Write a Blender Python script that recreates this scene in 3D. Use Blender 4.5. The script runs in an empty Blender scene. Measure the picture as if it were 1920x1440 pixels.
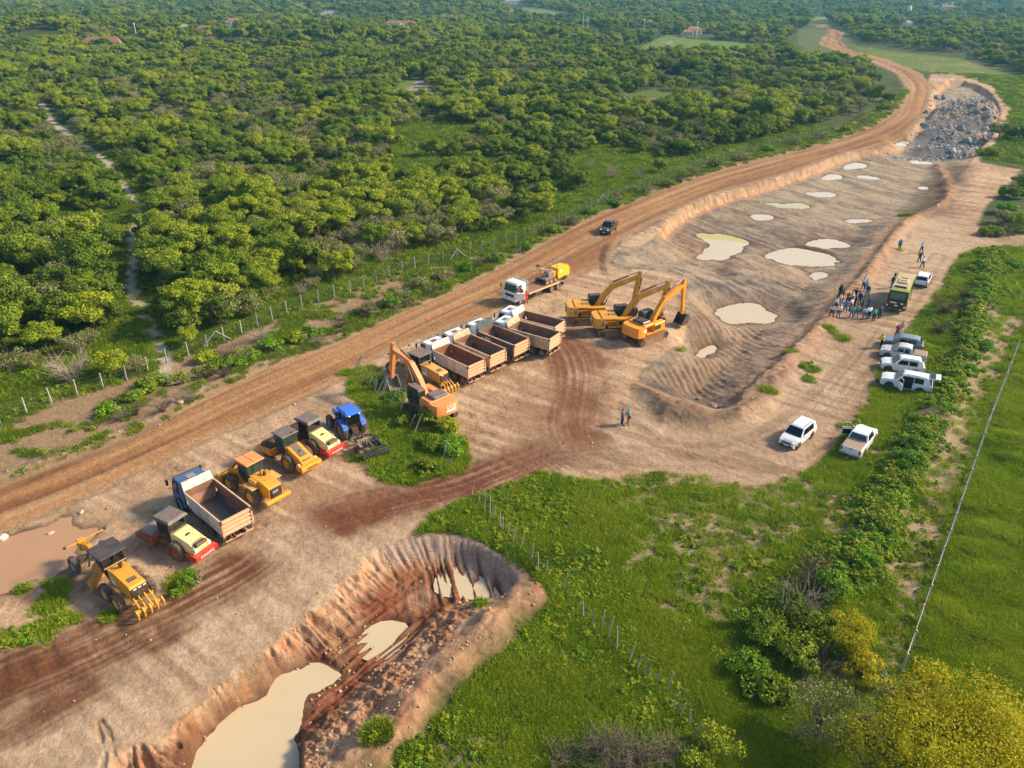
import bpy, math, random
import numpy as np
from mathutils import Vector, Matrix
random.seed(7)
RNG = np.random.default_rng(11)
S = bpy.context.scene
COL = S.collection
# ---------------------------------------------------------------- camera, sky, sun, exposure
CF, CTH, CH = 1436.0, math.radians(28.2), 38.0
cd = bpy.data.cameras.new('camera'); cam = bpy.data.objects.new('camera', cd); COL.objects.link(cam)
cam.location = (0, 0, CH); cam.rotation_euler = (math.radians(90) - CTH, 0, 0)
cd.sensor_width = 36.0; cd.lens = CF / 1920 * 36.0; cd.clip_start = 0.5; cd.clip_end = 9000
S.camera = cam
SUN_AZ, SUN_EL = math.radians(9), math.radians(33)
w = bpy.data.worlds.new('World'); S.world = w; w.use_nodes = True
nt = w.node_tree; bg = nt.nodes['Background']; sky = nt.nodes.new('ShaderNodeTexSky')
sky.sky_type = 'NISHITA'; sky.sun_disc = False; sky.sun_elevation = SUN_EL
sky.sun_rotation = math.pi / 2 - SUN_AZ; sky.dust_density = 2.0; sky.air_density = 1.0
nt.links.new(sky.outputs[0], bg.inputs[0]); bg.inputs[1].default_value = 0.125
sd_ = bpy.data.lights.new('sun', 'SUN'); sd_.energy = 3.9; sd_.angle = math.radians(8); sd_.color = (1.0, 0.83, 0.61)
sun = bpy.data.objects.new('sun', sd_); COL.objects.link(sun)
dv = Vector((math.cos(SUN_AZ) * math.cos(SUN_EL), math.sin(SUN_AZ) * math.cos(SUN_EL), math.sin(SUN_EL)))
sun.rotation_euler = dv.to_track_quat('Z', 'Y').to_euler(); sun.location = (60, 20, 80)
vs = S.view_settings; vs.view_transform = 'Standard'; vs.look = 'None'; vs.gamma = 1.0; vs.use_curve_mapping = False
vs.exposure = 0.82
S.cycles.max_bounces = 5; S.cycles.diffuse_bounces = 2; S.cycles.glossy_bounces = 2
S.cycles.transmission_bounces = 2; S.cycles.transparent_max_bounces = 4; S.cycles.use_adaptive_sampling = True
S.cycles.volume_bounces = 0

# ---------------------------------------------------------------- geometry of the photograph
def GP(pts, z=0.0):
    """points of the photograph (1920x1440) -> where their sight lines meet the level z"""
    p = np.atleast_2d(np.asarray(pts, float))
    u = (p[:, 0] - 960) / CF; v = (p[:, 1] - 720) / CF
    dz = -math.sin(CTH) - v * math.cos(CTH); dy = math.cos(CTH) - v * math.sin(CTH)
    t = (np.asarray(z) - CH) / dz
    return np.stack([u * t, dy * t], 1)
def g1(x, y, z=0.0):
    q = GP([(x, y)], z)[0]; return float(q[0]), float(q[1])
def to_px(X, Y, Z):
    zc = Y * math.cos(CTH) + (CH - Z) * math.sin(CTH)
    yc = -Y * math.sin(CTH) + (CH - Z) * math.cos(CTH)
    return 960 + CF * X / zc, 720 + CF * yc / zc
def lin(c):
    c = np.asarray(c, float) / 255.0
    return np.where(c <= 0.04045, c / 12.92, ((c + 0.055) / 1.055) ** 2.4)
def sstep(a, b, x):
    t = np.clip((x - a) / (b - a), 0, 1); return t * t * (3 - 2 * t)
def _h(ix, iy, s):
    n = (ix.astype(np.int64) * 374761393 + iy.astype(np.int64) * 668265263 + s * 974634777) & 0x7fffffff
    n = ((n ^ (n >> 13)) * 1274126177) & 0x7fffffff
    n = n ^ (n >> 16)
    return (n & 0xffff) / 32767.5 - 1.0
def noise(x, y, s=0):
    x = np.asarray(x, float); y = np.asarray(y, float)
    ix = np.floor(x); iy = np.floor(y); fx = x - ix; fy = y - iy
    fx = fx * fx * (3 - 2 * fx); fy = fy * fy * (3 - 2 * fy)
    a = _h(ix, iy, s); b = _h(ix + 1, iy, s); c = _h(ix, iy + 1, s); d = _h(ix + 1, iy + 1, s)
    return (a + (b - a) * fx) * (1 - fy) + (c + (d - c) * fx) * fy
def fbm(x, y, o=4, s=0, g=0.5):
    r = 0; a = 1.0; t = 0
    for i in range(o):
        r = r + a * noise(x * 2 ** i + 17.3 * i, y * 2 ** i - 9.1 * i, s + i); t += a; a *= g
    return r / t
def sdf(poly, X, Y, m=6.0):
    """signed distance, + inside, clamped at -m outside"""
    poly = np.asarray(poly, float); out = np.full(X.shape, -float(m))
    lo = poly.min(0) - m; hi = poly.max(0) + m
    k = np.where((X > lo[0]) & (X < hi[0]) & (Y > lo[1]) & (Y < hi[1]))[0]
    if len(k) == 0: return out
    x = X[k]; y = Y[k]; d = np.full(x.shape, 1e9); ins = np.zeros(x.shape, bool)
    n = len(poly)
    for i in range(n):
        a = poly[i]; b = poly[(i + 1) % n]; e = b - a; L = e @ e + 1e-12
        t = np.clip(((x - a[0]) * e[0] + (y - a[1]) * e[1]) / L, 0, 1)
        d = np.minimum(d, (x - a[0] - t * e[0]) ** 2 + (y - a[1] - t * e[1]) ** 2)
        if a[1] != b[1]:
            c = ((a[1] > y) != (b[1] > y)) & (x < (b[0] - a[0]) * (y - a[1]) / (b[1] - a[1]) + a[0])
            ins ^= c
    d = np.sqrt(d); out[k] = np.maximum(np.where(ins, d, -d), -m); return out
def pline(pl, X, Y):
    """distance, arc length, signed offset (+ = left of travel) to a polyline"""
    pl = np.asarray(pl, float); d = np.full(X.shape, 1e18); s = np.zeros(X.shape); t_ = np.zeros(X.shape); acc = 0
    for i in range(len(pl) - 1):
        a = pl[i]; e = pl[i + 1] - a; L = math.hypot(*e); e = e / L
        q = np.clip((X - a[0]) * e[0] + (Y - a[1]) * e[1], 0, L)
        dx = X - a[0] - q * e[0]; dy = Y - a[1] - q * e[1]; dd = dx * dx + dy * dy
        k = dd < d
        d = np.where(k, dd, d); s = np.where(k, acc + q, s)
        sg = e[0] * (Y - a[1]) - e[1] * (X - a[0]); t_ = np.where(k, np.sign(sg), t_)
        acc += L
    d = np.sqrt(d); return d, s, d * t_
def smooth_line(pts, n=3):
    p = np.asarray(pts, float)
    for _ in range(n):
        q = [p[0]]
        for i in range(len(p) - 1):
            q += [p[i] * .75 + p[i + 1] * .25, p[i] * .25 + p[i + 1] * .75]
        q.append(p[-1]); p = np.array(q)
    return p
def smooth_poly(pts, n=2):
    p = np.asarray(pts, float)
    for _ in range(n):
        r = np.roll(p, -1, 0); p = np.stack([p * .75 + r * .25, p * .25 + r * .75], 1).reshape(-1, 2)
    return p

# ---------------------------------------------------------------- naming
def tag(o, label=None, cat=None, group=None, kind=None):
    if label: o['label'] = label
    if cat: o['category'] = cat
    if group: o['group'] = group
    if kind: o['kind'] = kind
    return o
def thing(name, label, cat, loc=(0, 0, 0), rz=0.0, group=None):
    o = bpy.data.objects.new(name, None); o.empty_display_size = 0.2; COL.objects.link(o)
    o.location = loc; o.rotation_euler = (0, 0, rz)
    return tag(o, label, cat, group)
def link(name, me, parent=None):
    o = bpy.data.objects.new(name, me); COL.objects.link(o)
    if parent is not None: o.parent = parent
    return o
def copy_tree(o, parent=None):
    c = o.copy(); COL.objects.link(c)
    if parent is not None: c.parent = parent
    for ch in list(o.children): copy_tree(ch, c)
    return c

# ---------------------------------------------------------------- materials
MATS = {}
def mat(name, col, rough=0.6, metal=0.0, dirt=0.0, dirtcol=(150, 118, 90), dscale=1.6, spec=0.4, coat=0.0, grain=0.12):
    if name in MATS: return MATS[name]
    m = bpy.data.materials.new(name); m.use_nodes = True; t = m.node_tree; b = t.nodes['Principled BSDF']
    c = lin(col); b.inputs['Roughness'].default_value = rough; b.inputs['Metallic'].default_value = metal
    b.inputs['Specular IOR Level'].default_value = spec
    if coat: b.inputs['Coat Weight'].default_value = coat; b.inputs['Coat Roughness'].default_value = 0.1
    tc = t.nodes.new('ShaderNodeTexCoord')
    n = t.nodes.new('ShaderNodeTexNoise'); n.inputs['Scale'].default_value = dscale; n.inputs['Detail'].default_value = 6
    n.inputs['Roughness'].default_value = 0.65
    t.links.new(tc.outputs['Object'], n.inputs['Vector'])
    r = t.nodes.new('ShaderNodeMapRange'); r.inputs['From Min'].default_value = 0.35; r.inputs['From Max'].default_value = 0.72
    t.links.new(n.outputs['Fac'], r.inputs['Value'])
    r.inputs['To Max'].default_value = min(1.0, dirt * 1.35)
    mx = t.nodes.new('ShaderNodeMix'); mx.data_type = 'RGBA'
    mx.inputs['A'].default_value = (*c, 1); mx.inputs['B'].default_value = (*lin(dirtcol), 1)
    t.links.new(r.outputs[0], mx.inputs['Factor'])
    if dirt:                                        # dust settles on what faces up
        ge = t.nodes.new('ShaderNodeNewGeometry'); sx = t.nodes.new('ShaderNodeSeparateXYZ'); t.links.new(ge.outputs['Normal'], sx.inputs[0])
        ru = t.nodes.new('ShaderNodeMapRange'); ru.inputs['From Min'].default_value = .25; ru.inputs['From Max'].default_value = 1.0; ru.inputs['To Max'].default_value = min(.55, dirt * .7); t.links.new(sx.outputs[2], ru.inputs['Value'])
        nm = t.nodes.new('ShaderNodeMath'); nm.operation = 'MULTIPLY'; t.links.new(ru.outputs[0], nm.inputs[0]); n3 = t.nodes.new('ShaderNodeTexNoise'); n3.inputs['Scale'].default_value = 3.1; n3.inputs['Detail'].default_value = 5; t.links.new(tc.outputs['Object'], n3.inputs['Vector']); t.links.new(n3.outputs['Fac'], nm.inputs[1])
        ad = t.nodes.new('ShaderNodeMath'); ad.operation = 'ADD'; ad.use_clamp = True; t.links.new(r.outputs[0], ad.inputs[0]); t.links.new(nm.outputs[0], ad.inputs[1]); t.links.new(ad.outputs[0], mx.inputs['Factor'])
    n2 = t.nodes.new('ShaderNodeTexNoise'); n2.inputs['Scale'].default_value = 9; n2.inputs['Detail'].default_value = 3
    t.links.new(tc.outputs['Object'], n2.inputs['Vector'])
    hs = t.nodes.new('ShaderNodeHueSaturation')
    r2 = t.nodes.new('ShaderNodeMapRange'); r2.inputs['To Min'].default_value = 1 - grain * 2; r2.inputs['To Max'].default_value = 1 + grain * 2
    t.links.new(n2.outputs['Fac'], r2.inputs['Value']); t.links.new(r2.outputs[0], hs.inputs['Value'])
    t.links.new(mx.outputs['Result'], hs.inputs['Color']); t.links.new(hs.outputs[0], b.inputs['Base Color'])
    MATS[name] = m; return m
def leaf_mat(name, cols, trans=0.25, var=0.24):
    """foliage: colour picked per plant, tinted per leaf"""
    m = bpy.data.materials.new(name); m.use_nodes = True; t = m.node_tree; b = t.nodes['Principled BSDF']
    b.inputs['Roughness'].default_value = 0.65; b.inputs['Specular IOR Level'].default_value = 0.2
    oi = t.nodes.new('ShaderNodeObjectInfo'); cr = t.nodes.new('ShaderNodeValToRGB'); cr.color_ramp.interpolation = 'LINEAR'
    el = cr.color_ramp.elements
    while len(el) < len(cols): el.new(0.5)
    for i, c in enumerate(cols):
        el[i].position = i / (len(cols) - 1); el[i].color = (*lin(c), 1)
    t.links.new(oi.outputs['Random'], cr.inputs[0])
    at = t.nodes.new('ShaderNodeAttribute'); at.attribute_name = 'tint'
    hs = t.nodes.new('ShaderNodeHueSaturation')
    r = t.nodes.new('ShaderNodeMapRange'); r.inputs['To Min'].default_value = 1 - var; r.inputs['To Max'].default_value = 1 + var
    t.links.new(at.outputs['Fac'], r.inputs['Value']); t.links.new(r.outputs[0], hs.inputs['Value'])
    r3 = t.nodes.new('ShaderNodeMapRange'); r3.inputs['To Min'].default_value = 0.515; r3.inputs['To Max'].default_value = 0.485
    t.links.new(at.outputs['Fac'], r3.inputs['Value']); t.links.new(r3.outputs[0], hs.inputs['Hue'])
    t.links.new(cr.outputs[0], hs.inputs['Color']); t.links.new(hs.outputs[0], b.inputs['Base Color'])
    tr = t.nodes.new('ShaderNodeBsdfTranslucent'); t.links.new(hs.outputs[0], tr.inputs['Color'])
    mix = t.nodes.new('ShaderNodeMixShader'); mix.inputs[0].default_value = trans
    t.links.new(b.outputs[0], mix.inputs[1]); t.links.new(tr.outputs[0], mix.inputs[2])
    t.links.new(mix.outputs[0], t.nodes['Material Output'].inputs['Surface'])
    return m

# ---------------------------------------------------------------- mesh builder
def Rm(rx=0, ry=0, rz=0):
    return np.array((Matrix.Rotation(rz, 3, 'Z') @ Matrix.Rotation(ry, 3, 'Y') @ Matrix.Rotation(rx, 3, 'X')))
class MB:
    def __init__(s): s.v = []; s.f = []
    def add(s, vs, fs):
        o = len(s.v); s.v += [tuple(map(float, p)) for p in vs]; s.f += [tuple(i + o for i in q) for q in fs]; return s
    def box(s, c, d, r=None, top=(1, 1), ch=0.0):
        x, y, z = [a / 2 for a in d]; tx, ty = top
        if ch > 0:
            q = []
            for zz, ins, sx, sy in ((-z, ch, 1, 1), (-z + ch, 0, 1, 1), (z - ch, 0, tx, ty), (z, ch, tx, ty)):
                X = x * sx - ins; Y = y * sy - ins; k = ch if ins == 0 else ch * .4
                X = max(X, k * 1.01); Y = max(Y, k * 1.01)
                q += [(X, Y - k, zz), (X - k, Y, zz), (-X + k, Y, zz), (-X, Y - k, zz), (-X, -Y + k, zz), (-X + k, -Y, zz), (X - k, -Y, zz), (X, -Y + k, zz)]
            fs = [tuple(range(7, -1, -1)), tuple(range(24, 32))]
            for l in range(3):
                for i in range(8): j = (i + 1) % 8; fs.append((l * 8 + i, l * 8 + j, l * 8 + 8 + j, l * 8 + 8 + i))
        else:
            q = [(-x, -y, -z), (x, -y, -z), (x, y, -z), (-x, y, -z), (-x * tx, -y * ty, z), (x * tx, -y * ty, z), (x * tx, y * ty, z), (-x * tx, y * ty, z)]
            fs = [(3, 2, 1, 0), (4, 5, 6, 7), (0, 1, 5, 4), (1, 2, 6, 5), (2, 3, 7, 6), (3, 0, 4, 7)]
        q = np.array(q)
        if r is not None: q = q @ np.asarray(r).T
        return s.add(q + np.array(c), fs)
    def prism(s, prof, y0, y1):
        """profile of (x,z) extruded along y"""
        n = len(prof); vs = [(p[0], y0, p[1]) for p in prof] + [(p[0], y1, p[1]) for p in prof]
        fs = [tuple(range(n)), tuple(range(2 * n - 1, n - 1, -1))]
        for i in range(n): j = (i + 1) % n; fs.append((j, i, n + i, n + j))
        return s.add(vs, fs)
    def loft(s, prof):
        """closed profile of (x,z,halfwidth): mirrored across y"""
        n = len(prof); vs = [(p[0], -p[2], p[1]) for p in prof] + [(p[0], p[2], p[1]) for p in prof]
        fs = [tuple(range(n)), tuple(range(2 * n - 1, n - 1, -1))]
        for i in range(n): j = (i + 1) % n; fs.append((j, i, n + i, n + j))
        return s.add(vs, fs)
    def cyl(s, a, b, r0, r1=None, n=10, cap=True):
        r1 = r0 if r1 is None else r1; a = np.array(a, float); b = np.array(b, float); d = b - a; L = np.linalg.norm(d); d = d / (L + 1e-9)
        u = np.cross(d, (0, 0, 1.0)); 
        if np.linalg.norm(u) < 1e-3: u = np.array((1.0, 0, 0))
        u = u / np.linalg.norm(u); w = np.cross(d, u); vs = []
        for c, r in ((a, r0), (b, r1)):
            for i in range(n):
                t = 2 * math.pi * i / n; vs.append(c + r * (math.cos(t) * u + math.sin(t) * w))
        fs = [(i, (i + 1) % n, n + (i + 1) % n, n + i) for i in range(n)]
        if cap: fs += [tuple(range(n - 1, -1, -1)), tuple(range(n, 2 * n))]
        return s.add(vs, fs)
    def tube(s, pts, r, n=6):
        rs = r if hasattr(r, '__len__') else [r] * len(pts)
        P = [np.array(p, float) for p in pts]; vs = []
        for i, p in enumerate(P):
            d = P[min(i + 1, len(P) - 1)] - P[max(i - 1, 0)]; d = d / (np.linalg.norm(d) + 1e-9)
            u = np.cross(d, (0.13, 0.2, 1.0)); u = u / (np.linalg.norm(u) + 1e-9); w = np.cross(d, u)
            for k in range(n):
                t = 2 * math.pi * k / n; vs.append(p + rs[i] * (math.cos(t) * u + math.sin(t) * w))
        fs = []
        for i in range(len(P) - 1):
            for k in range(n): j = (k + 1) % n; fs.append((i * n + k, i * n + j, i * n + n + j, i * n + n + k))
        fs += [tuple(range(n - 1, -1, -1)), tuple(range((len(P) - 1) * n, len(P) * n))]
        return s.add(vs, fs)
    def lathe(s, prof, c, axis='y', n=18):
        """prof (r, h) revolved round axis through c"""
        vs = []; m = len(prof)
        for r, h in prof:
            for i in range(n):
                t = 2 * math.pi * i / n; a, b = r * math.cos(t), r * math.sin(t)
                vs.append({'y': (a, h, b), 'x': (h, a, b), 'z': (a, b, h)}[axis])
        fs = []
        for i in range(m - 1):
            for k in range(n): j = (k + 1) % n; fs.append((i * n + k, i * n + j, i * n + n + j, i * n + n + k))
        return s.add(np.array(vs) + np.array(c), fs)
    def panel(s, pts, t=0.02, out=(0, 0, 1)):
        """thin plate standing proud of a surface"""
        p = np.array(pts, float); o = np.array(out, float); o = o / np.linalg.norm(o) * t; n = len(p)
        fs = [tuple(range(n - 1, -1, -1)), tuple(range(n, 2 * n))] + [(i, (i + 1) % n, n + (i + 1) % n, n + i) for i in range(n)]
        return s.add(np.concatenate([p - o * .5, p + o]), fs)
    def mesh(s, name, m=None, smooth=False):
        me = bpy.data.meshes.new(name); me.from_pydata(s.v, [], s.f)
        if m is not None: me.materials.append(m)
        me.validate(); 
        import bmesh
        bm = bmesh.new(); bm.from_mesh(me); bmesh.ops.recalc_face_normals(bm, faces=bm.faces); bm.to_mesh(me); bm.free()
        if smooth:
            me.polygons.foreach_set('use_smooth', np.ones(len(me.polygons), bool)); me.set_sharp_from_angle(angle=math.radians(38))
        return me
    def build(s, name, m, parent=None, smooth=False, label=None):
        o = link(name, s.mesh(name, m, smooth), parent)
        if label: o['label'] = label
        return o
def fast_mesh(name, V, F, mats=(), tint=None, smooth=False, midx=None):
    """V (n,3), F (m,4) or (m,3) numpy arrays"""
    V = np.ascontiguousarray(V, np.float32); F = np.ascontiguousarray(F, np.int32); k = F.shape[1]
    me = bpy.data.meshes.new(name); me.vertices.add(len(V)); me.vertices.foreach_set('co', V.ravel())
    me.loops.add(F.size); me.loops.foreach_set('vertex_index', F.ravel())
    me.polygons.add(len(F)); me.polygons.foreach_set('loop_start', np.arange(0, F.size, k, dtype=np.int32))
    if midx is not None: me.polygons.foreach_set('material_index', np.asarray(midx, np.int32))
    if smooth: me.polygons.foreach_set('use_smooth', np.ones(len(F), bool))
    for m in mats: me.materials.append(m)
    if tint is not None:
        a = me.attributes.new('tint', 'FLOAT', 'FACE'); a.data.foreach_set('value', np.ascontiguousarray(tint, np.float32))
    me.update(calc_edges=True); return me
def rigid(px, loc):
    """ground position and heading that bring local points onto photograph points; both lists of (x,y,z)"""
    W = np.array([GP([p[:2]], p[2])[0] for p in px]); Lc = np.array([l[:2] for l in loc], float)
    cw, cl = W.mean(0), Lc.mean(0); a = W - cw; b = Lc - cl
    ang = math.atan2((b[:, 0] * a[:, 1] - b[:, 1] * a[:, 0]).sum(), (b * a).sum())
    c, s = math.cos(ang), math.sin(ang); R = np.array([[c, -s], [s, c]]); t = cw - R @ cl
    return float(t[0]), float(t[1]), ang
# ================================================================ TERRAIN
K_ALB = 0.62
def C(*c): return lin(c) * K_ALB
xs = np.concatenate([np.arange(-900, -60, 40), np.arange(-60, 1980, 3.0), np.arange(1980, 2860, 40)])
ys = np.concatenate([np.arange(-40, -14, 2.0), np.arange(-14, 1462, 2.0), np.arange(1462, 2500, 25)])
NX, NY = len(xs), len(ys)
gx, gy = np.meshgrid(xs, ys); W0 = GP(np.stack([gx.ravel(), gy.ravel()], 1)); X = W0[:, 0]; Y = W0[:, 1]
DIST = np.hypot(X, Y)
# ---- outlines, traced as ground positions
ROAD_UP = [(-300, 1010), (-60, 925), (0, 905), (100, 868), (213, 828), (300, 790), (400, 732), (500, 687), (567, 663), (633, 640), (700, 610), (760, 583), (845, 543), (960, 488), (1030, 448), (1100, 410), (1200, 371), (1270, 346), (1350, 317), (1440, 296), (1550, 270), (1640, 235), (1690, 195), (1703, 165), (1688, 142), (1640, 119), (1580, 100), (1540, 85), (1545, 70), (1560, 58), (1530, 46)]
ROAD_DN = [(1545, 44), (1582, 60), (1575, 76), (1590, 92), (1665, 113), (1728, 138), (1748, 165), (1738, 200), (1702, 252), (1652, 278), (1590, 284), (1500, 318), (1400, 346), (1330, 366), (1250, 402), (1170, 445), (1125, 500), (1040, 540), (948, 580), (887, 600), (804, 630), (734, 655), (640, 712), (560, 755), (420, 812), (280, 880), (167, 934), (117, 957), (0, 1003), (-60, 1025), (-300, 1130)]
ROAD = GP(ROAD_UP + ROAD_DN)
ROAD_C = smooth_line(GP([(-300, 1070), (-60, 975), (0, 954), (120, 908), (240, 855), (350, 805), (460, 750), (600, 690), (690, 650), (780, 605), (870, 565), (960, 525), (1080, 455), (1140, 425), (1230, 386), (1340, 341), (1420, 320), (1550, 283), (1640, 256), (1700, 225), (1720, 195), (1725, 165), (1710, 142), (1655, 117), (1590, 97), (1562, 82), (1570, 62), (1540, 46)]), 2)
MAINPIT = smooth_poly(GP([(1135, 505), (1160, 462), (1215, 462), (1255, 405), (1330, 370), (1420, 346), (1510, 319), (1590, 285), (1650, 281), (1700, 262), (1745, 205), (1752, 165), (1790, 148), (1850, 165), (1878, 200), (1872, 240), (1830, 290), (1800, 330), (1760, 395), (1706, 408), (1672, 440), (1625, 505), (1570, 565), (1530, 610), (1480, 662), (1430, 705), (1395, 735), (1372, 772), (1335, 768), (1270, 748), (1200, 722), (1195, 700), (1235, 672), (1280, 640), (1290, 600), (1262, 570), (1290, 520), (1235, 505)]), 1)
PIT_SOFT = GP([(1120, 440), (1240, 440), (1420, 480), (1380, 640), (1240, 760), (1120, 760)])
_cr = GP([(1000, 1096), (972, 1117), (940, 1140), (884, 1196), (850, 1237), (790, 1279), (764, 1316), (711, 1380), (640, 1436), (560, 1540), (500, 1640)], 1.0)
BERM_NEAR = smooth_line(_cr, 1)
_tg = np.gradient(_cr, axis=0); _tg /= np.linalg.norm(_tg, axis=1)[:, None]; _nr = np.stack([_tg[:, 1], -_tg[:, 0]], 1); _nr *= np.sign(_nr[:, :1]) * -1
NEARPIT = smooth_poly(np.concatenate([GP([(150, 1500), (199, 1440), (311, 1361), (375, 1301), (469, 1249), (525, 1200), (555, 1170), (615, 1125), (640, 1100), (689, 1040), (749, 1009), (820, 1001), (887, 1009), (940, 1042), (985, 1066), (996, 1080)]), _cr[1:-1] + _nr[1:-1] * .8, GP([(400, 1640)])]), 1)
BERM_MAIN = smooth_line(GP([(1760, 300), (1778, 350), (1770, 385), (1712, 405), (1680, 440), (1632, 508), (1580, 568), (1538, 615), (1490, 668), (1440, 712), (1400, 742), (1374, 775)]), 1)
MOUND = GP([(1195, 725), (1245, 790), (1330, 803), (1430, 770), (1480, 700), (1440, 715), (1376, 782), (1330, 772)])
TRACK = smooth_poly(GP([(1706, 408), (1740, 395), (1800, 412), (1850, 430), (1930, 445), (1990, 450), (1990, 462), (1900, 458), (1825, 462), (1795, 478), (1768, 532), (1738, 575), (1702, 612), (1662, 655), (1640, 715), (1628, 765), (1575, 815), (1548, 862), (1475, 903), (1380, 914), (1300, 893), (1200, 873), (1140, 885), (1060, 880), (1010, 885), (905, 922), (805, 972), (778, 1000), (700, 1030), (600, 1120), (500, 1215), (380, 1290), (200, 1430), (60, 1540), (-300, 1560), (-300, 1320), (0, 1200), (300, 1080), (560, 960), (800, 880), (1000, 820), (1130, 780), (1200, 730), (1330, 790), (1440, 740), (1560, 600), (1640, 505)]), 1)
SITE = GP([(a, b - 16) for a, b in ROAD_DN[8:]] + [(-300, 1600), (400, 1680), (600, 1500), (760, 1330), (985, 1092), (985, 1066), (940, 1042), (887, 1009), (820, 1000), (770, 1003), (815, 962), (890, 927), (1010, 887), (1045, 893), (1120, 905), (1240, 885), (1310, 897), (1385, 917), (1478, 906), (1552, 865), (1580, 820), (1632, 765), (1646, 715), (1668, 655), (1706, 612), (1742, 575), (1772, 532), (1798, 482), (1828, 466), (1900, 462), (2000, 466), (2000, 446), (1860, 438), (1830, 430), (1850, 385), (1880, 360), (1915, 318), (1835, 303), (1890, 245), (1895, 205), (1860, 160), (1790, 140), (1745, 140)])
YARD = GP([(-300, 1130), (-60, 1025), (0, 1003), (167, 934), (420, 812), (640, 712), (804, 630), (948, 580), (1040, 540), (1125, 500), (1180, 460), (1300, 540), (1300, 640), (1200, 720), (1200, 873), (1060, 880), (1010, 885), (905, 922), (805, 972), (750, 1020), (600, 1120), (500, 1215), (200, 1430), (60, 1540), (-300, 1600)])
ISLAND = smooth_poly(GP([(655, 700), (690, 686), (715, 700), (745, 735), (775, 775), (850, 815), (884, 845), (872, 882), (800, 900), (720, 905), (690, 880), (700, 850), (705, 815), (690, 775), (655, 735)]), 1)
FIELD = smooth_poly(GP([(766, 1003), (815, 962), (890, 927), (1010, 887), (1045, 893), (1120, 905), (1240, 885), (1310, 897), (1385, 917), (1478, 906), (1552, 865), (1580, 820), (1632, 765), (1646, 715), (1668, 655), (1706, 612), (1742, 575), (1772, 532), (1798, 482), (1828, 466), (1900, 462), (1990, 470), (2600, 480), (2600, 1700), (600, 1700), (760, 1500), (800, 1400), (842, 1345), (866, 1312), (885, 1280), (926, 1258), (970, 1198), (1018, 1162), (1042, 1126), (1010, 1076), (955, 1036), (890, 1000), (820, 992)]), 1)
FIELD_R = GP([(1900, 655), (1835, 860), (1775, 1000), (1690, 1265), (1600, 1500), (2700, 1500), (2700, 500), (1935, 600)])
UPRIGHT = GP([(1650, 120), (1760, 138), (1850, 160), (1892, 205), (1885, 240), (1840, 290), (1835, 300), (1900, 305), (1960, 312), (2400, 312), (2400, 215), (1920, 150), (1800, 110), (1700, 100), (1600, 88), (1600, 98)])
SHRUB_R = GP([(1920, 318), (1905, 335), (1880, 360), (1850, 385), (1830, 430), (1860, 440), (2000, 448), (2400, 450), (2400, 320)])
FENCE_L = GP([(-300, 905), (-60, 818), (0, 795), (47, 777), (95, 757), (141, 741), (185, 731), (226, 717), (268, 702), (305, 683), (342, 672), (377, 660), (410, 643), (442, 631), (474, 618), (502, 604), (555, 580), (610, 563), (660, 548), (720, 524), (790, 500), (860, 485), (950, 460), (1040, 425), (1100, 395), (1150, 368), (1200, 352), (1260, 332), (1320, 308), (1400, 285), (1480, 268), (1545, 250), (1600, 225)])
PATH = smooth_line(GP([(60, 170), (85, 205), (92, 225), (140, 262), (195, 295), (215, 325), (250, 370), (262, 400), (252, 440), (250, 490), (240, 530), (258, 570), (285, 615), (305, 660), (318, 690), (300, 705)]), 1)
MEADOW = GP([(1010, 440), (1080, 395), (1180, 350), (1290, 318), (1270, 300), (1200, 300), (1150, 275), (1100, 270), (1090, 320), (1110, 350), (1060, 380), (1000, 405), (975, 440)])
def W(pts, z=0.0): return smooth_poly(GP(pts, z), 1)
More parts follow.
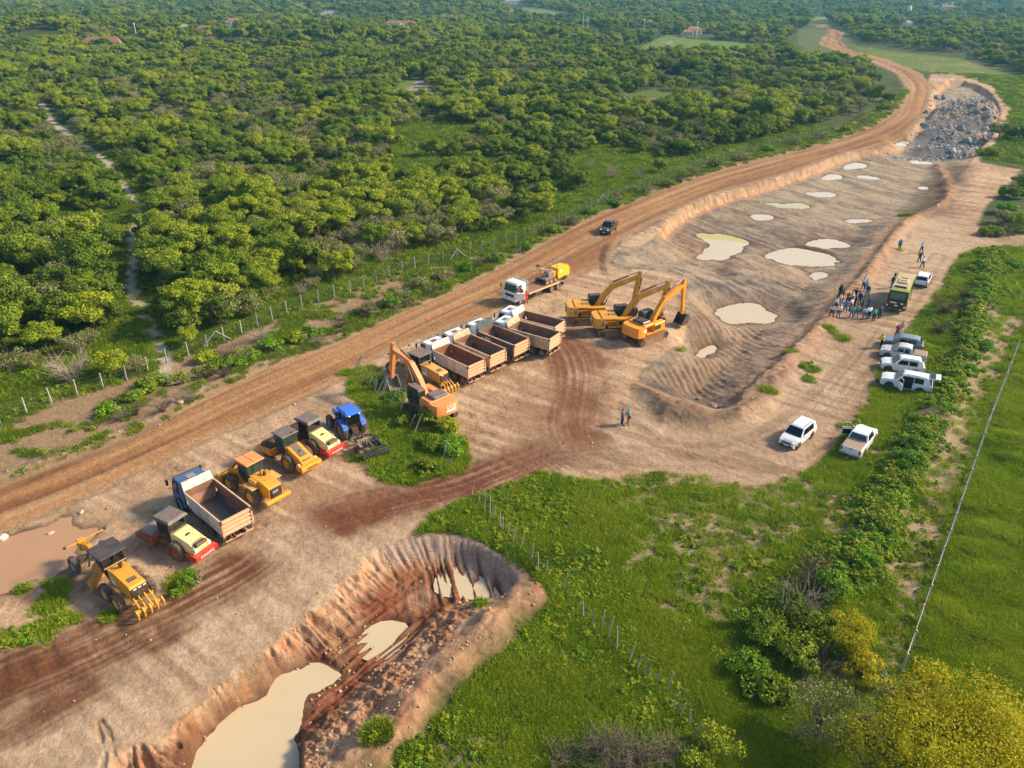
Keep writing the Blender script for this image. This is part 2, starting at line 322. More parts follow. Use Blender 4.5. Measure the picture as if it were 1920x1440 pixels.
# puddles: outline in the photograph, water level
PUDDLES = {
 'near': (W([(300, 1620), (352, 1480), (378, 1392), (400, 1367), (430, 1345), (467, 1310), (500, 1294), (522, 1268), (548, 1258), (590, 1240), (618, 1252), (640, 1264), (615, 1284), (585, 1310), (566, 1340), (553, 1366), (557, 1440), (560, 1620)], -1.85), -1.85),
 'finger_a': (W([(672, 1210), (690, 1182), (722, 1166), (766, 1174), (752, 1205), (728, 1232), (690, 1238)], -1.65), -1.65),
 'finger_b': (W([(818, 1092), (830, 1070), (860, 1064), (890, 1078), (934, 1110), (925, 1124), (880, 1120), (822, 1114)], -1.5), -1.5),
 'yard_pond': (W([(-300, 1140), (-60, 1035), (0, 1014), (60, 1000), (100, 985), (130, 960), (150, 990), (186, 984), (184, 1000), (152, 1022), (140, 1050), (85, 1084), (0, 1112), (-100, 1130), (-300, 1240)], -.12), -.12),
 'a': (W([(1338, 582), (1352, 576), (1400, 568), (1435, 572), (1440, 586), (1462, 594), (1456, 606), (1400, 606), (1360, 606)], -2.0), -2.0),
 'b': (W([(1302, 665), (1320, 655), (1335, 647), (1346, 651), (1340, 660), (1326, 664), (1318, 672)], -2.05), -2.05),
 'c': (W([(1303, 438), (1340, 438), (1385, 446), (1407, 456), (1395, 466), (1365, 484), (1340, 489), (1308, 485), (1306, 480), (1335, 462), (1318, 450)], -1.6), -1.6),
 'c_shallow': (W([(1298, 436), (1340, 436), (1385, 444), (1410, 455), (1396, 456), (1360, 450), (1336, 449), (1318, 448)], -1.6), -1.596),
 'd': (W([(1430, 482), (1450, 470), (1485, 464), (1520, 462), (1552, 476), (1572, 488), (1562, 500), (1520, 502), (1475, 496)], -1.75), -1.75),
 'e': (W([(1513, 458), (1530, 449), (1560, 448), (1592, 456), (1595, 464), (1560, 467), (1525, 464)], -1.7), -1.7),
 'f': (W([(1520, 513), (1550, 512), (1547, 520), (1527, 528)], -1.85), -1.85),
 'g': (W([(1400, 377), (1430, 380), (1470, 383), (1500, 380), (1520, 388), (1500, 392), (1470, 390), (1440, 384)], -1.5), -1.5),
 'h': (W([(1402, 406), (1418, 402), (1440, 403), (1453, 408), (1440, 413), (1420, 413)], -1.55), -1.55),
 'i': (W([(1508, 362), (1530, 360), (1560, 361), (1574, 366), (1555, 370), (1528, 369)], -1.5), -1.5),
 'j': (W([(1532, 337), (1550, 327), (1570, 327), (1580, 334), (1565, 338)], -1.45), -1.45),
 'k': (W([(1575, 316), (1600, 304), (1622, 308), (1628, 313), (1600, 317)], -1.45), -1.45),
 'l': (W([(1604, 330), (1625, 330), (1650, 334), (1640, 337), (1612, 334)], -1.5), -1.5),
 'm': (W([(1702, 301), (1725, 301), (1752, 306), (1740, 309), (1712, 307)], -1.5), -1.5),
 'n': (W([(1584, 414), (1600, 410), (1638, 413), (1620, 418), (1595, 418)], -1.6), -1.6),
 'o': (W([(1678, 270), (1690, 264), (1706, 266), (1698, 275), (1682, 275)], -1.2), -1.2),
 'p': (W([(1720, 352), (1735, 350), (1740, 354), (1725, 355)], -1.5), -1.5),
 'pond_far': (W([(1165, 186), (1200, 183), (1260, 184), (1330, 188), (1345, 195), (1330, 203), (1270, 203), (1220, 196)], -.3), -.3),
 'creek_far': (W([(755, 190), (790, 182), (800, 192), (785, 197)], -.2), -.2),
}
near = DIST < 420
# ---- heights
Z = 0.10 * fbm(X * .09, Y * .09, 3, 1) + 0.05 * fbm(X * .6, Y * .6, 3, 5)
far = sstep(230, 900, DIST)
Z += far * 7.0 * fbm(X * .006, Y * .006, 3, 40) - far * 1.0
Z += 16 * np.exp(-((X + 330) / 260) ** 2 - ((Y - 520) / 60) ** 2) * sstep(300, 420, DIST) * .55
roadS = sdf(ROAD, X, Y, 8); rd, rs, rt = pline(ROAD_C, X, Y)
onroad = sstep(-.4, .5, roadS + .35 * fbm(X * .5, Y * .5, 2, 3))
up = sdf(GP(ROAD_UP + [(1500, 30), (-300, 30)]), X, Y, 12)        # beyond the upper road edge
# verge berm along the upper edge
bw = np.exp(-((up - .9) / .8) ** 2) * sstep(40, 60, DIST + X * 0) * (.35 + .5 * np.clip(fbm(X * .35, Y * .35, 3, 9), -.4, 1))
Z = Z * (1 - .6 * onroad) + bw * (roadS < .3) * .7
Z -= onroad * .07 * np.clip(noise(rt * 1.5, rs * .02, 4), -1, 1) + onroad * .02 * noise(rt * 5, rs * .12, 8)
# main pit
mp = sdf(MAINPIT, X, Y, 12); soft = sstep(-2, 3, sdf(PIT_SOFT, X, Y, 8))
per = .25 * noise(X * .6, Y * .6, 21) + .2 * noise(X * 1.9, Y * 1.9, 22) + .12 * noise(X * 4, Y * 4, 23)
bd, bs, bt = pline(BERM_MAIN, X, Y)
wd = 1.0 + 8.0 * soft + 6.5 * np.exp(-(bd / 13.0) ** 2) * (1 - soft)
q = np.clip((mp + per * (1 - soft * .5)) / wd, 0, 1)
prof = np.where(soft > .5, q * q * (3 - 2 * q), np.sqrt(np.clip(q, 0, 1)) * .35 + .65 * q)
pitD = 1.5 + .5 * sstep(110, 75, Y) + .9 * np.exp(-(((X - g1(1365, 735)[0]) / 5) ** 2 + ((Y - g1(1365, 735)[1]) / 6) ** 2))
inpit = sstep(-.3, .6, mp)
pitN = .18 * fbm(X * .12, Y * .12, 4, 31) + .17 * fbm(X * .5, Y * .5, 5, 33, .65) + .10 * np.abs(noise((X * .5 - Y * .86) * .3, (X * .86 + Y * .5) * 1.6, 34))
Z = Z * (1 - inpit) - prof * pitD + prof * pitN
# bucket-tooth ripples on the slopes of the near end
rip_m = sstep(0, 2.5, mp) * sstep(-1, 3, sdf(GP([(1180, 640), (1260, 600), (1290, 540), (1440, 530), (1500, 570), (1450, 640), (1365, 735), (1200, 735)]), X, Y, 8))
ph = (X * .96 + Y * .25) * 2 * math.pi / .85 + 3.2 * fbm(X * .16, Y * .16, 3, 51)
Z += rip_m * .085 * (np.abs(np.sin(ph * .5)) - .5) * np.clip(1 + 1.1 * noise(X * .5, Y * .5, 52), 0, 2)
rip2 = sstep(0, 2, mp) * sstep(-1, 2, sdf(GP([(1240, 480), (1310, 500), (1290, 600), (1180, 600)]), X, Y, 8))
Z += rip2 * .10 * (np.abs(np.sin(ph * .45)) - .5)
# berm on the right of the main pit, heap at its near end
ber = np.exp(-((bd + .25 * noise(X * .6, Y * .6, 61)) / 1.2) ** 2) * (.55 + .35 * fbm(X * .5, Y * .5, 3, 62)) * (DIST < 240)
Z += ber
mo = sstep(-1.2, 1.5, sdf(MOUND, X, Y, 8))
Z += mo * (.7 + .7 * fbm(X * .4, Y * .4, 4, 63) + .18 * np.abs(noise((X * .6 - Y * .8) * 1.2, (X * .8 + Y * .6) * .15, 64)))
# far rubble part of the cutting
rub = sstep(-1, 2, mp) * sstep(-2, 3, sdf(GP([(1700, 285), (1722, 215), (1810, 175), (1875, 195), (1870, 245), (1815, 295)]), X, Y, 10))
for (px, py, h, rx, ry) in ((1822, 212, 3.6, 15, 12), (1845, 224, 2.8, 9, 8), (1795, 250, 1.8, 12, 5), (1745, 222, 1.4, 9, 4), (1785, 275, 1.4, 14, 4), (1765, 244, 1.2, 8, 4), (1745, 178, 1.5, 7, 9)):
    c = g1(px, py); Z += rub * h * np.exp(-((X - c[0]) / rx) ** 2 - ((Y - c[1]) / ry) ** 2) * (1 + .5 * fbm(X * .25, Y * .25, 3, 66) + .25 * np.abs(fbm(X * .7, Y * .7, 3, 67)))
# right hand spoil bank of the cutting
# near pit
npd = sdf(NEARPIT, X, Y, 8)
RIML = smooth_line(GP([(80, 1560), (199, 1440), (311, 1361), (375, 1301), (469, 1249), (525, 1200), (555, 1170), (615, 1125), (640, 1100), (689, 1040), (749, 1009), (820, 1001), (887, 1009), (940, 1042), (985, 1066), (996, 1080)]), 2)
rl_d, rl_s, _ = pline(RIML, X, Y); rl_s = rl_s + .5 * noise(X * .6, Y * .6, 70)
rg1 = lambda f, sd: 1 - 2.4 * np.abs(noise(rl_s * f, rl_d * .18, sd))
fl = .42 * rg1(.45, 71) + .32 * rg1(1.05, 72) + .18 * rg1(2.4, 79) + .10 * noise(X * 4, Y * 4, 80) - .2
fine_side = sstep(-1, 2, sdf(GP([(700, 960), (1010, 960), (1010, 1110), (700, 1110)]), X, Y, 6))
ang = np.arctan2(Y - g1(850, 1110)[1], X - g1(850, 1110)[0])
fl = fl * (1 - .85 * fine_side) + fine_side * .10 * np.sin(ang * 70 + 3 * noise(ang * 5, X * 0, 73)) * (.6 + .4 * noise(ang * 9, X * .2, 74))
wn = 1.5 + .9 * fine_side + 6.5 * np.exp(-(pline(BERM_NEAR, X, Y)[0] / 6.5) ** 2) * (1 - .7 * fine_side)
qn = np.clip((npd + fl * sstep(-.9, .4, npd)) / wn, 0, 1)
floor_d = 1.8 - .22 * sstep(30, 42, Y) - .1 * sstep(-14, 0, X)
dcol = g1(720, 1200, -1.65); dcol2 = g1(875, 1095, -1.5)
wa = np.exp(-((X - dcol[0]) ** 2 + (Y - dcol[1]) ** 2) / 20); wb = np.exp(-((X - dcol2[0]) ** 2 + (Y - dcol2[1]) ** 2) / 26)
ra = np.abs(noise((X * .74 - Y * .67) * 3.4, (X * .67 + Y * .74) * .16, 75)) - .35
rb = np.abs(noise((X * .97 + Y * .24) * 3.4, (-X * .24 + Y * .97) * .16, 76)) - .35
rg = ra * (1 - wb) + rb * wb
npe = npd + fl * sstep(-.9, .4, npd); inn = sstep(-.12, .12, npe)
wallp = .30 * qn ** .6 + .70 * qn * qn * (3 - 2 * qn)
Z = Z * (1 - inn) - wallp * floor_d + inn * sstep(.4, 1, qn) * (.20 * rg + .22 * fbm(X * 1.1, Y * 1.1, 4, 77, .6))
rocky = inn * sstep(1.05, .3, qn) * sstep(.02, .2, qn)
Z += rocky * (1 - fine_side) * .40 * fbm(X * 2.1, Y * 2.1, 4, 78, .65)
nd, ns, nt_ = pline(BERM_NEAR, X, Y)
bn = np.exp(-((nd + .5 * noise(X * .7, Y * .7, 81)) / 1.25) ** 2) * (.72 + .42 * fbm(X * .45, Y * .45, 3, 82)) + .12 * np.exp(-(nd / 1.8) ** 2) * fbm(X * 1.8, Y * 1.8, 3, 83)
Z += bn * (DIST < 70)
crk = np.zeros_like(Z)
for pl in ([(505, 1440), (512, 1400), (508, 1370), (490, 1345)], [(230, 1440), (215, 1420), (210, 1385), (190, 1350)], [(720, 1032), (742, 1060), (735, 1090)], [(190, 1445), (198, 1415), (188, 1378), (182, 1352)], [(770, 1030), (772, 1060), (752, 1085)]):
    d_, s_, t_ = pline(GP(pl), X, Y); crk += .7 * np.exp(-((d_ + .12 * noise(X * 1.5, Y * 1.5, 85)) / .09) ** 2)
Z -= .16 * np.clip(crk, 0, 1)
# yard: scrapes and ruts
yardS = sdf(SITE, X, Y, 6); yard = sstep(-.4, .6, yardS) * (1 - onroad) * (1 - inn) * (1 - inpit)
scr = noise((X * .55 + Y * .83) * 1.6, (X * .83 - Y * .55) * .12, 91)
Z += yard * (.035 * scr + .03 * fbm(X * 1.6, Y * 1.6, 3, 92))
s2 = sstep(-.5, 1, sdf(GP([(0, 1160), (300, 1100), (330, 1180), (150, 1270), (0, 1300)]), X, Y, 5))
Z += s2 * .10 * (np.abs(noise((X * .80 + Y * .60) * 1.5, (X * .6 - Y * .8) * .15, 93)) - .3)
trackS = sdf(TRACK, X, Y, 6); track = sstep(-.4, .6, trackS) * (1 - inn) * (1 - inpit)
# overgrown bank through the right hand field
BANK = smooth_line(GP([(1862, 480), (1838, 560), (1825, 640), (1790, 720), (1745, 800), (1712, 850), (1680, 900), (1650, 980), (1610, 1060)]), 1)
kd, ks, kt = pline(BANK, X, Y)
bank = np.exp(-(kd / 1.7) ** 2) * (.9 + .5 * fbm(X * .3, Y * .3, 3, 95)) * (DIST < 140)
Z += bank * .7
spoil = np.exp(-((X - g1(1748, 790)[0]) / 2.4) ** 2 - ((Y - g1(1748, 790)[1]) / 1.6) ** 2); Z += .7 * spoil
fr = sstep(-.5, .5, sdf(FIELD_R, X, Y, 6)); Z += fr * .30 * fbm(X * .35 + Y * .2, Y * .6, 4, 96)
# puddles cut their shores
wetm = np.zeros_like(Z); shore = np.zeros_like(Z)
for nme, (pl, zw) in PUDDLES.items():
    if nme == 'c_shallow': continue
    finger = nme.startswith('finger'); big = nme in ('pond_far', 'creek_far')
    m_ = 5.0 if big else (1.6 if finger else .55 if nme == 'near' else 1.5 if nme == 'yard_pond' else 4.0)
    s = sdf(pl, X, Y, m_ + 2)
    wgt = sstep(-m_, -.1, s) * (s > -m_ - 1)
    s = s + (.22 * noise(X * 2.2, Y * 2.2, 101) + .45 * noise(X * .7, Y * .7, 102)) * (0 if big else .5 if finger else 1)
    if finger: s = s - 2.9 * ((ra if nme == 'finger_a' else rb) - .02) - .05
    zt = zw - np.where(s > 0, np.minimum(s * .25, .5), s * (.10 if not finger else .16))
    Z = Z * (1 - wgt) + zt * wgt
    wetm = np.maximum(wetm, sstep(-1.3, -.1, s)); shore = np.maximum(shore, np.exp(-(np.minimum(s, 0) / .5) ** 2))
# ---- ground colours (what the soil itself is)
def mixc(A, B, t): return A + (np.asarray(B) - A) * np.asarray(t)[:, None]
n1 = fbm(X * .10, Y * .10, 4, 111); n2 = fbm(X * .45, Y * .45, 4, 112); n3 = fbm(X * 1.7, Y * 1.7, 3, 113); n4 = noise(X * 5, Y * 5, 114)
Cc = np.zeros((len(X), 3)) + C(78, 92, 40)                                        # woodland floor
Cc = mixc(Cc, C(128, 118, 70), np.clip(n2 * .9 + n1 * .5, 0, .6))
zone = np.zeros(len(X), np.int8)
grass = np.zeros(len(X))                                                            # how much grows on it
# left verge between fence and road
verge = sstep(-1.0, 1.0, sdf(np.concatenate([FENCE_L, GP(ROAD_UP[:24])[::-1]]), X, Y, 5)) * (1 - onroad)
Cc = mixc(Cc, C(176, 146, 112), verge * np.clip(.62 + 1.1 * n2 + .5 * n1 + .5 * n3 + .45 * (X < -27), 0, 1)); grass = np.maximum(grass, verge * np.clip(.36 - 1.5 * n2 - .6 * n1 - .5 * n3 + .25 * (X > -20) - .55 * (X < -29), 0, 1))
pd, ps, pt = pline(PATH, X, Y)
pa = sstep(1.45, .6, pd + .8 * n2 + .5 * n3) * sstep(-.75, -.25, n2 + .6 * n1); Cc = mixc(Cc, C(205, 190, 165), pa)
me_ = sstep(-2, 2, sdf(MEADOW, X, Y, 8)); Cc = mixc(Cc, C(112, 138, 44), me_)
# right fields
fld = sstep(-.5, .5, sdf(FIELD, X, Y, 6) + .5 * n3 + .4 * n2) * (1 - inn)
frd = fld * fr
frm = np.clip(fld - frd, 0, 1)
Cc = mixc(Cc, C(112, 136, 40), fld); Cc = mixc(Cc, C(150, 150, 62), fld * np.clip(n2 + .4 * n1, 0, .6)); Cc = mixc(Cc, C(66, 96, 30), fld * np.clip(-n2 - .3 * n3, 0, .6))
bare_d = np.zeros_like(X)
for (px, py, rx, ry, a) in ((1230, 1010, 2.0, .9, 35), (1200, 1045, 2.2, .7, 50), (1260, 1080, 1.6, .8, 30), (1390, 1010, 2.6, 1.1, -30), (1330, 1000, 2.0, .8, -30), (1520, 950, 3.2, 1.0, -12), (1570, 990, 2.6, 1.2, -35), (1480, 905, 3.2, .8, -8), (1430, 920, 3.0, 1.0, -10), (960, 1340, 2.5, .8, -55), (1010, 1270, 1.8, .6, -50), (1080, 1250, 2.2, .5, -55), (880, 1400, 2.6, 1.6, 20), (840, 1420, 2.5, 1.4, 20), (1000, 1390, 2.2, .7, -55), (1170, 900, 5, .9, -8), (1320, 905, 5.0, .9, -8), (1700, 1200, 1.1, 4.2, -14), (1715, 1100, 1.2, 4.2, -14), (1760, 960, 1.1, 3.6, -16), (1780, 860, 1.0, 3.4, -18), (1800, 760, 1.0, 4.2, -20), (1850, 690, .9, 4.5, -22), (1870, 640, .9, 4, -22), (1690, 1260, 1.4, 3.0, -14), (1300, 1120, 2.4, .8, -35), (1250, 1140, 1.8, .6, -30), (1330, 1060, 2.2, .8, -35), (1660, 850, 2.5, 1.0, -10), (1120, 1330, 1.8, .5, -50), (905, 1290, 1.5, .5, -55), (1560, 910, 2.0, .6, -10), (1650, 640, 1.0, 2.0, -30), (1860, 590, 1.5, 2.2, -20)):
    c = g1(px, py); a = math.radians(a); u = (X - c[0]) * math.cos(a) + (Y - c[1]) * math.sin(a); v = -(X - c[0]) * math.sin(a) + (Y - c[1]) * math.cos(a)
    bare_d = np.maximum(bare_d, 1.15 * np.exp(-(u / rx / 1.2) ** 2 - (v / ry / 1.2) ** 2))
_sp = sstep(-3, 3, sdf(GP([(1100, 900), (1400, 925), (1600, 900), (1640, 960), (1460, 1075), (1350, 1180), (1220, 1110)]), X, Y, 8)); bare_d = np.maximum(bare_d, _sp * .82)
_td = pline(smooth_line(GP([(1900, 600), (1872, 640), (1850, 690), (1800, 770), (1782, 870), (1755, 960), (1715, 1100), (1698, 1200), (1685, 1270), (1650, 1330)]), 1), X, Y)[0]; bare_d = np.maximum(bare_d, .95 * np.exp(-(_td / 2.6) ** 2))
bare_d = np.maximum(bare_d, .95 * sstep(-1, 1.5, sdf(GP([(842, 1350), (905, 1360), (900, 1500), (800, 1500)]), X, Y, 6)))
bare = frm * sstep(.10, .85, bare_d + .50 * n2 + .60 * n3 + .45 * n4)
bare = np.maximum(bare, frm * sstep(.30, .75, n2 * .8 + n1 * .7 + n3 * .4 + .1) * .8 * sstep(-6, 4, X - 2))
bare = np.maximum(bare, fld * sstep(.35, .6, spoil))
Cc = mixc(Cc, C(186, 160, 128), bare * .9); Cc = mixc(Cc, C(110, 95, 88), spoil * sstep(.4, .7, spoil) * .8)
grass = np.maximum(grass, fld * (1 - .93 * bare) * np.clip(.75 + .9 * n2, .1, 1)); grass = np.where(frd > .5, np.clip(.9 + .4 * n2, .4, 1), grass)
# meadow on the far right of the cutting
upr = sstep(-2, 2, sdf(UPRIGHT, X, Y, 10)); Cc = mixc(Cc, mixc(np.zeros((len(X), 3)) + C(112, 132, 48), C(142, 144, 66), np.clip(n1 * 1.3 + n2 + .2, 0, 1)), upr * (1 - inpit)); Cc = mixc(Cc, C(190, 160, 125), upr * (1 - inpit) * sstep(.35, .9, n2 + .5 * n1 + .3 * n3) * .7)
grass = np.maximum(grass, upr * .5); grass = np.maximum(grass, me_ * .9); grass = np.maximum(grass, .55 * (up > 0) * (1 - verge) * (1 - pa) * (DIST < 240))
# clearings far away
CLEAR = np.maximum(sstep(3.5, 1.9, pd), me_)
for (pts, c) in (([(125, 66), (210, 62), (330, 60), (460, 66), (330, 72), (200, 72)], (110, 132, 70)), ([(600, 62), (640, 58), (700, 60), (740, 52), (800, 54), (800, 64), (700, 70), (620, 72)], (158, 132, 92)), ([(640, 30), (700, 32), (720, 36), (650, 38)], (120, 146, 70)), ([(950, 16), (1010, 12), (1070, 24), (1060, 30), (960, 26)], (128, 146, 84)), ([(1250, 62), (1290, 72), (1400, 80), (1500, 95), (1480, 108), (1330, 100), (1180, 106), (1170, 100)], (120, 146, 60)), ([(1480, 30), (1550, 26), (1600, 28), (1510, 34)], (130, 160, 70)), ([(1490, 48), (1530, 44), (1580, 60), (1610, 90), (1640, 105), (1560, 100), (1500, 100)], (112, 118, 62)), ([(1620, 32), (1740, 34), (1800, 40), (1700, 44)], (126, 142, 70)), ([(560, 225), (620, 228), (640, 240), (580, 245)], (110, 130, 50)), ([(540, 325), (640, 318), (640, 345), (550, 350)], (100, 124, 46)), ([(735, 160), (775, 145), (810, 150), (815, 180), (790, 200), (740, 195)], (120, 142, 50)), ([(1150, 180), (1220, 165), (1360, 178), (1360, 206), (1180, 212)], (110, 132, 50)), ([(1700, 5), (1850, 3), (1900, 10), (1750, 14)], (150, 150, 110)), ([(600, 80), (606, 70), (622, 76), (615, 88)], (120, 142, 50))):
    cl = sstep(-1, 3, sdf(GP(pts), X, Y, 10) + 5 * n1 + 3 * fbm(X * .05, Y * .05, 3, 119)); Cc = mixc(Cc, C(*c), cl); CLEAR = np.maximum(CLEAR, cl)
HOUSES_PX = [(190, 66), (348, 60), (396, 64), (440, 57), (538, 57), (582, 60), (738, 51), (762, 51), (960, 11), (969, 43), (1080, 47), (1212, 50), (1299, 64), (1287, 68), (1742, 33), (1790, 40), (1772, 15), (1700, 52)]
for q in HOUSES_PX:
    c = g1(*q); k = 26 + DIST * .0; CLEAR = np.maximum(CLEAR, (np.abs(X - c[0] * Y / c[1]) < 15) * (Y < c[1] + 14) * (Y > c[1] - 40 - .06 * c[1]))
# rock slabs
ROCKS = [[(742, 186), (768, 160), (790, 146), (810, 150), (806, 172), (780, 196)], [(920, 52), (955, 50), (962, 66), (945, 62)], [(230, 14), (330, 10), (390, 14), (330, 20)], [(590, 28), (620, 22), (640, 30), (600, 36)], [(590, 236), (612, 238), (612, 246), (594, 244)], [(1200, 96), (1260, 92), (1290, 98), (1220, 102)], [(1245, 77), (1262, 78), (1262, 86), (1248, 84)], [(550, 12), (640, 4), (640, 10), (570, 18)]]
for rp in ROCKS:
    rk = sstep(-.5, 1.5, sdf(GP(rp), X, Y, 10) + n2 * 3); CLEAR = np.maximum(CLEAR, rk); Cc = mixc(Cc, mixc(np.zeros((len(X), 3)) + C(190, 180, 170), C(110, 106, 104), np.clip(n3 + .3, 0, 1)), rk)
# yard
yc = mixc(np.zeros((len(X), 3)) + C(222, 186, 148), C(184, 148, 114), np.clip(.5 + 1.1 * n1 + .5 * n2, 0, 1))
yc = mixc(yc, C(232, 204, 166), np.clip(scr * .9 + n2 * .4, 0, .7)); yc = mixc(yc, C(150, 118, 96), np.clip(-scr * .8 + n3 * .6 - .3, 0, .6))
yc = mixc(yc, C(118, 92, 78), sstep(.30, .62, n3 * .8 + n2 * .6) * .5)
isl = sstep(-.5, .5, sdf(ISLAND, X, Y, 5) + .6 * n2 + .3 * n3)
tc_ = mixc(np.zeros((len(X), 3)) + C(214, 184, 150), C(184, 154, 122), np.clip(.4 + 1.2 * n1 + .7 * n2, 0, 1))
td = noise((X * .6 + Y * .8) * 1.4, (X * .8 - Y * .6) * .07, 121); tc_ = mixc(tc_, C(158, 126, 98), np.clip(td - .1, 0, .6))
Cc = mixc(Cc, yc, yard); Cc = mixc(Cc, tc_, track)
# orange-brown soil of the road
rc = mixc(np.zeros((len(X), 3)) + C(198, 148, 98), C(158, 110, 72), np.clip(.35 + .9 * noise(rt * .8, rs * .018, 131) + .5 * n1, 0, 1))
rc = mixc(rc, C(212, 176, 132), np.clip(noise(rt * 1.7, rs * .03, 132) * .9 + .1 * n2, 0, .8)); rc = mixc(rc, C(116, 80, 56), np.clip(noise(rt * 3.4, rs * .05, 133) - .35, 0, .5))
rc = mixc(rc, C(200, 168, 134), sstep(1.6, .2, roadS + .5 * n2) * .55)
Cc = mixc(Cc, rc, onroad)
gravel = np.clip(bw * 2.2, 0, 1) * (1 - onroad); Cc = mixc(Cc, C(190, 160, 126), gravel); Cc = mixc(Cc, C(120, 104, 88), gravel * np.clip(n3 * 1.6, 0, .8))
# damp darker wheel bands
DARK = [([(-100, 1330), (0, 1290), (120, 1240), (250, 1176), (380, 1112), (470, 1060), (520, 1020)], 3.0, 1.0, (122, 78, 50)), ([(-100, 1420), (0, 1385), (110, 1325), (260, 1240)], 1.3, .9, (124, 80, 54)), ([(560, 1000), (640, 965), (720, 945), (860, 915), (960, 872), (1060, 832)], 2.6, 1.0, (130, 82, 56)), ([(590, 975), (700, 930), (820, 885)], .8, .6, (150, 104, 78)), ([(1100, 850), (1070, 800), (1082, 740), (1085, 690), (1060, 640), (1010, 615)], 3.3, .95, (138, 94, 66)), ([(900, 880), (1000, 850), (1080, 842), (1180, 830)], 2.0, .7, (150, 108, 80)), ([(1143, 452), (1128, 478), (1129, 500), (1136, 520)], .55, .9, (110, 78, 58)), ([(1250, 407), (1180, 444), (1152, 466)], .5, .7, (118, 92, 74)), ([(1640, 740), (1590, 790), (1540, 852), (1470, 890), (1340, 862), (1200, 835)], .8, .55, (146, 112, 86)), ([(1420, 748), (1500, 682), (1560, 612), (1640, 522), (1692, 452)], .8, .4, (158, 128, 102)), ([(1150, 740), (1185, 795), (1250, 832), (1350, 838), (1450, 802), (1540, 722), (1620, 640)], .55, .55, (150, 122, 96)), ([(940, 640), (1010, 600), (1060, 560)], 1.3, .4, (165, 128, 98)), ([(540, 800), (600, 765), (640, 760)], 1.6, .35, (160, 118, 92)), ([(120, 965), (40, 1000), (-60, 1040)], .5, .7, (120, 96, 76)), ([(1690, 640), (1735, 585), (1800, 480)], .6, .5, (150, 120, 92)), ([(1000, 760), (960, 690), (900, 700)], .7, .3, (150, 110, 84)), ([(880, 730), (940, 690), (1020, 650)], .9, .4, (158, 118, 90))]
for pl, wd_, a, c in DARK:
    pw_ = smooth_line(GP(pl), 2); d_, s_, t_ = pline(pw_, X, Y); Lp = np.linalg.norm(np.diff(pw_, axis=0), axis=1).sum(); en = sstep(0, 3, s_) * sstep(0, 3, Lp - s_)
    k = en * sstep(wd_ * 1.35, wd_ * .45, d_ + wd_ * .55 * n2 + .25 * n3) * (DIST < 240) * a * np.clip(.85 + .28 * noise(t_ * 2.2, s_ * .05, 141) + .28 * noise(t_ * 5, s_ * .12, 142) + .6 * fbm(X * .25, Y * .25, 3, 143), .1, 1)
    k = k * (1 - inn) * (1 - inpit * .9)
    Cc = mixc(Cc, C(*c), k); Z -= .04 * k
# thin curved wheel marks
TM = np.zeros_like(X)
for pl in ([(1010, 885), (1060, 850), (1120, 790), (1140, 720), (1120, 650), (1080, 600)], [(1130, 690), (1170, 660), (1235, 640), (1290, 625)], [(1000, 870), (1100, 850), (1250, 850), (1400, 850), (1500, 815), (1590, 720), (1650, 640), (1710, 560), (1760, 480)], [(1000, 880), (1100, 862), (1250, 866), (1420, 868), (1530, 820), (1610, 720)], [(1120, 720), (1180, 760), (1220, 790), (1290, 800)], [(860, 650), (960, 600), (1080, 520), (1140, 460)], [(1230, 1100), (1150, 1000), (1060, 900)], [(640, 790), (560, 830), (470, 860), (380, 890)], [(1690, 450), (1700, 420), (1750, 400)], [(1600, 600), (1650, 540), (1700, 460)], [(1760, 400), (1800, 350), (1830, 320)]):
    d_, s_, t_ = pline(smooth_line(GP(pl), 2), X, Y)
    for off in (-1.0, 1.0, -.65):
        TM = np.maximum(TM, np.exp(-((t_ - off + .12 * noise(s_ * .25, s_ * 0, 151)) / .16) ** 2) * np.clip(.55 + .8 * noise(s_ * .12, t_ * 0, 152), 0, 1))
TM *= (yard + track + .5 * onroad) * (1 - inn) * (DIST < 200)
Cc = mixc(Cc, C(132, 100, 78), np.clip(TM, 0, 1) * .38); Z -= .03 * TM * np.clip(.7 + .5 * np.sin(X * 9 + Y * 6), 0, 1)
# main pit soils
pc = mixc(np.zeros((len(X), 3)) + C(184, 162, 134), C(112, 102, 94), np.clip(.45 + 1.2 * n1 + 1.1 * n2 + .5 * n3, 0, 1)); pc = mixc(pc, C(164, 112, 80), np.clip(1.2 * fbm(X * .07 + 9, Y * .07, 3, 161) + .5 * n2 - .2, 0, .6))
flow = noise((X * .5 - Y * .86) * .16, (X * .86 + Y * .5) * .9, 162)
scp = noise((X * .5 - Y * .86) * .22, (X * .86 + Y * .5) * 1.7, 166); pc = mixc(pc, C(204, 184, 156), np.clip(scp * .9 + n3 * .5 - .1, 0, .65) * (1 - rip_m)); pc = mixc(pc, C(92, 82, 76), np.clip(-scp * .7 + n3 * .7 - .25, 0, .6))
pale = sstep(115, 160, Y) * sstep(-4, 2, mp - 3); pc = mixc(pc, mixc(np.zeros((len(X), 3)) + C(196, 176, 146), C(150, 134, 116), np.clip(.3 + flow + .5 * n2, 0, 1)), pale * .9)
dk = sstep(-2.5, 2.5, sdf(GP([(1775, 300), (1720, 360), (1690, 402), (1700, 412), (1775, 402), (1800, 360), (1822, 310)]), X, Y, 8) + n2 * 2); DKC = (dk, mixc(np.zeros((len(X), 3)) + C(122, 100, 78), C(150, 126, 98), np.clip(noise(X * .25, Y * 2.2, 163), 0, .6)))
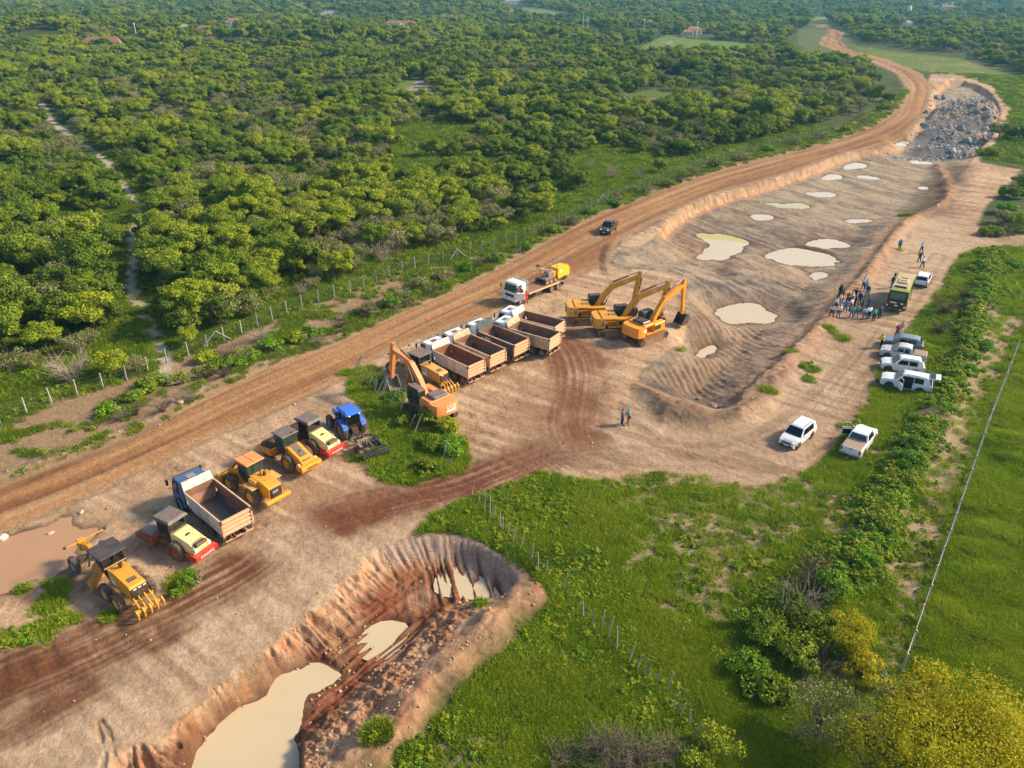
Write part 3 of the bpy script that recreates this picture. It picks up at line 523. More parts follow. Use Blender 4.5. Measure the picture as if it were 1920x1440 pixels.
rim = sstep(3.0, 1.0, mp) * (1 - soft); pc = mixc(pc, C(216, 174, 134), rim * sstep(70, 95, Y) * .95); pc = mixc(pc, C(190, 140, 104), rim * np.clip(noise(X * 2.2, Y * .8, 164), 0, .7))
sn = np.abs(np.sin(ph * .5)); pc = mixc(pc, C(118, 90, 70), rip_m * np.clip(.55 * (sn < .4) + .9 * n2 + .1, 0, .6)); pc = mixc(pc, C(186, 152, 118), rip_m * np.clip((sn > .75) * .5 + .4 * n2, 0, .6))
pc = mixc(pc, mixc(np.zeros((len(X), 3)) + C(134, 118, 104), C(112, 122, 130), np.clip(.6 + n2 + n3, 0, 1)), rub)
pc = mixc(pc, C(206, 168, 122), rub * sstep(-.5, .5, noise(X * .03, Y * .16 + 3, 165)) * .5)
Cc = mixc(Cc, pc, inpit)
Cc = Cc + (DKC[1] - Cc) * DKC[0][:, None]
bermc = np.clip(ber * 1.3, 0, 1) * (DIST < 220); Cc = mixc(Cc, C(190, 140, 108), bermc * .8); Cc = mixc(Cc, C(212, 172, 138), bermc * np.clip(n3 * 1.6, 0, .8))
Cc = mixc(Cc, mixc(np.zeros((len(X), 3)) + C(150, 118, 92), C(112, 94, 80), np.clip(.5 + 1.5 * n2, 0, 1)), mo * .85)
# near pit soils
nc = mixc(np.zeros((len(X), 3)) + C(194, 148, 110), C(160, 130, 108), np.clip(.4 + 1.3 * fbm(X * .2, Y * .2, 3, 171) + .5 * n2, 0, 1)); nc = mixc(nc, C(214, 168, 120), np.clip(rg * 1.5 + .2 * n3, 0, .7)); nc = mixc(nc, C(166, 104, 70), np.clip(-rg * 1.6 + .35 * n2, 0, .75))
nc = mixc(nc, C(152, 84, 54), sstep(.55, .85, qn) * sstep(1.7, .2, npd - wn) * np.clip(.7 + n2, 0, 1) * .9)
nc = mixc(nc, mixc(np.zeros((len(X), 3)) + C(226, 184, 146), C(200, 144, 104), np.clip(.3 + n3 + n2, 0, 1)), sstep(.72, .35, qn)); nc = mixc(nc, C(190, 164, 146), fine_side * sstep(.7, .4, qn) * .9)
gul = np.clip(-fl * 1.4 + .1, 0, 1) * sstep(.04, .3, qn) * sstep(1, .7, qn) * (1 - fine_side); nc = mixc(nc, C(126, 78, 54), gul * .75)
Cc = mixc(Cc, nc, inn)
bnc = np.clip(bn * 1.1, 0, 1) * (DIST < 70); Cc = mixc(Cc, C(212, 166, 128), bnc); Cc = mixc(Cc, C(178, 124, 90), bnc * np.clip(n3 + n2 * .9, 0, .8)); Cc = mixc(Cc, C(92, 70, 58), np.clip(crk, 0, 1) * .35)
# islands of growth
Cc = mixc(Cc, C(110, 116, 52), isl * np.clip(.75 - .9 * n2, 0, 1)); grass = np.maximum(grass * (1 - yard * .97) * (1 - track) * (1 - onroad), isl * np.clip(.8 - 1.2 * n2, 0, 1))
grass *= (1 - inn) * (1 - inpit)
for (px, py, rx, ry) in ((95, 1130, .9, 1.6), (110, 1165, 1.6, .7), (30, 1200, 2.2, .8), (70, 1185, 1.5, .6), (345, 1090, 1.0, .9), (330, 1100, .5, 1.0), (40, 1105, .6, .3), (110, 1095, .8, .4), (1520, 690, 1.0, 1.2), (1515, 710, .8, .8), (1480, 665, .9, .4), (1555, 620, .8, 1.2), (1580, 635, .7, .7), (1690, 470, .5, .5), (700, 860, 2.2, 1.0), (1600, 800, 1.5, .5), (1770, 1000, .1, .1), (1440, 740, 1.0, .6), (820, 800, 1.4, .9), (1160, 505, .5, .3), (1275, 655, .8, .3), (205, 1155, .6, .3), (1700, 398, 1.6, 1.0), (705, 1390, .7, .6), (770, 1425, .8, .8), (900, 1130, .5, .3), (660, 700, 1.5, .8)):
    c = g1(px, py); e = np.exp(-((X - c[0]) / rx) ** 2 - ((Y - c[1]) / ry) ** 2); k = sstep(.35, .7, e + .3 * n3 + .2 * n2)
    grass = np.maximum(grass, k * .9); Cc = mixc(Cc, C(100, 118, 46), k * .8)
# wet rims
Cc = mixc(Cc, C(110, 76, 54), shore * .7 * (DIST < 300)); 
Cc *= (1 + .10 * n4 + .08 * n3)[:, None]; Cc = np.clip(Cc, .01, .8)
# wood/zone ids for the pieces of the ground
zone[:] = 0; zone[fld > .5] = 5; zone[yard > .5] = 3; zone[track > .5] = 4; zone[onroad > .5] = 1; zone[inpit > .5] = 2; zone[inn > .5] = 6; zone[(pa > .5) & (roadS < 0)] = 7
FOR_L = GP([(-900, 820), (-60, 735), (0, 700), (60, 655), (130, 668), (200, 655), (232, 600), (300, 655), (345, 640), (400, 612), (470, 600), (560, 560), (650, 528), (720, 492), (800, 470), (880, 446), (960, 428), (1012, 402), (1045, 372), (1075, 352), (1060, 330), (1100, 292), (1170, 282), (1240, 296), (1300, 292), (1400, 268), (1480, 248), (1570, 226), (1640, 200), (1680, 186), (1690, 172), (1640, 150), (1610, 128), (1560, 108), (1480, 112), (1460, 88), (1500, 55), (1530, 30), (1545, -13), (-2600, -13)])
FOR_R = GP([(1550, -13), (1545, 28), (1590, 62), (1620, 84), (1700, 92), (1800, 104), (1860, 118), (1920, 140), (2400, 222), (3600, 260), (3600, -13)])
forest = np.maximum(sdf(FOR_L, X, Y, 3), sdf(FOR_R, X, Y, 3)) > 0
forest = forest * (1 - np.clip(CLEAR, 0, 1)); _pf = sdf(PUDDLES['pond_far'][0], X, Y, 4); forest *= (_pf < -2)
FOREST = forest.reshape(NY, NX)
ZG = Z.reshape(NY, NX); GRASS = grass.reshape(NY, NX); ZONE = zone.reshape(NY, NX)
def cell(x, y):
    px, py = to_px(np.asarray(x, float), np.asarray(y, float), 0.0)
    return np.interp(px, xs, np.arange(NX)), np.interp(py, ys, np.arange(NY))
def ground(x, y):
    i, j = cell(x, y); i0 = np.clip(np.floor(i).astype(int), 0, NX - 2); j0 = np.clip(np.floor(j).astype(int), 0, NY - 2); a = i - i0; b = j - j0
    return (ZG[j0, i0] * (1 - a) + ZG[j0, i0 + 1] * a) * (1 - b) + (ZG[j0 + 1, i0] * (1 - a) + ZG[j0 + 1, i0 + 1] * a) * b
def gz(x, y): return float(ground(np.array([x]), np.array([y]))[0])
def look(A, x, y):
    i, j = cell(x, y); return A[np.clip(np.round(j).astype(int), 0, NY - 1), np.clip(np.round(i).astype(int), 0, NX - 1)]
def gp3(px, py, dz=0.0):
    """photograph point -> standing point on the terrain"""
    x, y = g1(px, py)
    for _ in range(6): x, y = g1(px, py, gz(x, y))
    return x, y, gz(x, y) + dz

def earth_material():
    m = bpy.data.materials.new('earth'); m.use_nodes = True; t = m.node_tree; b = t.nodes['Principled BSDF']
    b.inputs['Roughness'].default_value = 0.92; b.inputs['Specular IOR Level'].default_value = 0.15
    at = t.nodes.new('ShaderNodeVertexColor'); at.layer_name = 'soil'
    geo = t.nodes.new('ShaderNodeNewGeometry')
    n = t.nodes.new('ShaderNodeTexNoise'); n.inputs['Scale'].default_value = 3.2; n.inputs['Detail'].default_value = 8; n.inputs['Roughness'].default_value = .7
    t.links.new(geo.outputs['Position'], n.inputs['Vector'])
    r = t.nodes.new('ShaderNodeMapRange'); r.inputs['From Min'].default_value = .3; r.inputs['From Max'].default_value = .7; r.inputs['To Min'].default_value = .80; r.inputs['To Max'].default_value = 1.20
    t.links.new(n.outputs['Fac'], r.inputs['Value'])
    mu = t.nodes.new('ShaderNodeMix'); mu.data_type = 'RGBA'; mu.blend_type = 'MULTIPLY'; mu.inputs['Factor'].default_value = 1
    n5 = t.nodes.new('ShaderNodeTexNoise'); n5.inputs['Scale'].default_value = .9; n5.inputs['Detail'].default_value = 10; n5.inputs['Roughness'].default_value = .78; n5.inputs['Distortion'].default_value = .6; t.links.new(geo.outputs['Position'], n5.inputs['Vector'])
    r5 = t.nodes.new('ShaderNodeMapRange'); r5.inputs['From Min'].default_value = .32; r5.inputs['From Max'].default_value = .68; r5.inputs['To Min'].default_value = .78; r5.inputs['To Max'].default_value = 1.22; t.links.new(n5.outputs['Fac'], r5.inputs['Value'])
    mm = t.nodes.new('ShaderNodeMath'); mm.operation = 'MULTIPLY'; t.links.new(r.outputs[0], mm.inputs[0]); t.links.new(r5.outputs[0], mm.inputs[1])
    t.links.new(at.outputs['Color'], mu.inputs['A']); t.links.new(mm.outputs[0], mu.inputs['B']); t.links.new(mu.outputs['Result'], b.inputs['Base Color'])
    n2_ = t.nodes.new('ShaderNodeTexNoise'); n2_.inputs['Scale'].default_value = 2.2; n2_.inputs['Detail'].default_value = 9; n2_.inputs['Roughness'].default_value = .72
    t.links.new(geo.outputs['Position'], n2_.inputs['Vector'])
    bp = t.nodes.new('ShaderNodeBump'); bp.inputs['Strength'].default_value = .75; bp.inputs['Distance'].default_value = .26
    t.links.new(n2_.outputs['Fac'], bp.inputs['Height']); t.links.new(bp.outputs[0], b.inputs['Normal'])
    return m
EARTH = earth_material()
def build_ground():
    V = np.stack([X, Y, Z], 1); idx = np.arange(NX * NY).reshape(NY, NX)
    F = np.stack([idx[:-1, :-1].ravel(), idx[1:, :-1].ravel(), idx[1:, 1:].ravel(), idx[:-1, 1:].ravel()], 1)
    # vertex normals of the whole sheet, so that the pieces shade across their joints
    P = V.reshape(NY, NX, 3); du = np.gradient(P, axis=1); dv_ = np.gradient(P, axis=0); N = np.cross(dv_.reshape(-1, 3), du.reshape(-1, 3)); N /= np.linalg.norm(N, axis=1)[:, None] + 1e-12
    N *= np.sign(N[:, 2:3] + 1e-9)
    fz = ZONE[:-1, :-1].ravel()
    names = {0: 'ground', 1: 'dirt_road', 2: 'excavation_pit', 3: 'work_yard', 4: 'dirt_track', 5: 'field', 6: 'borrow_pit', 7: 'footpath'}
    col = np.concatenate([Cc, np.ones((len(Cc), 1))], 1)
    for zid, nm in names.items():
        f = F[fz == zid]
        if len(f) == 0: continue
        u, inv = np.unique(f.ravel(), return_inverse=True); f2 = inv.reshape(-1, 4)
        me = fast_mesh(nm, V[u], f2, (EARTH,), smooth=True)
        ca = me.color_attributes.new('soil', 'FLOAT_COLOR', 'POINT'); ca.data.foreach_set('color', np.ascontiguousarray(col[u], np.float32).ravel())
        me.normals_split_custom_set_from_vertices([tuple(q) for q in N[u]])
        tag(link(nm, me), kind='structure')
build_ground()
# ---- standing water
def water_mat(name, c, rough=.06):
    m = bpy.data.materials.new(name); m.use_nodes = True; t = m.node_tree; b = t.nodes['Principled BSDF']
    b.inputs['Base Color'].default_value = (*(lin(c) * .75), 1); b.inputs['Roughness'].default_value = rough; b.inputs['Specular IOR Level'].default_value = .5
    geo = t.nodes.new('ShaderNodeNewGeometry'); n = t.nodes.new('ShaderNodeTexNoise'); n.inputs['Scale'].default_value = .25; n.inputs['Detail'].default_value = 3
    t.links.new(geo.outputs['Position'], n.inputs['Vector'])
    mx = t.nodes.new('ShaderNodeMix'); mx.data_type = 'RGBA'; mx.inputs['A'].default_value = (*(lin(c) * .70), 1); mx.inputs['B'].default_value = (*(lin([v * .93 for v in c]) * .70), 1)
    t.links.new(n.outputs['Fac'], mx.inputs['Factor']); t.links.new(mx.outputs['Result'], b.inputs['Base Color'])
    nb = t.nodes.new('ShaderNodeTexNoise'); nb.inputs['Scale'].default_value = 3.5; nb.inputs['Detail'].default_value = 2; t.links.new(geo.outputs['Position'], nb.inputs['Vector'])
    bp = t.nodes.new('ShaderNodeBump'); bp.inputs['Strength'].default_value = .04; bp.inputs['Distance'].default_value = .05; t.links.new(nb.outputs['Fac'], bp.inputs['Height']); t.links.new(bp.outputs[0], b.inputs['Normal'])
    return m
WM = {'cream': water_mat('muddy_water_cream', (228, 208, 168)), 'tan': water_mat('muddy_water_tan', (204, 158, 116), .2), 'green': water_mat('muddy_water_greenish', (214, 196, 120)), 'lime': water_mat('muddy_water_yellow', (216, 196, 60)), 'brown': water_mat('muddy_water_brown', (150, 112, 84), .6)}
WN = {'c_shallow': 'lime', 'yard_pond': 'tan', 'c': 'cream', 'g': 'green', 'pond_far': 'brown'}
def build_water():
    for nme, (pl, zw) in PUDDLES.items():
        c = pl.mean(0); m = .25 if nme.startswith('f') and len(nme) > 1 else .0 if nme == 'c_shallow' else .9
        q = pl + (pl - c) / (np.linalg.norm(pl - c, axis=1)[:, None] + 1e-6) * m
        me = bpy.data.meshes.new('water'); me.from_pydata([(a, b, zw) for a, b in q], [], [tuple(range(len(q)))]); me.materials.append(WM[WN.get(nme, 'cream')])
        if me.polygons[0].normal.z < 0: me.flip_normals()
        tag(link('puddle', me), kind='structure')
build_water()
# ================================================================ PLANTS
LM = {
 'bright': leaf_mat('leaves_bright', [(138, 152, 28), (152, 162, 30), (124, 142, 28), (160, 168, 40), (130, 148, 28)]),
 'mid': leaf_mat('leaves_mid', [(114, 134, 26), (126, 144, 30), (104, 126, 26), (134, 148, 32)]),
 'dark': leaf_mat('leaves_dark', [(92, 114, 24), (104, 124, 28), (84, 106, 26)]),
 'olive': leaf_mat('leaves_olive', [(134, 138, 82), (120, 126, 72), (148, 144, 96)]),
 'yellow': leaf_mat('leaves_yellow', [(176, 168, 20), (170, 164, 24), (188, 176, 28)], .35),
 'weed': leaf_mat('weed_leaves', [(104, 148, 28), (124, 160, 32), (88, 130, 28), (146, 166, 36)], .3),
 'grass_d': leaf_mat('grass_dark', [(98, 124, 28), (110, 134, 30), (88, 112, 28)], .3),
 'grass_y': leaf_mat('grass_yellow', [(146, 164, 36), (160, 172, 44), (136, 152, 40)], .3),
 'grass': leaf_mat('grass_blades', [(132, 162, 28), (150, 172, 32), (118, 150, 28), (164, 178, 46)], .3),
}
WOOD = mat('bark', (112, 96, 80), .9, grain=.2); DEAD = mat('dead_wood', (158, 142, 124), .9, grain=.2); DARKTWIG = mat('brown_twigs', (92, 74, 66), .95)
def leaves(rng, cen, rad, n, size, up=.25, squash=.75, jit=.7, inner=.25):
    """leaf cards on the skin of several lobes -> V, F, tint"""
    cen = np.array(cen, float); rad = np.array(rad, float)
    wts = rad ** 2 / (rad ** 2).sum(); b = rng.choice(len(cen), n, p=wts)
    d = rng.normal(size=(n, 3)); d[:, 2] = np.where(d[:, 2] < -.35, -d[:, 2], d[:, 2]); d /= np.linalg.norm(d, axis=1)[:, None]
    r = rad[b] * (1 - inner * rng.random(n) ** 1.5 + .10 * rng.normal(size=n))
    c = cen[b] + d * r[:, None] * np.array([1, 1, squash])
    nn = d + rng.normal(size=(n, 3)) * jit; nn[:, 2] += up; nn /= np.linalg.norm(nn, axis=1)[:, None]
    u = np.cross(nn, rng.normal(size=(n, 3))); u /= np.linalg.norm(u, axis=1)[:, None]; v = np.cross(nn, u)
    s = size * (.6 + .8 * rng.random(n))[:, None]
    V = np.stack([c - u * s * .5, c - v * s * .34, c + u * s * .55 , c + v * s * .34], 1).reshape(-1, 3)
    F = np.arange(4 * n).reshape(n, 4); lobe = rng.random(len(cen))
    return V, F, np.clip(.55 * rng.random(n) + .45 * lobe[b], 0, 1)
def cores(cen, rad, k=.78, squash=.75):
    Vs, Fs = [], []; o = 0
    for c, r in zip(cen, rad):
        m, n = 5, 8; vs = [(0, 0, -1)]
        for i in range(1, m):
            a = -math.pi / 2 + math.pi * i / m
            for j in range(n): t = 2 * math.pi * j / n; vs.append((math.cos(a) * math.cos(t), math.cos(a) * math.sin(t), math.sin(a)))
        vs.append((0, 0, 1)); fs = []
        for j in range(n): fs.append((0, 1 + (j + 1) % n, 1 + j, 1 + j)); fs.append((len(vs) - 1, 1 + (m - 2) * n + j, 1 + (m - 2) * n + (j + 1) % n, 1 + (m - 2) * n + (j + 1) % n))
        for i in range(m - 2):
            for j in range(n): fs.append((1 + i * n + j, 1 + i * n + (j + 1) % n, 1 + (i + 1) * n + (j + 1) % n, 1 + (i + 1) * n + j))
        Vs.append(np.array(vs) * r * k * np.array([1, 1, squash]) + np.array(c)); Fs.append(np.array([f for f in fs if len(set(f)) == 4]) + o); o += len(vs)
    V = np.concatenate(Vs); F = np.concatenate(Fs); return V, F, np.full(len(F), .3)
def lobes(rng, R, H, n, low=.35):
    """lobe centres and radii filling a crown of radius R between heights low*H and H"""
    cen = [(0, 0, H * (low + 1) / 2)]; rad = [R * .54]
    for i in range(n):
        a = 2 * math.pi * (i / n + rng.random() * .16); q = R * (.34 + .50 * rng.random()); r = R * (.20 + .27 * rng.random())
        z = H * low + r * .5 + (H * (1 - low) - r * 1.1) * (rng.random() * .85 + .1) * (1 - .25 * q / R); cen.append((q * math.cos(a), q * math.sin(a), z)); rad.append(r)
    return cen, rad
def join(parts):
    Vs, Fs, Ts, o = [], [], [], 0
    for V, F, T in parts: Vs.append(V); Fs.append(F + o); Ts.append(T); o += len(V)
    return np.concatenate(Vs), np.concatenate(Fs), np.concatenate(Ts)
def limb_set(rng, H, cen, r=.10):
    m = MB(); j = rng.normal(size=(3, 2)) * .08
    top = (j[1][0], j[1][1], H * .45); m.tube([(0, 0, -.15), (j[0][0], j[0][1], H * .22), top], [r * 1.25, r, r * .75], 6)
    for c in cen[1:]:
        m.tube([(j[0][0], j[0][1], H * .2 + .1 * rng.random()), (c[0] * .45, c[1] * .45, (H * .3 + c[2]) * .5), (c[0] * .95, c[1] * .95, c[2])], [r * .6, r * .4, r * .18], 5)
    return m
def twigs(rng, H, R, n=14, sub=4, r=.035, spread=1.0):
    m = MB()
    for i in range(n):
        a = 2 * math.pi * rng.random(); q = R * (.35 + .65 * rng.random()) * spread; h = H * (.55 + .45 * rng.random())
        p0 = np.array((rng.normal() * .1, rng.normal() * .1, 0)); p2 = np.array((q * math.cos(a), q * math.sin(a), h)); p1 = p0 * .4 + p2 * .6 * np.array((.75, .75, 1)) + rng.normal(size=3) * .12 * R
        m.tube([p0, p1 * .6, p1, p2], [r, r * .8, r * .55, r * .25], 4)
        for k in range(sub):
            t = .35 + .6 * rng.random(); b = p0 * (1 - t) + p1 * t if t < .5 else p1 * (1 - (t - .5) * 2) + p2 * (t - .5) * 2
            e = b + (p2 - p0) * (.18 + .2 * rng.random()) + rng.normal(size=3) * .22 * R; m.tube([b, (b + e) / 2 + rng.normal(size=3) * .05 * R, e], [r * .45, r * .3, r * .14], 3)
    return m
class Kind: pass
KINDS = {}
def tree_kind(key, seed, R, H, n, nl, leaf, lm, low=.3, dense=True, tw=0, wood=WOOD, r=.10, inner=.25):
    rng = np.random.default_rng(seed); cen, rad = lobes(rng, R, H, n, low); parts = [leaves(rng, cen, rad, nl, leaf, inner=inner)]
    if dense: parts.append(cores(cen, rad))
    V, F, T = join(parts); k = Kind(); k.crown = fast_mesh('crown', V, F, (LM[lm],), T); m = limb_set(rng, H, cen, r)
    if tw: t = twigs(rng, H, R, tw, 3, .03); m.add(t.v, t.f)
    k.trunk = m.mesh('trunk', wood)
    # crown and trunk in one mesh, for the far wood
    tv = np.array([v.co for v in k.trunk.vertices]); tf = [tuple(p.vertices) for p in k.trunk.polygons]; tf = np.array([f for f in tf if len(f) == 4])
    V2 = np.concatenate([V, tv]); F2 = np.concatenate([F, tf + len(V)]); mi = np.concatenate([np.zeros(len(F)), np.ones(len(tf))])
    k.whole = fast_mesh('woodland_tree', V2, F2, (LM[lm], wood), np.concatenate([T, np.zeros(len(tf))]), midx=mi); k.R = R; k.H = H; KINDS[key] = k; return k
for i in range(4): tree_kind('bright%d' % i, 100 + i, 2.5, 4.4 + .3 * i, 13 + i % 3, 3600, .245, 'bright')
for i in range(3): tree_kind('mid%d' % i, 120 + i, 2.7, 4.8 + .3 * i, 13, 3600, .24, 'mid')
for i in range(2): tree_kind('dark%d' % i, 140 + i, 2.6, 4.6, 12, 3400, .245, 'dark', low=.15)
for i in range(2): tree_kind('olive%d' % i, 160 + i, 2.4, 3.6, 7, 1300, .22, 'olive', dense=False, tw=12, low=.25, inner=.6)
k = Kind(); rng = np.random.default_rng(180); k.R = 2.2; k.H = 3.2; k.crown = twigs(rng, 3.2, 2.2, 34, 7, .03).mesh('crown', DEAD); k.trunk = MB().tube([(0, 0, -.1), (0, 0, .7)], [.1, .07]).mesh('trunk', DEAD); k.whole = k.crown; KINDS['bare0'] = k
CRN = {'bright': 'bright yellow green', 'mid': 'mid green', 'dark': 'dark green', 'olive': 'greyish olive thin-leaved', 'bare': 'grey leafless'}
def plant(name, key, x, y, s, rz, label, cat, group=None, sz=1.0, crown_name='crown'):
    k = KINDS[key]; t = thing(name, label, cat, (x, y, gz(x, y) - .05), rz, group); t.scale = (s, s, s * sz)
    link(crown_name, k.crown, t); link('trunk', k.trunk, t); return t
def scatter(name, P, scl, rot, pick, objs, label):
    me = bpy.data.meshes.new(name); me.vertices.add(len(P)); me.vertices.foreach_set('co', np.ascontiguousarray(P, np.float32).ravel())
    for nm, ty, ar in (('scl', 'FLOAT', scl), ('rotz', 'FLOAT', rot), ('pick', 'INT', pick)):
        a = me.attributes.new(nm, ty, 'POINT'); a.data.foreach_set('value', np.ascontiguousarray(ar, np.int32 if ty == 'INT' else np.float32))
    o = link(name, me); tag(o, label, None, None, 'stuff')
    lib = bpy.data.collections.new(name + '_kinds')
    for i, m in enumerate(objs): lib.objects.link(bpy.data.objects.new('%s_%02d' % (name, i), m))
    g = bpy.data.node_groups.new(name, 'GeometryNodeTree'); g.interface.new_socket('Geometry', in_out='INPUT', socket_type='NodeSocketGeometry'); g.interface.new_socket('Geometry', in_out='OUTPUT', socket_type='NodeSocketGeometry')
    N = g.nodes; L = g.links; gi = N.new('NodeGroupInput'); go = N.new('NodeGroupOutput'); ci = N.new('GeometryNodeCollectionInfo'); ci.inputs[0].default_value = lib; ci.inputs[1].default_value = True; ci.inputs[2].default_value = True
    ip = N.new('GeometryNodeInstanceOnPoints'); ip.inputs['Pick Instance'].default_value = True
    def attr(nm, ty): n = N.new('GeometryNodeInputNamedAttribute'); n.data_type = ty; n.inputs[0].default_value = nm; return n.outputs[0]
    cx = N.new('ShaderNodeCombineXYZ'); L.new(attr('rotz', 'FLOAT'), cx.inputs[2])
    er = N.new('FunctionNodeEulerToRotation'); L.new(cx.outputs[0], er.inputs[0])
    L.new(gi.outputs[0], ip.inputs['Points']); L.new(ci.outputs[0], ip.inputs['Instance']); L.new(attr('pick', 'INT'), ip.inputs['Instance Index']); L.new(er.outputs[0], ip.inputs['Rotation']); L.new(attr('scl', 'FLOAT'), ip.inputs['Scale']); L.new(ip.outputs[0], go.inputs[0])
    md = o.modifiers.new('scatter', 'NODES'); md.node_group = g; return o
def build_forest():
    rng = np.random.default_rng(5); P = []
    for d0, d1, sp in ((55, 230, 3.0), (230, 480, 4.2), (480, 900, 5.8), (900, 1750, 8.5)):
        n = int(2 * d1 * .95 / sp); gx_, gy_ = np.meshgrid((np.arange(n) - n / 2) * sp, np.arange(d0 * .6, d1, sp)); x = gx_.ravel() + rng.uniform(-.48, .48, gx_.size) * sp; y = gy_.ravel() + rng.uniform(-.48, .48, gx_.size) * sp
        d = np.hypot(x, y); px, py = to_px(x, y, 0.0); kk = (d >= d0) & (d < d1) & (px > -220) & (px < 2140); x, y = x[kk], y[kk]
        f = look(FOREST, x, y); kk = rng.random(len(x)) < f; x, y = x[kk], y[kk]
        gap = fbm(x * .045, y * .045, 3, 301); kk = gap > -.36; x, y = x[kk], y[kk]
        s = (sp / 3.0) ** .55 * (.47 + .72 * rng.random(len(x)) ** 1.5) * (1 + .35 * fbm(x * .03, y * .03, 2, 302)); P.append(np.stack([x, y, s], 1))
    P = np.concatenate(P); x, y, s = P.T; z = ground(x, y) - .1
    t = fbm(x * .03, y * .03, 3, 303) + .55 * rng.normal(size=len(x)) * .6
    keys = ['bright0', 'bright1', 'bright2', 'bright3', 'mid0', 'mid1', 'mid2', 'dark0', 'dark1', 'olive0', 'olive1', 'bare0']
    pick = np.where(t > .12, rng.integers(0, 4, len(x)), np.where(t > -.22, rng.integers(4, 7, len(x)), rng.integers(7, 9, len(x))))
    gl = fbm(x * .05 + 50, y * .05, 3, 304); r_ = rng.random(len(x)); pick = np.where((gl > .0) & (r_ < .5), rng.integers(9, 11, len(x)), pick); pick = np.where((gl > .12) & (r_ > .93) & (y < 300), 11, pick)
    px, py = to_px(x, y, z + 2.5); vis = (px > -20) & (px < 1940) & (py > -5) & (py < 1440); size = np.where(vis, s / np.hypot(np.hypot(x, y), CH - z), 0)
    size = size * np.where(pick == 11, .6, 1); order = np.argsort(-size); first = order[:290]; rest = order[290:]
    for i in first:
        key = keys[pick[i]]; kd = CRN[key[:-1]]
        plant('woodland_tree', key, x[i], y[i], float(s[i]), float(rng.random() * 6.28), '%s tree in the dense wood beyond the wire fence' % kd if key[:-1] != 'bare' else 'grey leafless tree standing among the green wood', 'tree', '%s trees of the wood' % kd, .85 + .3 * rng.random())
    scatter('woodland', np.stack([x, y, z], 1)[rest], s[rest], rng.random(len(rest)) * 6.28, pick[rest], [KINDS[q].whole for q in keys], 'dense green scrub woodland reaching back to the hazy hills')
    return len(x)
# ---- low growth
def tuft(seed, n, R, h, w, lm='grass'):
    rng = np.random.default_rng(seed); a = rng.random(n) * 6.28; q = R * np.sqrt(rng.random(n)); b = np.stack([q * np.cos(a), q * np.sin(a), np.zeros(n)], 1)
    d = rng.normal(size=(n, 3)) * .45; d[:, 2] = 1; hh = h * (.5 + .7 * rng.random(n)); t = b + d * hh[:, None]; s = np.cross(d, rng.normal(size=(n, 3))); s = s / np.linalg.norm(s, axis=1)[:, None] * w
    V = np.stack([b - s, b + s, t + s * .3, t - s * .3], 1).reshape(-1, 3); return fast_mesh('grass_tuft', V, np.arange(4 * n).reshape(n, 4), (LM[lm],), rng.random(n))
def weed(seed, R, H, n, leaf, lm='weed'):
    rng = np.random.default_rng(seed); cen, rad = lobes(rng, R, H, 4, .1); V, F, T = leaves(rng, cen, rad, n, leaf, up=.5, squash=.8, inner=.5); V[:, 2] = np.maximum(V[:, 2], .01); return fast_mesh('weed', V, F, (LM[lm],), T)
def build_cover():
    rng = np.random.default_rng(9); kinds = [tuft(0, 70, .42, .26, .018), tuft(1, 70, .42, .24, .018, 'grass_d'), tuft(2, 70, .42, .30, .018, 'grass_y')] + [weed(10 + i, .42, .5, 85, .17) for i in range(3)] + [weed(20 + i, .5, .6, 100, .15, 'bright') for i in range(2)] + [weed(30, .5, .55, 80, .16, 'mid')]
    n = 500000; d = 24 * (400 / 24) ** rng.random(n); a = rng.uniform(-.85, .85, n); x = d * np.sin(a); y = d * np.cos(a); px, py = to_px(x, y, 0.0)
    kk = (px > -60) & (px < 1980) & (py < 1520); x, y, d = x[kk], y[kk], d[kk]
    g = look(GRASS, x, y); zf = look(ZONE, x, y); kk = rng.random(len(x)) < g * np.where(zf == 5, 1, .9); x, y, d, zf_ = x[kk], y[kk], d[kk], zf[kk]
    frr = sdf(FIELD_R, x, y, 4) > 0; n2_ = fbm(x * .22, y * .22, 3, 401); bnk = np.exp(-(pline(BANK, x, y)[0] / 1.9) ** 2)
    gk = np.clip(np.round(1 + 1.5 * fbm(x * .3, y * .3, 3, 402) + .5 * rng.normal(size=len(x)) * .8), 0, 2).astype(int); gk = np.array([1, 0, 2])[gk]
    wf = look(FOREST, x, y) > .5; gk = np.where((zf_ == 0) & (rng.random(len(x)) < .75), 1, gk)
    lf = n2_ * .7 + .9 * rng.random(len(x)) + bnk * .7 - .45; pick = np.where(frr, gk, np.where(lf > .30, rng.integers(3, 9, len(x)), gk))
    s = np.where(pick < 3, .75 + .5 * rng.random(len(x)), .30 + .55 * rng.random(len(x)) ** 2 + .6 * bnk) * (1 + np.clip((d - 60) / 120, 0, 2.4) * .7); s = np.where(frr, s * (.8 + .5 * np.clip(fbm(x * .35 + y * .2, y * .6, 4, 96), 0, 1)), s)
    if len(x) > 130000: q = rng.choice(len(x), 130000, replace=False); x, y, s, pick = x[q], y[q], s[q], pick[q]
    scatter('ground_cover', np.stack([x, y, ground(x, y) - .02], 1), s, rng.random(len(x)) * 6.28, pick, kinds, 'green grass and leafy weeds covering the fields and verges'); return len(x)
NF = build_forest(); NG = build_cover(); print('trees', NF, 'cover', NG)
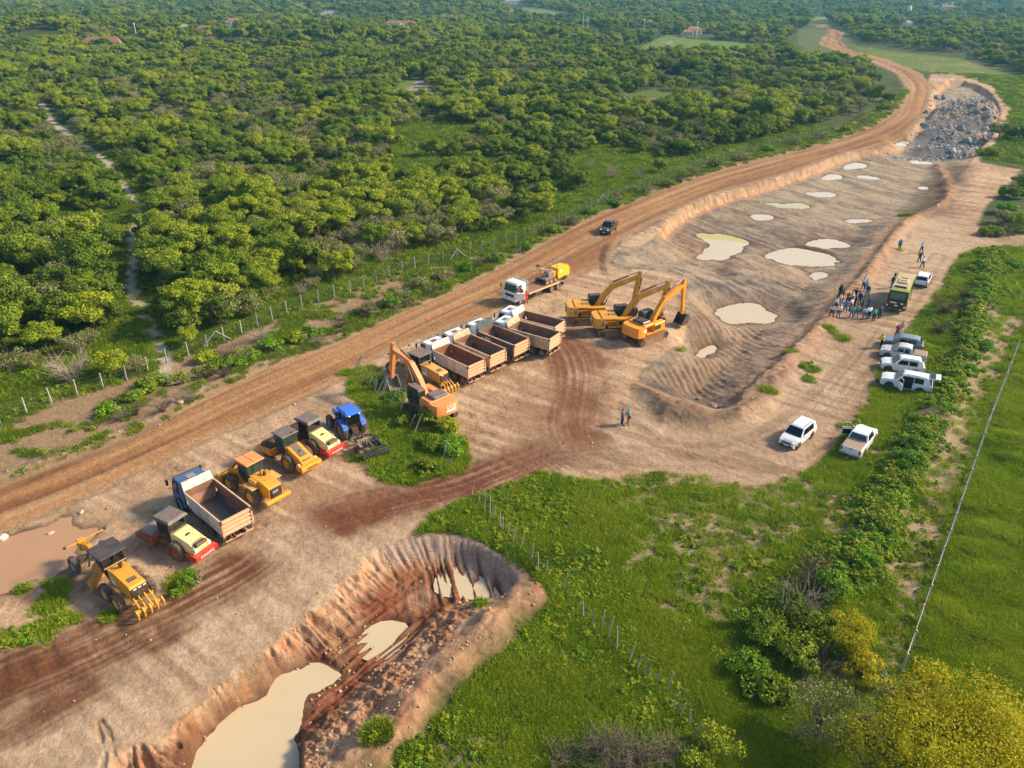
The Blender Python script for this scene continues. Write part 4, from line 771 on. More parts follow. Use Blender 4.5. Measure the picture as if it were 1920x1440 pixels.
# ================================================================ VEHICLES AND MACHINES
DUST = (172, 138, 108)
M = {}
def mk():
    M['catyel'] = mat('yellow_paint', (226, 156, 28), .45, dirt=.45, dirtcol=(176, 130, 70)); M['catdusty'] = mat('dusty_yellow_paint', (216, 160, 64), .6, dirt=.6, dirtcol=(190, 146, 92))
    M['orange'] = mat('faded_orange_paint', (232, 134, 62), .5, dirt=.4, dirtcol=(206, 150, 104)); M['exorange'] = mat('bright_orange_paint', (240, 152, 34), .4, dirt=.3, dirtcol=(206, 150, 80))
    M['black'] = mat('black_plastic', (26, 30, 34), .5, dirt=.25); M['iron'] = mat('dark_steel', (58, 56, 56), .6, .3, dirt=.5); M['tyre'] = mat('tyre_rubber', (40, 42, 46), .85, dirt=.6, dirtcol=(140, 116, 96))
    M['white'] = mat('white_paint', (226, 230, 232), .3, dirt=.14, coat=.4, grain=.04); M['whitedirty'] = mat('dusty_white_paint', (222, 220, 212), .5, dirt=.5, grain=.1)
    M['creambed'] = mat('cream_worn_paint', (206, 188, 150), .6, dirt=.6, dirtcol=(146, 104, 74)); M['rustbed'] = mat('rusty_worn_paint', (192, 160, 128), .7, dirt=.95, dirtcol=(150, 88, 50), dscale=1.1); M['teal'] = mat('dark_teal_paint', (46, 76, 84), .5, dirt=.4, dirtcol=(120, 104, 84))
    M['bedsteel'] = mat('worn_bed_steel', (122, 94, 78), .55, .2, dirt=.6, dirtcol=(166, 124, 92), dscale=.9); M['bedblue'] = mat('polished_bed_floor', (66, 78, 88), .4, .4, dirt=.4, dirtcol=(110, 90, 78), dscale=.8); M['beddirt'] = mat('bed_floor_with_soil', (128, 82, 54), .9, dirt=.7, dirtcol=(150, 104, 74))
    M['tailgate'] = mat('dusty_tailgate', (206, 164, 126), .7, dirt=.6, dirtcol=(176, 128, 92)); M['rib'] = mat('tailgate_rib', (226, 186, 146), .6, dirt=.3)
    M['blue'] = mat('blue_cab_paint', (34, 92, 140), .35, dirt=.2, coat=.3); M['tblue'] = mat('tractor_blue_paint', (24, 110, 216), .35, dirt=.12, coat=.3); M['cream'] = mat('cream_hood_paint', (228, 212, 146), .5, dirt=.25); M['red'] = mat('red_paint', (206, 40, 30), .4, dirt=.25); M['darkred'] = mat('dusty_red_paint', (140, 50, 42), .6, dirt=.5)
    M['glass'] = mat('dark_glass', (14, 22, 28), .06, spec=.6, grain=0); M['glassg'] = mat('greenish_glass', (34, 58, 54), .06, spec=.6, grain=0); M['chrome'] = mat('bright_rod', (210, 214, 218), .18, .9); M['rimgrey'] = mat('grey_rim', (150, 150, 146), .5, .2, dirt=.4); M['alloy'] = mat('alloy_rim', (214, 216, 220), .35, .0); M['rimdust'] = mat('dusty_rim', (140, 116, 98), .8, dirt=.4)
    M['busglass'] = mat('bus_glass_painted_reflection', (70, 112, 92), .08, spec=.6, grain=.2); M['lampw'] = mat('lamp_glass', (236, 236, 226), .15, grain=0); M['lampr'] = mat('red_lamp', (176, 20, 24), .25, grain=0); M['lampa'] = mat('amber_lamp', (240, 130, 20), .25, grain=0); M['letterw'] = mat('white_lettering', (238, 238, 238), .5, grain=0); M['letterd'] = mat('dark_lettering', (40, 36, 36), .5, grain=0); M['hex'] = mat('dark_maroon_badge', (64, 24, 36), .5, grain=0); M['roofgrey'] = mat('grey_roof_panel', (84, 90, 92), .6, dirt=.4); M['roofteal'] = mat('blue_black_roof', (30, 44, 56), .4, dirt=.2)  # bus rear glass: a greenish reflection is put into its base colour
    M['silver'] = mat('silver_grey_paint', (118, 136, 142), .3, .35, dirt=.2, coat=.5); M['pearl'] = mat('pale_silver_paint', (198, 204, 206), .35, .1, dirt=.3, coat=.4); M['darkcar'] = mat('black_car_paint', (34, 40, 44), .22, .2, dirt=.2, coat=.6); M['tarp'] = mat('brown_bed_cover', (150, 130, 108), .85, dirt=.2); M['lime'] = mat('lime_green_paint', (150, 178, 62), .4, dirt=.2); M['busroof'] = mat('dusty_bus_roof', (186, 172, 130), .6, dirt=.4); M['deck'] = mat('worn_deck_planks', (156, 118, 88), .85, dirt=.6, dirtcol=(112, 84, 64)); M['compyel'] = mat('compressor_yellow', (244, 190, 20), .4, dirt=.15); M['plate'] = mat('number_plate', (220, 222, 222), .5, grain=0); M['grey'] = mat('mid_grey_paint', (128, 132, 130), .6, dirt=.4); M['seat'] = mat('dark_interior', (24, 26, 30), .9)
mk()
def wheel(p, x, y, z, r, wd, rim='rimgrey', lugs=0, n=20, rr=.58, label=None):
    m = MB(); h = wd / 2; m.lathe([(r * rr, -h * .9), (r * .9, -h), (r, -h * .72), (r * 1.01, 0), (r, h * .72), (r * .9, h), (r * rr, h * .9)], (0, 0, 0), 'y', n)
    if lugs:
        for i in range(lugs):
            for sd in (-1, 1):
                a = 2 * math.pi * (i + (.5 if sd > 0 else 0)) / lugs; R = Rm(0, -a, 0) @ Rm(sd * .0, 0, sd * .5); m.box((r * 1.01 * math.cos(a), sd * h * .48, r * 1.01 * math.sin(a)), (r * .09, h * 1.0, r * .11), R)
    o = m.build('wheel', M['tyre'], p, True, label); o.location = (x, y, z)
    k = MB(); k.lathe([(.01, -h * .55), (r * .3, -h * .6), (r * rr * .8, -h * .45), (r * rr, -h * .88), (r * rr * 1.02, h * .88), (r * rr * .8, h * .45), (r * .3, h * .6), (.01, h * .55)], (0, 0, 0), 'y', 14); k.build('rim', M[rim], o, True)
    return o
def text(p, s, size, loc, rot, m, ext=.006):
    c = bpy.data.curves.new('lettering', 'FONT'); c.body = s; c.size = size; c.extrude = ext; c.align_x = 'CENTER'; c.align_y = 'CENTER'; c.materials.append(M[m]); q = bpy.data.objects.new('q', c); me = bpy.data.meshes.new_from_object(q); me.name = 'lettering'; bpy.data.objects.remove(q); o = link('lettering', me, p); o.location = loc; o.rotation_euler = rot; return o
RX = math.pi / 2
BACKROT = (RX, 0, -RX)      # lettering read from behind
LEFTROT = (RX, 0, math.pi); RIGHTROT = (RX, 0, 0)
def P_(pose, z=None):
    x, y, a = pose; return (x, y, gz(x, y) if z is None else z), a
def cab_over(p, x0, x1, hw, z0, z1, col, visor=True, glass='glass', roofvent=None, label=None):
    """tilt cab of a lorry between x0 (rear) and x1 (front)"""
    m = MB(); m.loft([(x0, z0, hw), (x1 - .05, z0, hw), (x1, z0 + .35, hw), (x1 - .02, z0 + 1.05, hw), (x1 - .32, z1 - .12, hw * .93), (x1 - .5, z1, hw * .88), (x0 + .2, z1, hw * .88), (x0, z1 - .12, hw * .93)]); c = m.build('cab', M[col], p, label=label)
    zb = z0 + 1.12; zt = z1 - .22; xt = x1 - .26
    MB().panel([(x1 - .02, -hw * .86, zb), (x1 - .02, hw * .86, zb), (xt - .02, hw * .80, zt), (xt - .02, -hw * .80, zt)], .02, (1, 0, .3)).build('windshield', M[glass], c)
    for s in (-1, 1):
        y = s * (hw + .0); MB().panel([(x1 - .22, s * hw * 1.0, zb + .02), (x1 - 1.05, s * hw * 1.0, zb + .02), (x1 - 1.05, s * hw * .955, zt), (x1 - .42, s * hw * .955, zt)], .025, (0, s, .1)).build('side_window', M[glass], c)
        MB().panel([(x1 - .12, s * hw, z0 + .25), (x1 - 1.15, s * hw, z0 + .25), (x1 - 1.15, s * hw, zb - .03), (x1 - .12, s * hw, zb - .03)], .012, (0, s, 0)).build('door', M[col], c)
        q = MB(); q.tube([(x1 - .15, s * hw * .98, zt - .05), (x1 + .12, s * (hw + .2), zt - .08)], .02, 4); q.box((x1 + .13, s * (hw + .22), zt - .35), (.1, .2, .55), ch=.02); q.build('mirror', M['black'], c)
        q = MB().box((x1 + .01, s * hw * .72, z0 + .2), (.06, .4, .2), ch=.02).build('headlight', M['lampw'], c)
        q = MB(); q.lathe([(.5, -.18), (.62, -.18), (.62, .18), (.5, .18)], (x1 - .95, s * (hw - .12), z0 + .02), 'y', 16); q.build('wheel_arch', M['black'], c)
    q = MB(); q.box((x1 + .02, 0, z0 + .62), (.05, hw * 1.3, .35), ch=.015); q.build('grille', M['black'], c); MB().box((x1 + .03, 0, z0 + .05), (.16, hw * 1.95, .3), ch=.04).build('front_bumper', M[col], c)
    if visor: MB().box((x1 - .33, 0, z1 - .06), (.22, hw * 1.75, .05), Rm(0, .35, 0)).build('sun_visor', M['black'], c)
    if roofvent: MB().box(((x0 + x1) / 2 - .15, 0, z1 + .015), (.55, .7, .05), ch=.02).build('roof_hatch', M[roofvent], c)
    return c
def dump_truck(pose, label, cab='white', side='whitedirty', inside='bedsteel', floor='bedblue', gate='tailgate', head='whitedirty', number=None, vent='roofgrey', peak=.75, rust=False):
    loc, a = P_(pose); t = thing('dump_truck', label, 'dump truck', loc, a, 'dump trucks parked in the yard')
    L0, L1, hw, zf, zt = .12, 5.5, 1.25, 1.12, 2.5
    m = MB(); m.box((3.7, .42, .82), (7.6, .12, .26)); m.box((3.7, -.42, .82), (7.6, .12, .26)); m.box((4.0, 0, .95), (3, .7, .12)); m.box((1.65, 0, .55), (2.2, .5, .25)); m.box((6.9, 0, .55), (.3, 1.7, .2)); m.build('chassis', M['iron'], t)
    # box: floor with rolled edges, two sides, head wall, tailgate
    prof = [(-hw + .06, zf + .45), (-hw + .3, zf + .08), (hw - .3, zf + .08), (hw - .06, zf + .45), (hw - .06, zf + .36), (hw - .32, zf), (-hw + .32, zf), (-hw + .06, zf + .36)]
    m = MB(); n = len(prof); m.add([(L0 + .06, y, z) for y, z in prof] + [(L1 - .25, y, z) for y, z in prof], [(0, 1, 6, 7), (1, 2, 5, 6), (2, 3, 4, 5), (15, 14, 9, 8), (14, 13, 10, 9), (13, 12, 11, 10)] + [(i, i + 8, (i + 1) % 8 + 8, (i + 1) % 8) for i in range(8)]); m.build('bed_floor', M[floor], t)
    for s in (-1, 1):
        m = MB(); m.add([(L0 + .05, s * hw, zf + .02), (L1 - .75, s * hw, zf + .02), (L1, s * hw, zf + .75), (L1, s * hw, zt), (L0 + .05, s * hw, zt)] + [(L0 + .05, s * (hw - .06), zf + .02), (L1 - .75, s * (hw - .06), zf + .02), (L1, s * (hw - .06), zf + .75), (L1, s * (hw - .06), zt), (L0 + .05, s * (hw - .06), zt)], [(0, 1, 2, 3, 4), (9, 8, 7, 6, 5)] + [(i, (i + 1) % 5, (i + 1) % 5 + 5, i + 5) for i in range(5)])
        sd = m.build('bed_side', M[side], t)
        q = MB(); q.box((L0 + 2.7, s * hw, zt), (5.3, .13, .10), ch=.02); q.build('top_rail', M['rib'] if gate == 'tailgate' else M[side], sd)
        q = MB(); q.box((L0 + .12, s * (hw + .03), (zf + zt) / 2), (.14, .08, zt - zf)); q.box((2.9, s * (hw + .02), (zf + zt) / 2 + .05), (.10, .05, zt - zf - .1)); q.box((2.7, s * (hw + .012), zf + .35), (5.0, .03, .1)); q.build('side_post', M[side], sd)
        MB().panel([(L0 + .1, s * (hw - .065), zf + .46), (L1 - .4, s * (hw - .065), zf + .46), (L1 - .05, s * (hw - .065), zf + .8), (L1 - .05, s * (hw - .065), zt - .04), (L0 + .1, s * (hw - .065), zt - .04)], .01, (0, -s, 0)).build('bed_lining', M[inside], sd)
        if number and s > 0: text(sd, number, .62, (4.1, hw + .02, 1.95), LEFTROT, 'letterw'); MB().box((4.85, hw + .012, 1.95), (.35, .02, .12)).build('stripe', M['letterw'], sd)
    m = MB(); m.add([(L1 - .35, -hw, zf), (L1 + .02, -hw, zf + .8), (L1 + .02, -hw, zt), (L1 + .30, -hw * .96, zt + peak), (L1 + .36, -hw * .96, zt + peak), (L1 + .09, -hw, zt), (L1 + .09, -hw, zf + .8), (L1 - .28, -hw, zf)] + [(L1 - .35, hw, zf), (L1 + .02, hw, zf + .8), (L1 + .02, hw, zt), (L1 + .30, hw * .96, zt + peak), (L1 + .36, hw * .96, zt + peak), (L1 + .09, hw, zt), (L1 + .09, hw, zf + .8), (L1 - .28, hw, zf)], [tuple(range(8)), tuple(range(15, 7, -1))] + [(i, i + 8, (i + 1) % 8 + 8, (i + 1) % 8) for i in range(8)])
    hd = m.build('headboard', M[head], t); MB().panel([(L1 - .30, -hw + .08, zf + .1), (L1 + .01, -hw + .08, zf + .8), (L1 + .01, -hw + .08, zt + .1), (L1 + .01, hw - .08, zt + .1), (L1 + .01, hw - .08, zf + .8), (L1 - .30, hw - .08, zf + .1)], .012, (-1, 0, .1)).build('head_lining', M[inside], hd)
    MB().tube([(L1 + .1, -hw, zt + .05), (L1 + .42, -hw * .6, zt + peak + .03), (L1 + .42, hw * .6, zt + peak + .03), (L1 + .1, hw, zt + .05)], .035, 5).build('guard_rail', M['iron'], hd)
    m = MB(); m.box((L0, 0, (zf + zt) / 2 - .02), (.08, hw * 2 + .04, zt - zf + .04)); tg = m.build('tailgate', M[gate], t)
    for i in range(4): MB().box((L0 - .07, 0, zf + .16 + i * .36), (.09, hw * 1.86, .11), ch=.02).build('rib', M['rib'] if gate == 'tailgate' else M[gate], tg)
    for s in (-1, 1): MB().box((L0 - .05, s * hw * .97, (zf + zt) / 2), (.16, .13, zt - zf + .1)).build('gate_post', M[gate], tg); MB().box((L0 - .1, s * hw, zt - .1), (.12, .12, .3)).build('hinge', M['iron'], tg)
    m = MB(); m.box((.05, 0, .62), (.1, 2.3, .13)); m.box((.2, .6, .72), (.3, .08, .25)); m.box((.2, -.6, .72), (.3, .08, .25)); rb = m.build('rear_bumper', M['tailgate'], t)
    for s in (-1, 1): MB().box((.07, s * .95, .64), (.06, .2, .09)).build('taillight', M['lampr'], rb)
    cab_over(t, 6.0, 8.0, 1.2, .6, 2.85, cab, roofvent=vent)
    MB().box((5.85, 0, 1.5), (.25, 2.2, 1.0)).build('air_intake', M['black'], t)
    for s in (-1, 1):
        MB().cyl((4.6, s * .95, .75), (3.5, s * .95, .75), .32).build('fuel_tank', M['iron'], t)
        for x in (1.05, 2.4):
            wheel(t, x, s * 1.02, .52, .52, .30, 'rimdust'); wheel(t, x, s * .66, .52, .52, .28, 'rimdust')
        wheel(t, 7.05, s * 1.03, .52, .52, .32, 'rimdust')
        q = MB(); q.lathe([(.62, -.2), (.66, -.2), (.66, .2), (.62, .2)], (0, 0, 0), 'y', 16); q.v = [v for v in q.v]; 
        MB().box((.42, s * .9, .75), (.05, .6, .6)).build('mud_flap', M['black'], t)
    return t
# --- road grader
def grader(pose, label, dusty=False, stack=True):
    loc, a = P_(pose); ye = M['catdusty'] if dusty else M['catyel']; t = thing('road_grader', label, 'grader', loc, a, 'road graders')
    m = MB(); m.loft([(-1.85, 1.05, .62), (.95, 1.05, .62), (.95, 2.25, .60), (.2, 2.3, .55), (-1.75, 2.12, .55), (-1.9, 1.95, .58)]); h = m.build('engine_hood', ye, t)
    m = MB(); m.box((-1.93, 0, 1.52), (.10, 1.12, .95), ch=.03); m.build('radiator_grille', M['black'], h)
    for y in (-.38, -.05, .28): MB().box((-1.99, y, 1.92), (.03, .2, .07)).build('tail_lamp', M['lampr' if dusty and y < 0 else 'lampw'], h)
    MB().panel([(-1.35, -.3, 2.16), (-1.35, .3, 2.16), (-.95, .3, 2.20), (-.95, -.3, 2.20)], .015).build('hood_vent', M['iron'], h)
    if stack: MB().cyl((.35, -.1, 2.25), (.35, -.1, 2.62), .06).add(*[(lambda q: (q.v, q.f))(MB().cyl((.35, -.1, 2.45), (.35, -.1, 2.66), .14))][0]).build('air_cleaner', M['black'], h)
    for s in (-1, 1):
        text(h, 'CAT', .38, (.35, s * .635, 1.9), LEFTROT if s > 0 else RIGHTROT, 'letterw'); MB().panel([(.6, s * .625, 1.3), (.1, s * .625, 1.3), (.1, s * .625, 1.65), (.6, s * .625, 1.65)], .008, (0, s, 0)).build('decal', M['letterw'], h)
    m = MB(); m.loft([(1.0, 1.2, .62), (2.0, 1.2, .50), (2.55, 1.95, .62), (2.45, 3.2, .78), (1.0, 3.2, .78), (.95, 2.3, .75)]); c = m.build('cab', M['black'], t)
    MB().box((1.72, 0, 3.26), (1.85, 1.9, .10), ch=.03).build('roof', M['roofteal'] if not dusty else M['roofgrey'], c)
    for s in (-1, 1): MB().panel([(1.1, s * .755, 2.35), (2.4, s * .70, 2.35), (2.38, s * .785, 3.1), (1.1, s * .785, 3.1)], .015, (0, s, 0)).build('side_window', M['glass'], c)
    MB().panel([(.965, -.66, 2.42), (.965, .66, 2.42), (.985, .68, 3.08), (.985, -.68, 3.08)], .015, (-1, 0, 0)).build('rear_window', M['glass'], c); MB().panel([(2.55, -.52, 2.1), (2.55, .52, 2.1), (2.46, .7, 3.1), (2.46, -.7, 3.1)], .015, (1, 0, 0)).build('windshield', M['glass'], c)
    for z in (2.36, 3.14): MB().box((.94, 0, z), (.03, 1.5, .04)).build('trim_bar', M['rib'], c)
    m = MB(); m.add(*(lambda q: (q.v, q.f))(MB().prism([(1.9, 1.1), (2.7, 1.75), (4.9, 2.05), (6.15, 1.55), (6.15, 1.05), (5.7, 1.05), (4.8, 1.65), (3.0, 1.4), (2.3, .9)], -.16, .16))); m.box((6.2, 0, 1.4), (.5, .55, .8), ch=.04); m.build('main_frame', ye, t)
    m = MB(); m.box((5.35, 0, .75), (.28, 1.75, .26)); m.box((5.35, .95, .72), (.2, .25, .3)); m.box((5.35, -.95, .72), (.2, .25, .3)); m.build('front_axle', M['iron'], t)
    m = MB(); m.tube([(5.1, -1.35, 2.45), (5.1, 1.35, 2.45)], .04, 5); m.tube([(5.0, -.14, 1.95), (5.1, -.14, 2.45)], .035, 4); m.tube([(5.0, .14, 1.95), (5.1, .14, 2.45)], .035, 4); lb = m.build('light_bar', ye, t)
    for s in (-1, 1): MB().box((5.12, s * 1.42, 2.5), (.16, .2, .2), ch=.03).build('headlight', M['black'], lb)
    R = Rm(0, 0, .55); m = MB(); pr = []
    for i in range(7): an = -1.0 + 2.0 * i / 6; pr.append((.42 - .55 * math.cos(an), .5 + .52 * math.sin(an)))
    pr2 = [(x - .05, z) for x, z in reversed(pr)]; q = MB().prism(pr + pr2, -1.85, 1.85); q.v = [tuple(R @ np.array(v) + np.array((3.3, 0, 0))) for v in q.v]; q.build('blade', M['catdusty'], t)
    m = MB(); m.lathe([(.62, -.05), (.78, -.05), (.78, .05), (.62, .05), (.62, -.05)], (3.15, 0, 1.05), 'z', 20); m.tube([(5.6, 0, .95), (4.2, 0, 1.05), (3.2, .5, 1.1)], .08, 5); m.tube([(4.2, 0, 1.05), (3.2, -.5, 1.1)], .08, 5); m.build('blade_circle', ye, t)
    for s in (-1, 1): MB().tube([(3.9, s * .35, 2.2), (3.7, s * .75, 1.1)], .06, 6).build('lift_cylinder', M['iron'], t)
    for s in (-1, 1):
        MB().box((-.02, s * .82, .68), (2.0, .24, .42), ch=.05).build('tandem_case', M['catdusty'], t)
        for x in (-.8, .78): wheel(t, x, s * 1.12, .66, .66, .42, 'catdusty', 14)
        wheel(t, 5.35, s * 1.12, .64, .64, .40, 'rimgrey' if not dusty else 'catdusty', 14)
    # ripper at the rear
    m = MB(); m.box((-2.05, 0, 1.0), (.14, 1.5, .22)); m.box((-2.75, 0, .72), (.2, 1.9, .2)); rp = m.build('ripper', M['catyel'], t)
    for y in (-.55, -.2, .2, .55): MB().tube([(-2.0, y, 1.3), (-2.4, y, 1.05), (-2.75, y, .75)], .055, 5).build('ripper_arm', M['catyel'], rp)
    for y in (-.9, -.45, 0, .45, .9): MB().prism([(-2.65, .9), (-2.85, .95), (-3.1, .7), (-3.02, .25), (-2.85, .12), (-2.9, .6)], y - .045, y + .045).build('ripper_tooth', M['catyel'], rp)
    MB().tube([(-2.0, 0, 1.15), (-2.6, 0, 1.25)], .07, 6).build('cylinder', M['chrome'], rp)
    return t
# --- vibrating rollers
def roller(pose, label, scheme, pads=False):
    loc, a = P_(pose); t = thing('road_roller', label, 'road roller', loc, a, 'road rollers'); dyn = scheme == 'cream'
    hc = M['cream'] if dyn else M['catyel'] if scheme == 'yel' else M['exorange']
    if dyn:
        m = MB(); m.loft([(-1.75, .95, .78), (.55, .95, .78), (.6, 1.9, .72), (.3, 2.0, .66), (-1.1, 1.62, .60), (-1.8, 1.35, .68)]); h = m.build('engine_hood', hc, t)
        MB().box((-.35, 0, 1.845), (.42, .3, .05), Rm(0, .27, 0)).build('hood_vent', M['iron'], h); g = MB().box((-1.52, 0, 1.48), (.62, .95, .26), Rm(0, .38, 0), ch=.03).build('radiator_grille', M['iron'], h)
        for i in range(4): MB().box((-1.36 - .13 * i, 0, 1.66 - .05 * i), (.05, .86, .04), Rm(0, .38, 0)).build('slat', M['black'], g)
        for s in (-1, 1): MB().box((-1.78, s * .58, 1.25), (.1, .22, .26)).build('tail_lamp', M['lampw'], h)
        b = MB().prism([(-1.7, .55), (-2.15, .6), (-2.2, .95), (-1.75, 1.0)], -.98, .98).build('rear_bumper', M['red'], t); text(b, 'DYNAPAC', .26, (-2.19, 0, .78), BACKROT, 'letterw')
        for s in (-1, 1): MB().box((-1.4, s * .93, .78), (.8, .1, .4), ch=.02).build('bumper_wing', M['red'], t)
    else:
        m = MB(); m.loft([(-1.7, .9, .74), (.5, .9, .74), (.55, 1.95, .70), (.25, 2.02, .62), (-1.2, 1.5, .60), (-1.75, 1.2, .66)]); h = m.build('engine_hood', hc, t)
        MB().panel([(.35, -.38, 2.03), (.35, .38, 2.03), (-1.15, .3, 1.56), (-1.15, -.3, 1.56)], .03, (-.3, 0, 1)).build('hood_panel', M['roofgrey'], h); MB().box((-.5, 0, 1.80), (.3, .22, .06), Rm(0, .32, 0)).build('hood_vent', M['black'], h); MB().box((-1.5, 0, 1.36), (.3, .7, .1), Rm(0, .6, 0)).build('radiator_grille', M['black'], h)
        for s in (-1, 1): MB().cyl((.3, s * .71, 1.75), (.3, s * .74, 1.75), .13).build('air_port', M['black'], h)
        b = MB().add(*(lambda q: (q.v, q.f))(MB().prism([(-1.3, .55), (-2.05, .55), (-2.15, .8), (-2.05, 1.1), (-1.3, 1.1)], -1.0, 1.0))).build('rear_bumper', hc, t); MB().box((-2.13, 0, .82), (.03, 1.1, .14)).build('decal', M['letterd'], b)
        for s in (-1, 1): MB().box((-1.5, s * .85, 1.14), (.14, .14, .1)).build('tail_lamp', M['lampw'], b)
    m = MB(); m.loft([(.62, 1.15, .72), (1.95, 1.15, .66), (2.0, 1.7, .70), (1.9, 2.85, .74), (.66, 2.85, .74)]); c = m.build('cab', M['black'], t)
    if dyn: MB().loft([(.3, 2.84, .84), (2.2, 2.78, .84), (2.35, 2.85, .84), (2.1, 3.0, .74), (.5, 3.02, .74)]).build('roof', M['roofgrey'], c)
    else: MB().box((1.3, 0, 2.93), (1.65, 1.7, .14), ch=.05).build('roof', M['roofgrey'], c); MB().cyl((.6, -.3, 3.0), (.6, -.3, 3.16), .07).build('beacon', M['lampr'], c)
    for s in (-1, 1): MB().panel([(.72, s * .725, 1.75), (1.85, s * .71, 1.75), (1.82, s * .745, 2.7), (.72, s * .745, 2.7)], .015, (0, s, 0)).build('side_window', M['glass' if dyn else 'glassg'], c)
    for y0, y1 in ((-.66, -.3), (-.26, .26), (.3, .66)): MB().panel([(.635, y0, 2.1), (.635, y1, 2.1), (.65, y1, 2.72), (.65, y0, 2.72)], .015, (-1, 0, 0)).build('rear_window', M['glass' if dyn else 'glassg'], c)
    MB().box((2.05, 0, .9), (.5, .6, .5)).build('articulation_joint', M['iron'], t)
    fm = M['darkred'] if dyn else hc; x0, x1 = 2.3, 4.25
    for s in (-1, 1): MB().prism([(x0, .55), (x1, .55), (x1, .95), (x0 + .5, 1.15), (x0, 1.15)], s * 1.08 - .09, s * 1.08 + .09).build('drum_frame', fm, t)
    MB().box((x0 + .05, 0, .85), (.2, 2.1, .6)).build('cross_member', fm, t); MB().box((x1, 0, .75), (.16, 2.3, .42), ch=.03).build('front_beam', fm, t)
    d = MB(); d.lathe([(.05, -.98), (.72, -.98), (.75, -.94), (.75, .94), (.72, .98), (.05, .98)], (3.28, 0, .75), 'y', 28); dr = d.build('drum', M['grey' if (dyn and not pads) else 'iron'], t, True)
    if pads:
        q = MB()
        for i in range(20):
            for j in range(7): an = 2 * math.pi * (i + .5 * (j % 2)) / 20; q.box((3.28 + .79 * math.cos(an), -.78 + .26 * j, .75 + .79 * math.sin(an)), (.10, .14, .14), Rm(0, -an, 0))
        q.build('pad_feet', M['iron'], dr)
    elif dyn: MB().lathe([(.80, -.85), (.84, -.85), (.84, .85), (.80, .85)], (0, 0, 0), 'y', 6)
    for s in (-1, 1): wheel(t, 0, s * .92, .76, .76, .55, 'darkred' if dyn else 'catyel', 16)
    return t
# --- wheel loader
def loader(pose, label):
    loc, a = P_(pose); t = thing('wheel_loader', label, 'wheel loader', loc, a); ye = M['catyel']
    m = MB(); m.loft([(-1.75, 1.0, .66), (.7, 1.0, .66), (.7, 2.2, .62), (-.9, 2.15, .60), (-1.7, 1.95, .58), (-1.8, 1.8, .6)]); h = m.build('engine_hood', ye, t); g = MB().box((-1.82, 0, 1.45), (.1, 1.06, .92), ch=.04).build('radiator_grille', M['black'], h); text(g, 'CAT', .26, (-1.88, .1, 1.55), BACKROT, 'letterw'); MB().box((.1, .72, 1.95), (.9, .35, .4), ch=.05).build('side_tank', ye, h); MB().box((.1, -.72, 1.95), (.9, .35, .4), ch=.05).build('side_tank', ye, h)
    for s in (-1, 1): text(h, 'CAT', .28, (.15, s * .91, 1.95), LEFTROT if s > 0 else RIGHTROT, 'letterw')
    MB().cyl((.25, -.1, 2.2), (.25, -.1, 2.75), .055).build('exhaust_pipe', M['black'], h); MB().cyl((-.1, -.25, 2.15), (-.1, -.25, 2.5), .13).build('air_cleaner', M['black'], h)
    m = MB(); m.loft([(.72, 1.3, .70), (2.0, 1.3, .62), (2.2, 1.9, .70), (2.1, 3.15, .74), (.75, 3.15, .74)]); c = m.build('cab', M['black'], t); r = MB().box((1.4, 0, 3.22), (1.75, 1.75, .14), ch=.05).build('roof', M['orange'], c); MB().box((1.4, 0, 3.30), (1.6, .1, .04)).build('roof_rib', M['orange'], r)
    for s in (-1, 1): MB().panel([(.82, s * .70, 1.75), (2.05, s * .69, 1.75), (2.02, s * .745, 3.0), (.82, s * .745, 3.0)], .015, (0, s, 0)).build('side_window', M['glassg'], c)
    MB().panel([(.74, -.6, 2.15), (.74, .6, 2.15), (.755, .66, 3.02), (.755, -.66, 3.02)], .015, (-1, 0, 0)).build('rear_window', M['glassg'], c); MB().panel([(2.2, -.6, 1.9), (2.2, .6, 1.9), (2.12, .66, 3.0), (2.12, -.66, 3.0)], .015, (1, 0, 0)).build('windshield', M['glassg'], c)
    m = MB(); m.box((-1.9, 0, .85), (.4, 2.3, .32), ch=.05); m.box((0, 0, .9), (1.8, 1.2, .5)); m.build('counterweight', M['exorange'], t); m = MB(); m.box((2.7, 0, 1.0), (1.5, 1.0, .7)); m.box((2.3, .0, 1.5), (.5, .9, .9)); m.build('front_frame', ye, t)
    for s in (-1, 1):
        MB().box((.0, s * 1.1, 1.72), (1.3, .62, .1), ch=.03).build('fender', M['catdusty'], t)
        wheel(t, 0, s * 1.1, .76, .76, .58, 'catdusty', 12); wheel(t, 3.05, s * 1.1, .76, .76, .58, 'catdusty', 12); MB().box((1.2, s * .95, 1.25), (.7, .4, .08)).build('step', M['catdusty'], t)
        MB().prism([(2.3, 2.0), (2.5, 2.15), (3.8, 1.45), (4.5, .65), (4.4, .4), (4.15, .55), (3.6, 1.15), (2.4, 1.7)], s * .55 - .1, s * .55 + .1).build('lift_arm', ye, t); MB().tube([(2.4, s * .4, 1.2), (3.6, s * .45, 1.15)], .07, 6).build('lift_cylinder', M['chrome'], t)
    pr = [(4.35, 1.15), (4.3, .25), (4.5, .08), (5.45, .06), (5.45, .12), (4.6, .16), (4.42, .32), (4.45, 1.1)]; b = MB().prism(pr, -1.4, 1.4).build('bucket', M['catyel'], t)
    for s in (-1, 1): MB().prism([(4.36, 1.14), (4.3, .25), (4.5, .09), (5.4, .08), (4.75, .95)], s * 1.39 - .03, s * 1.39 + .03).build('bucket_side', M['catdusty'], b)
    MB().tube([(2.6, 0, 2.2), (3.6, 0, 1.9), (4.4, 0, 1.05)], .09, 6).build('tilt_link', M['iron'], t); return t
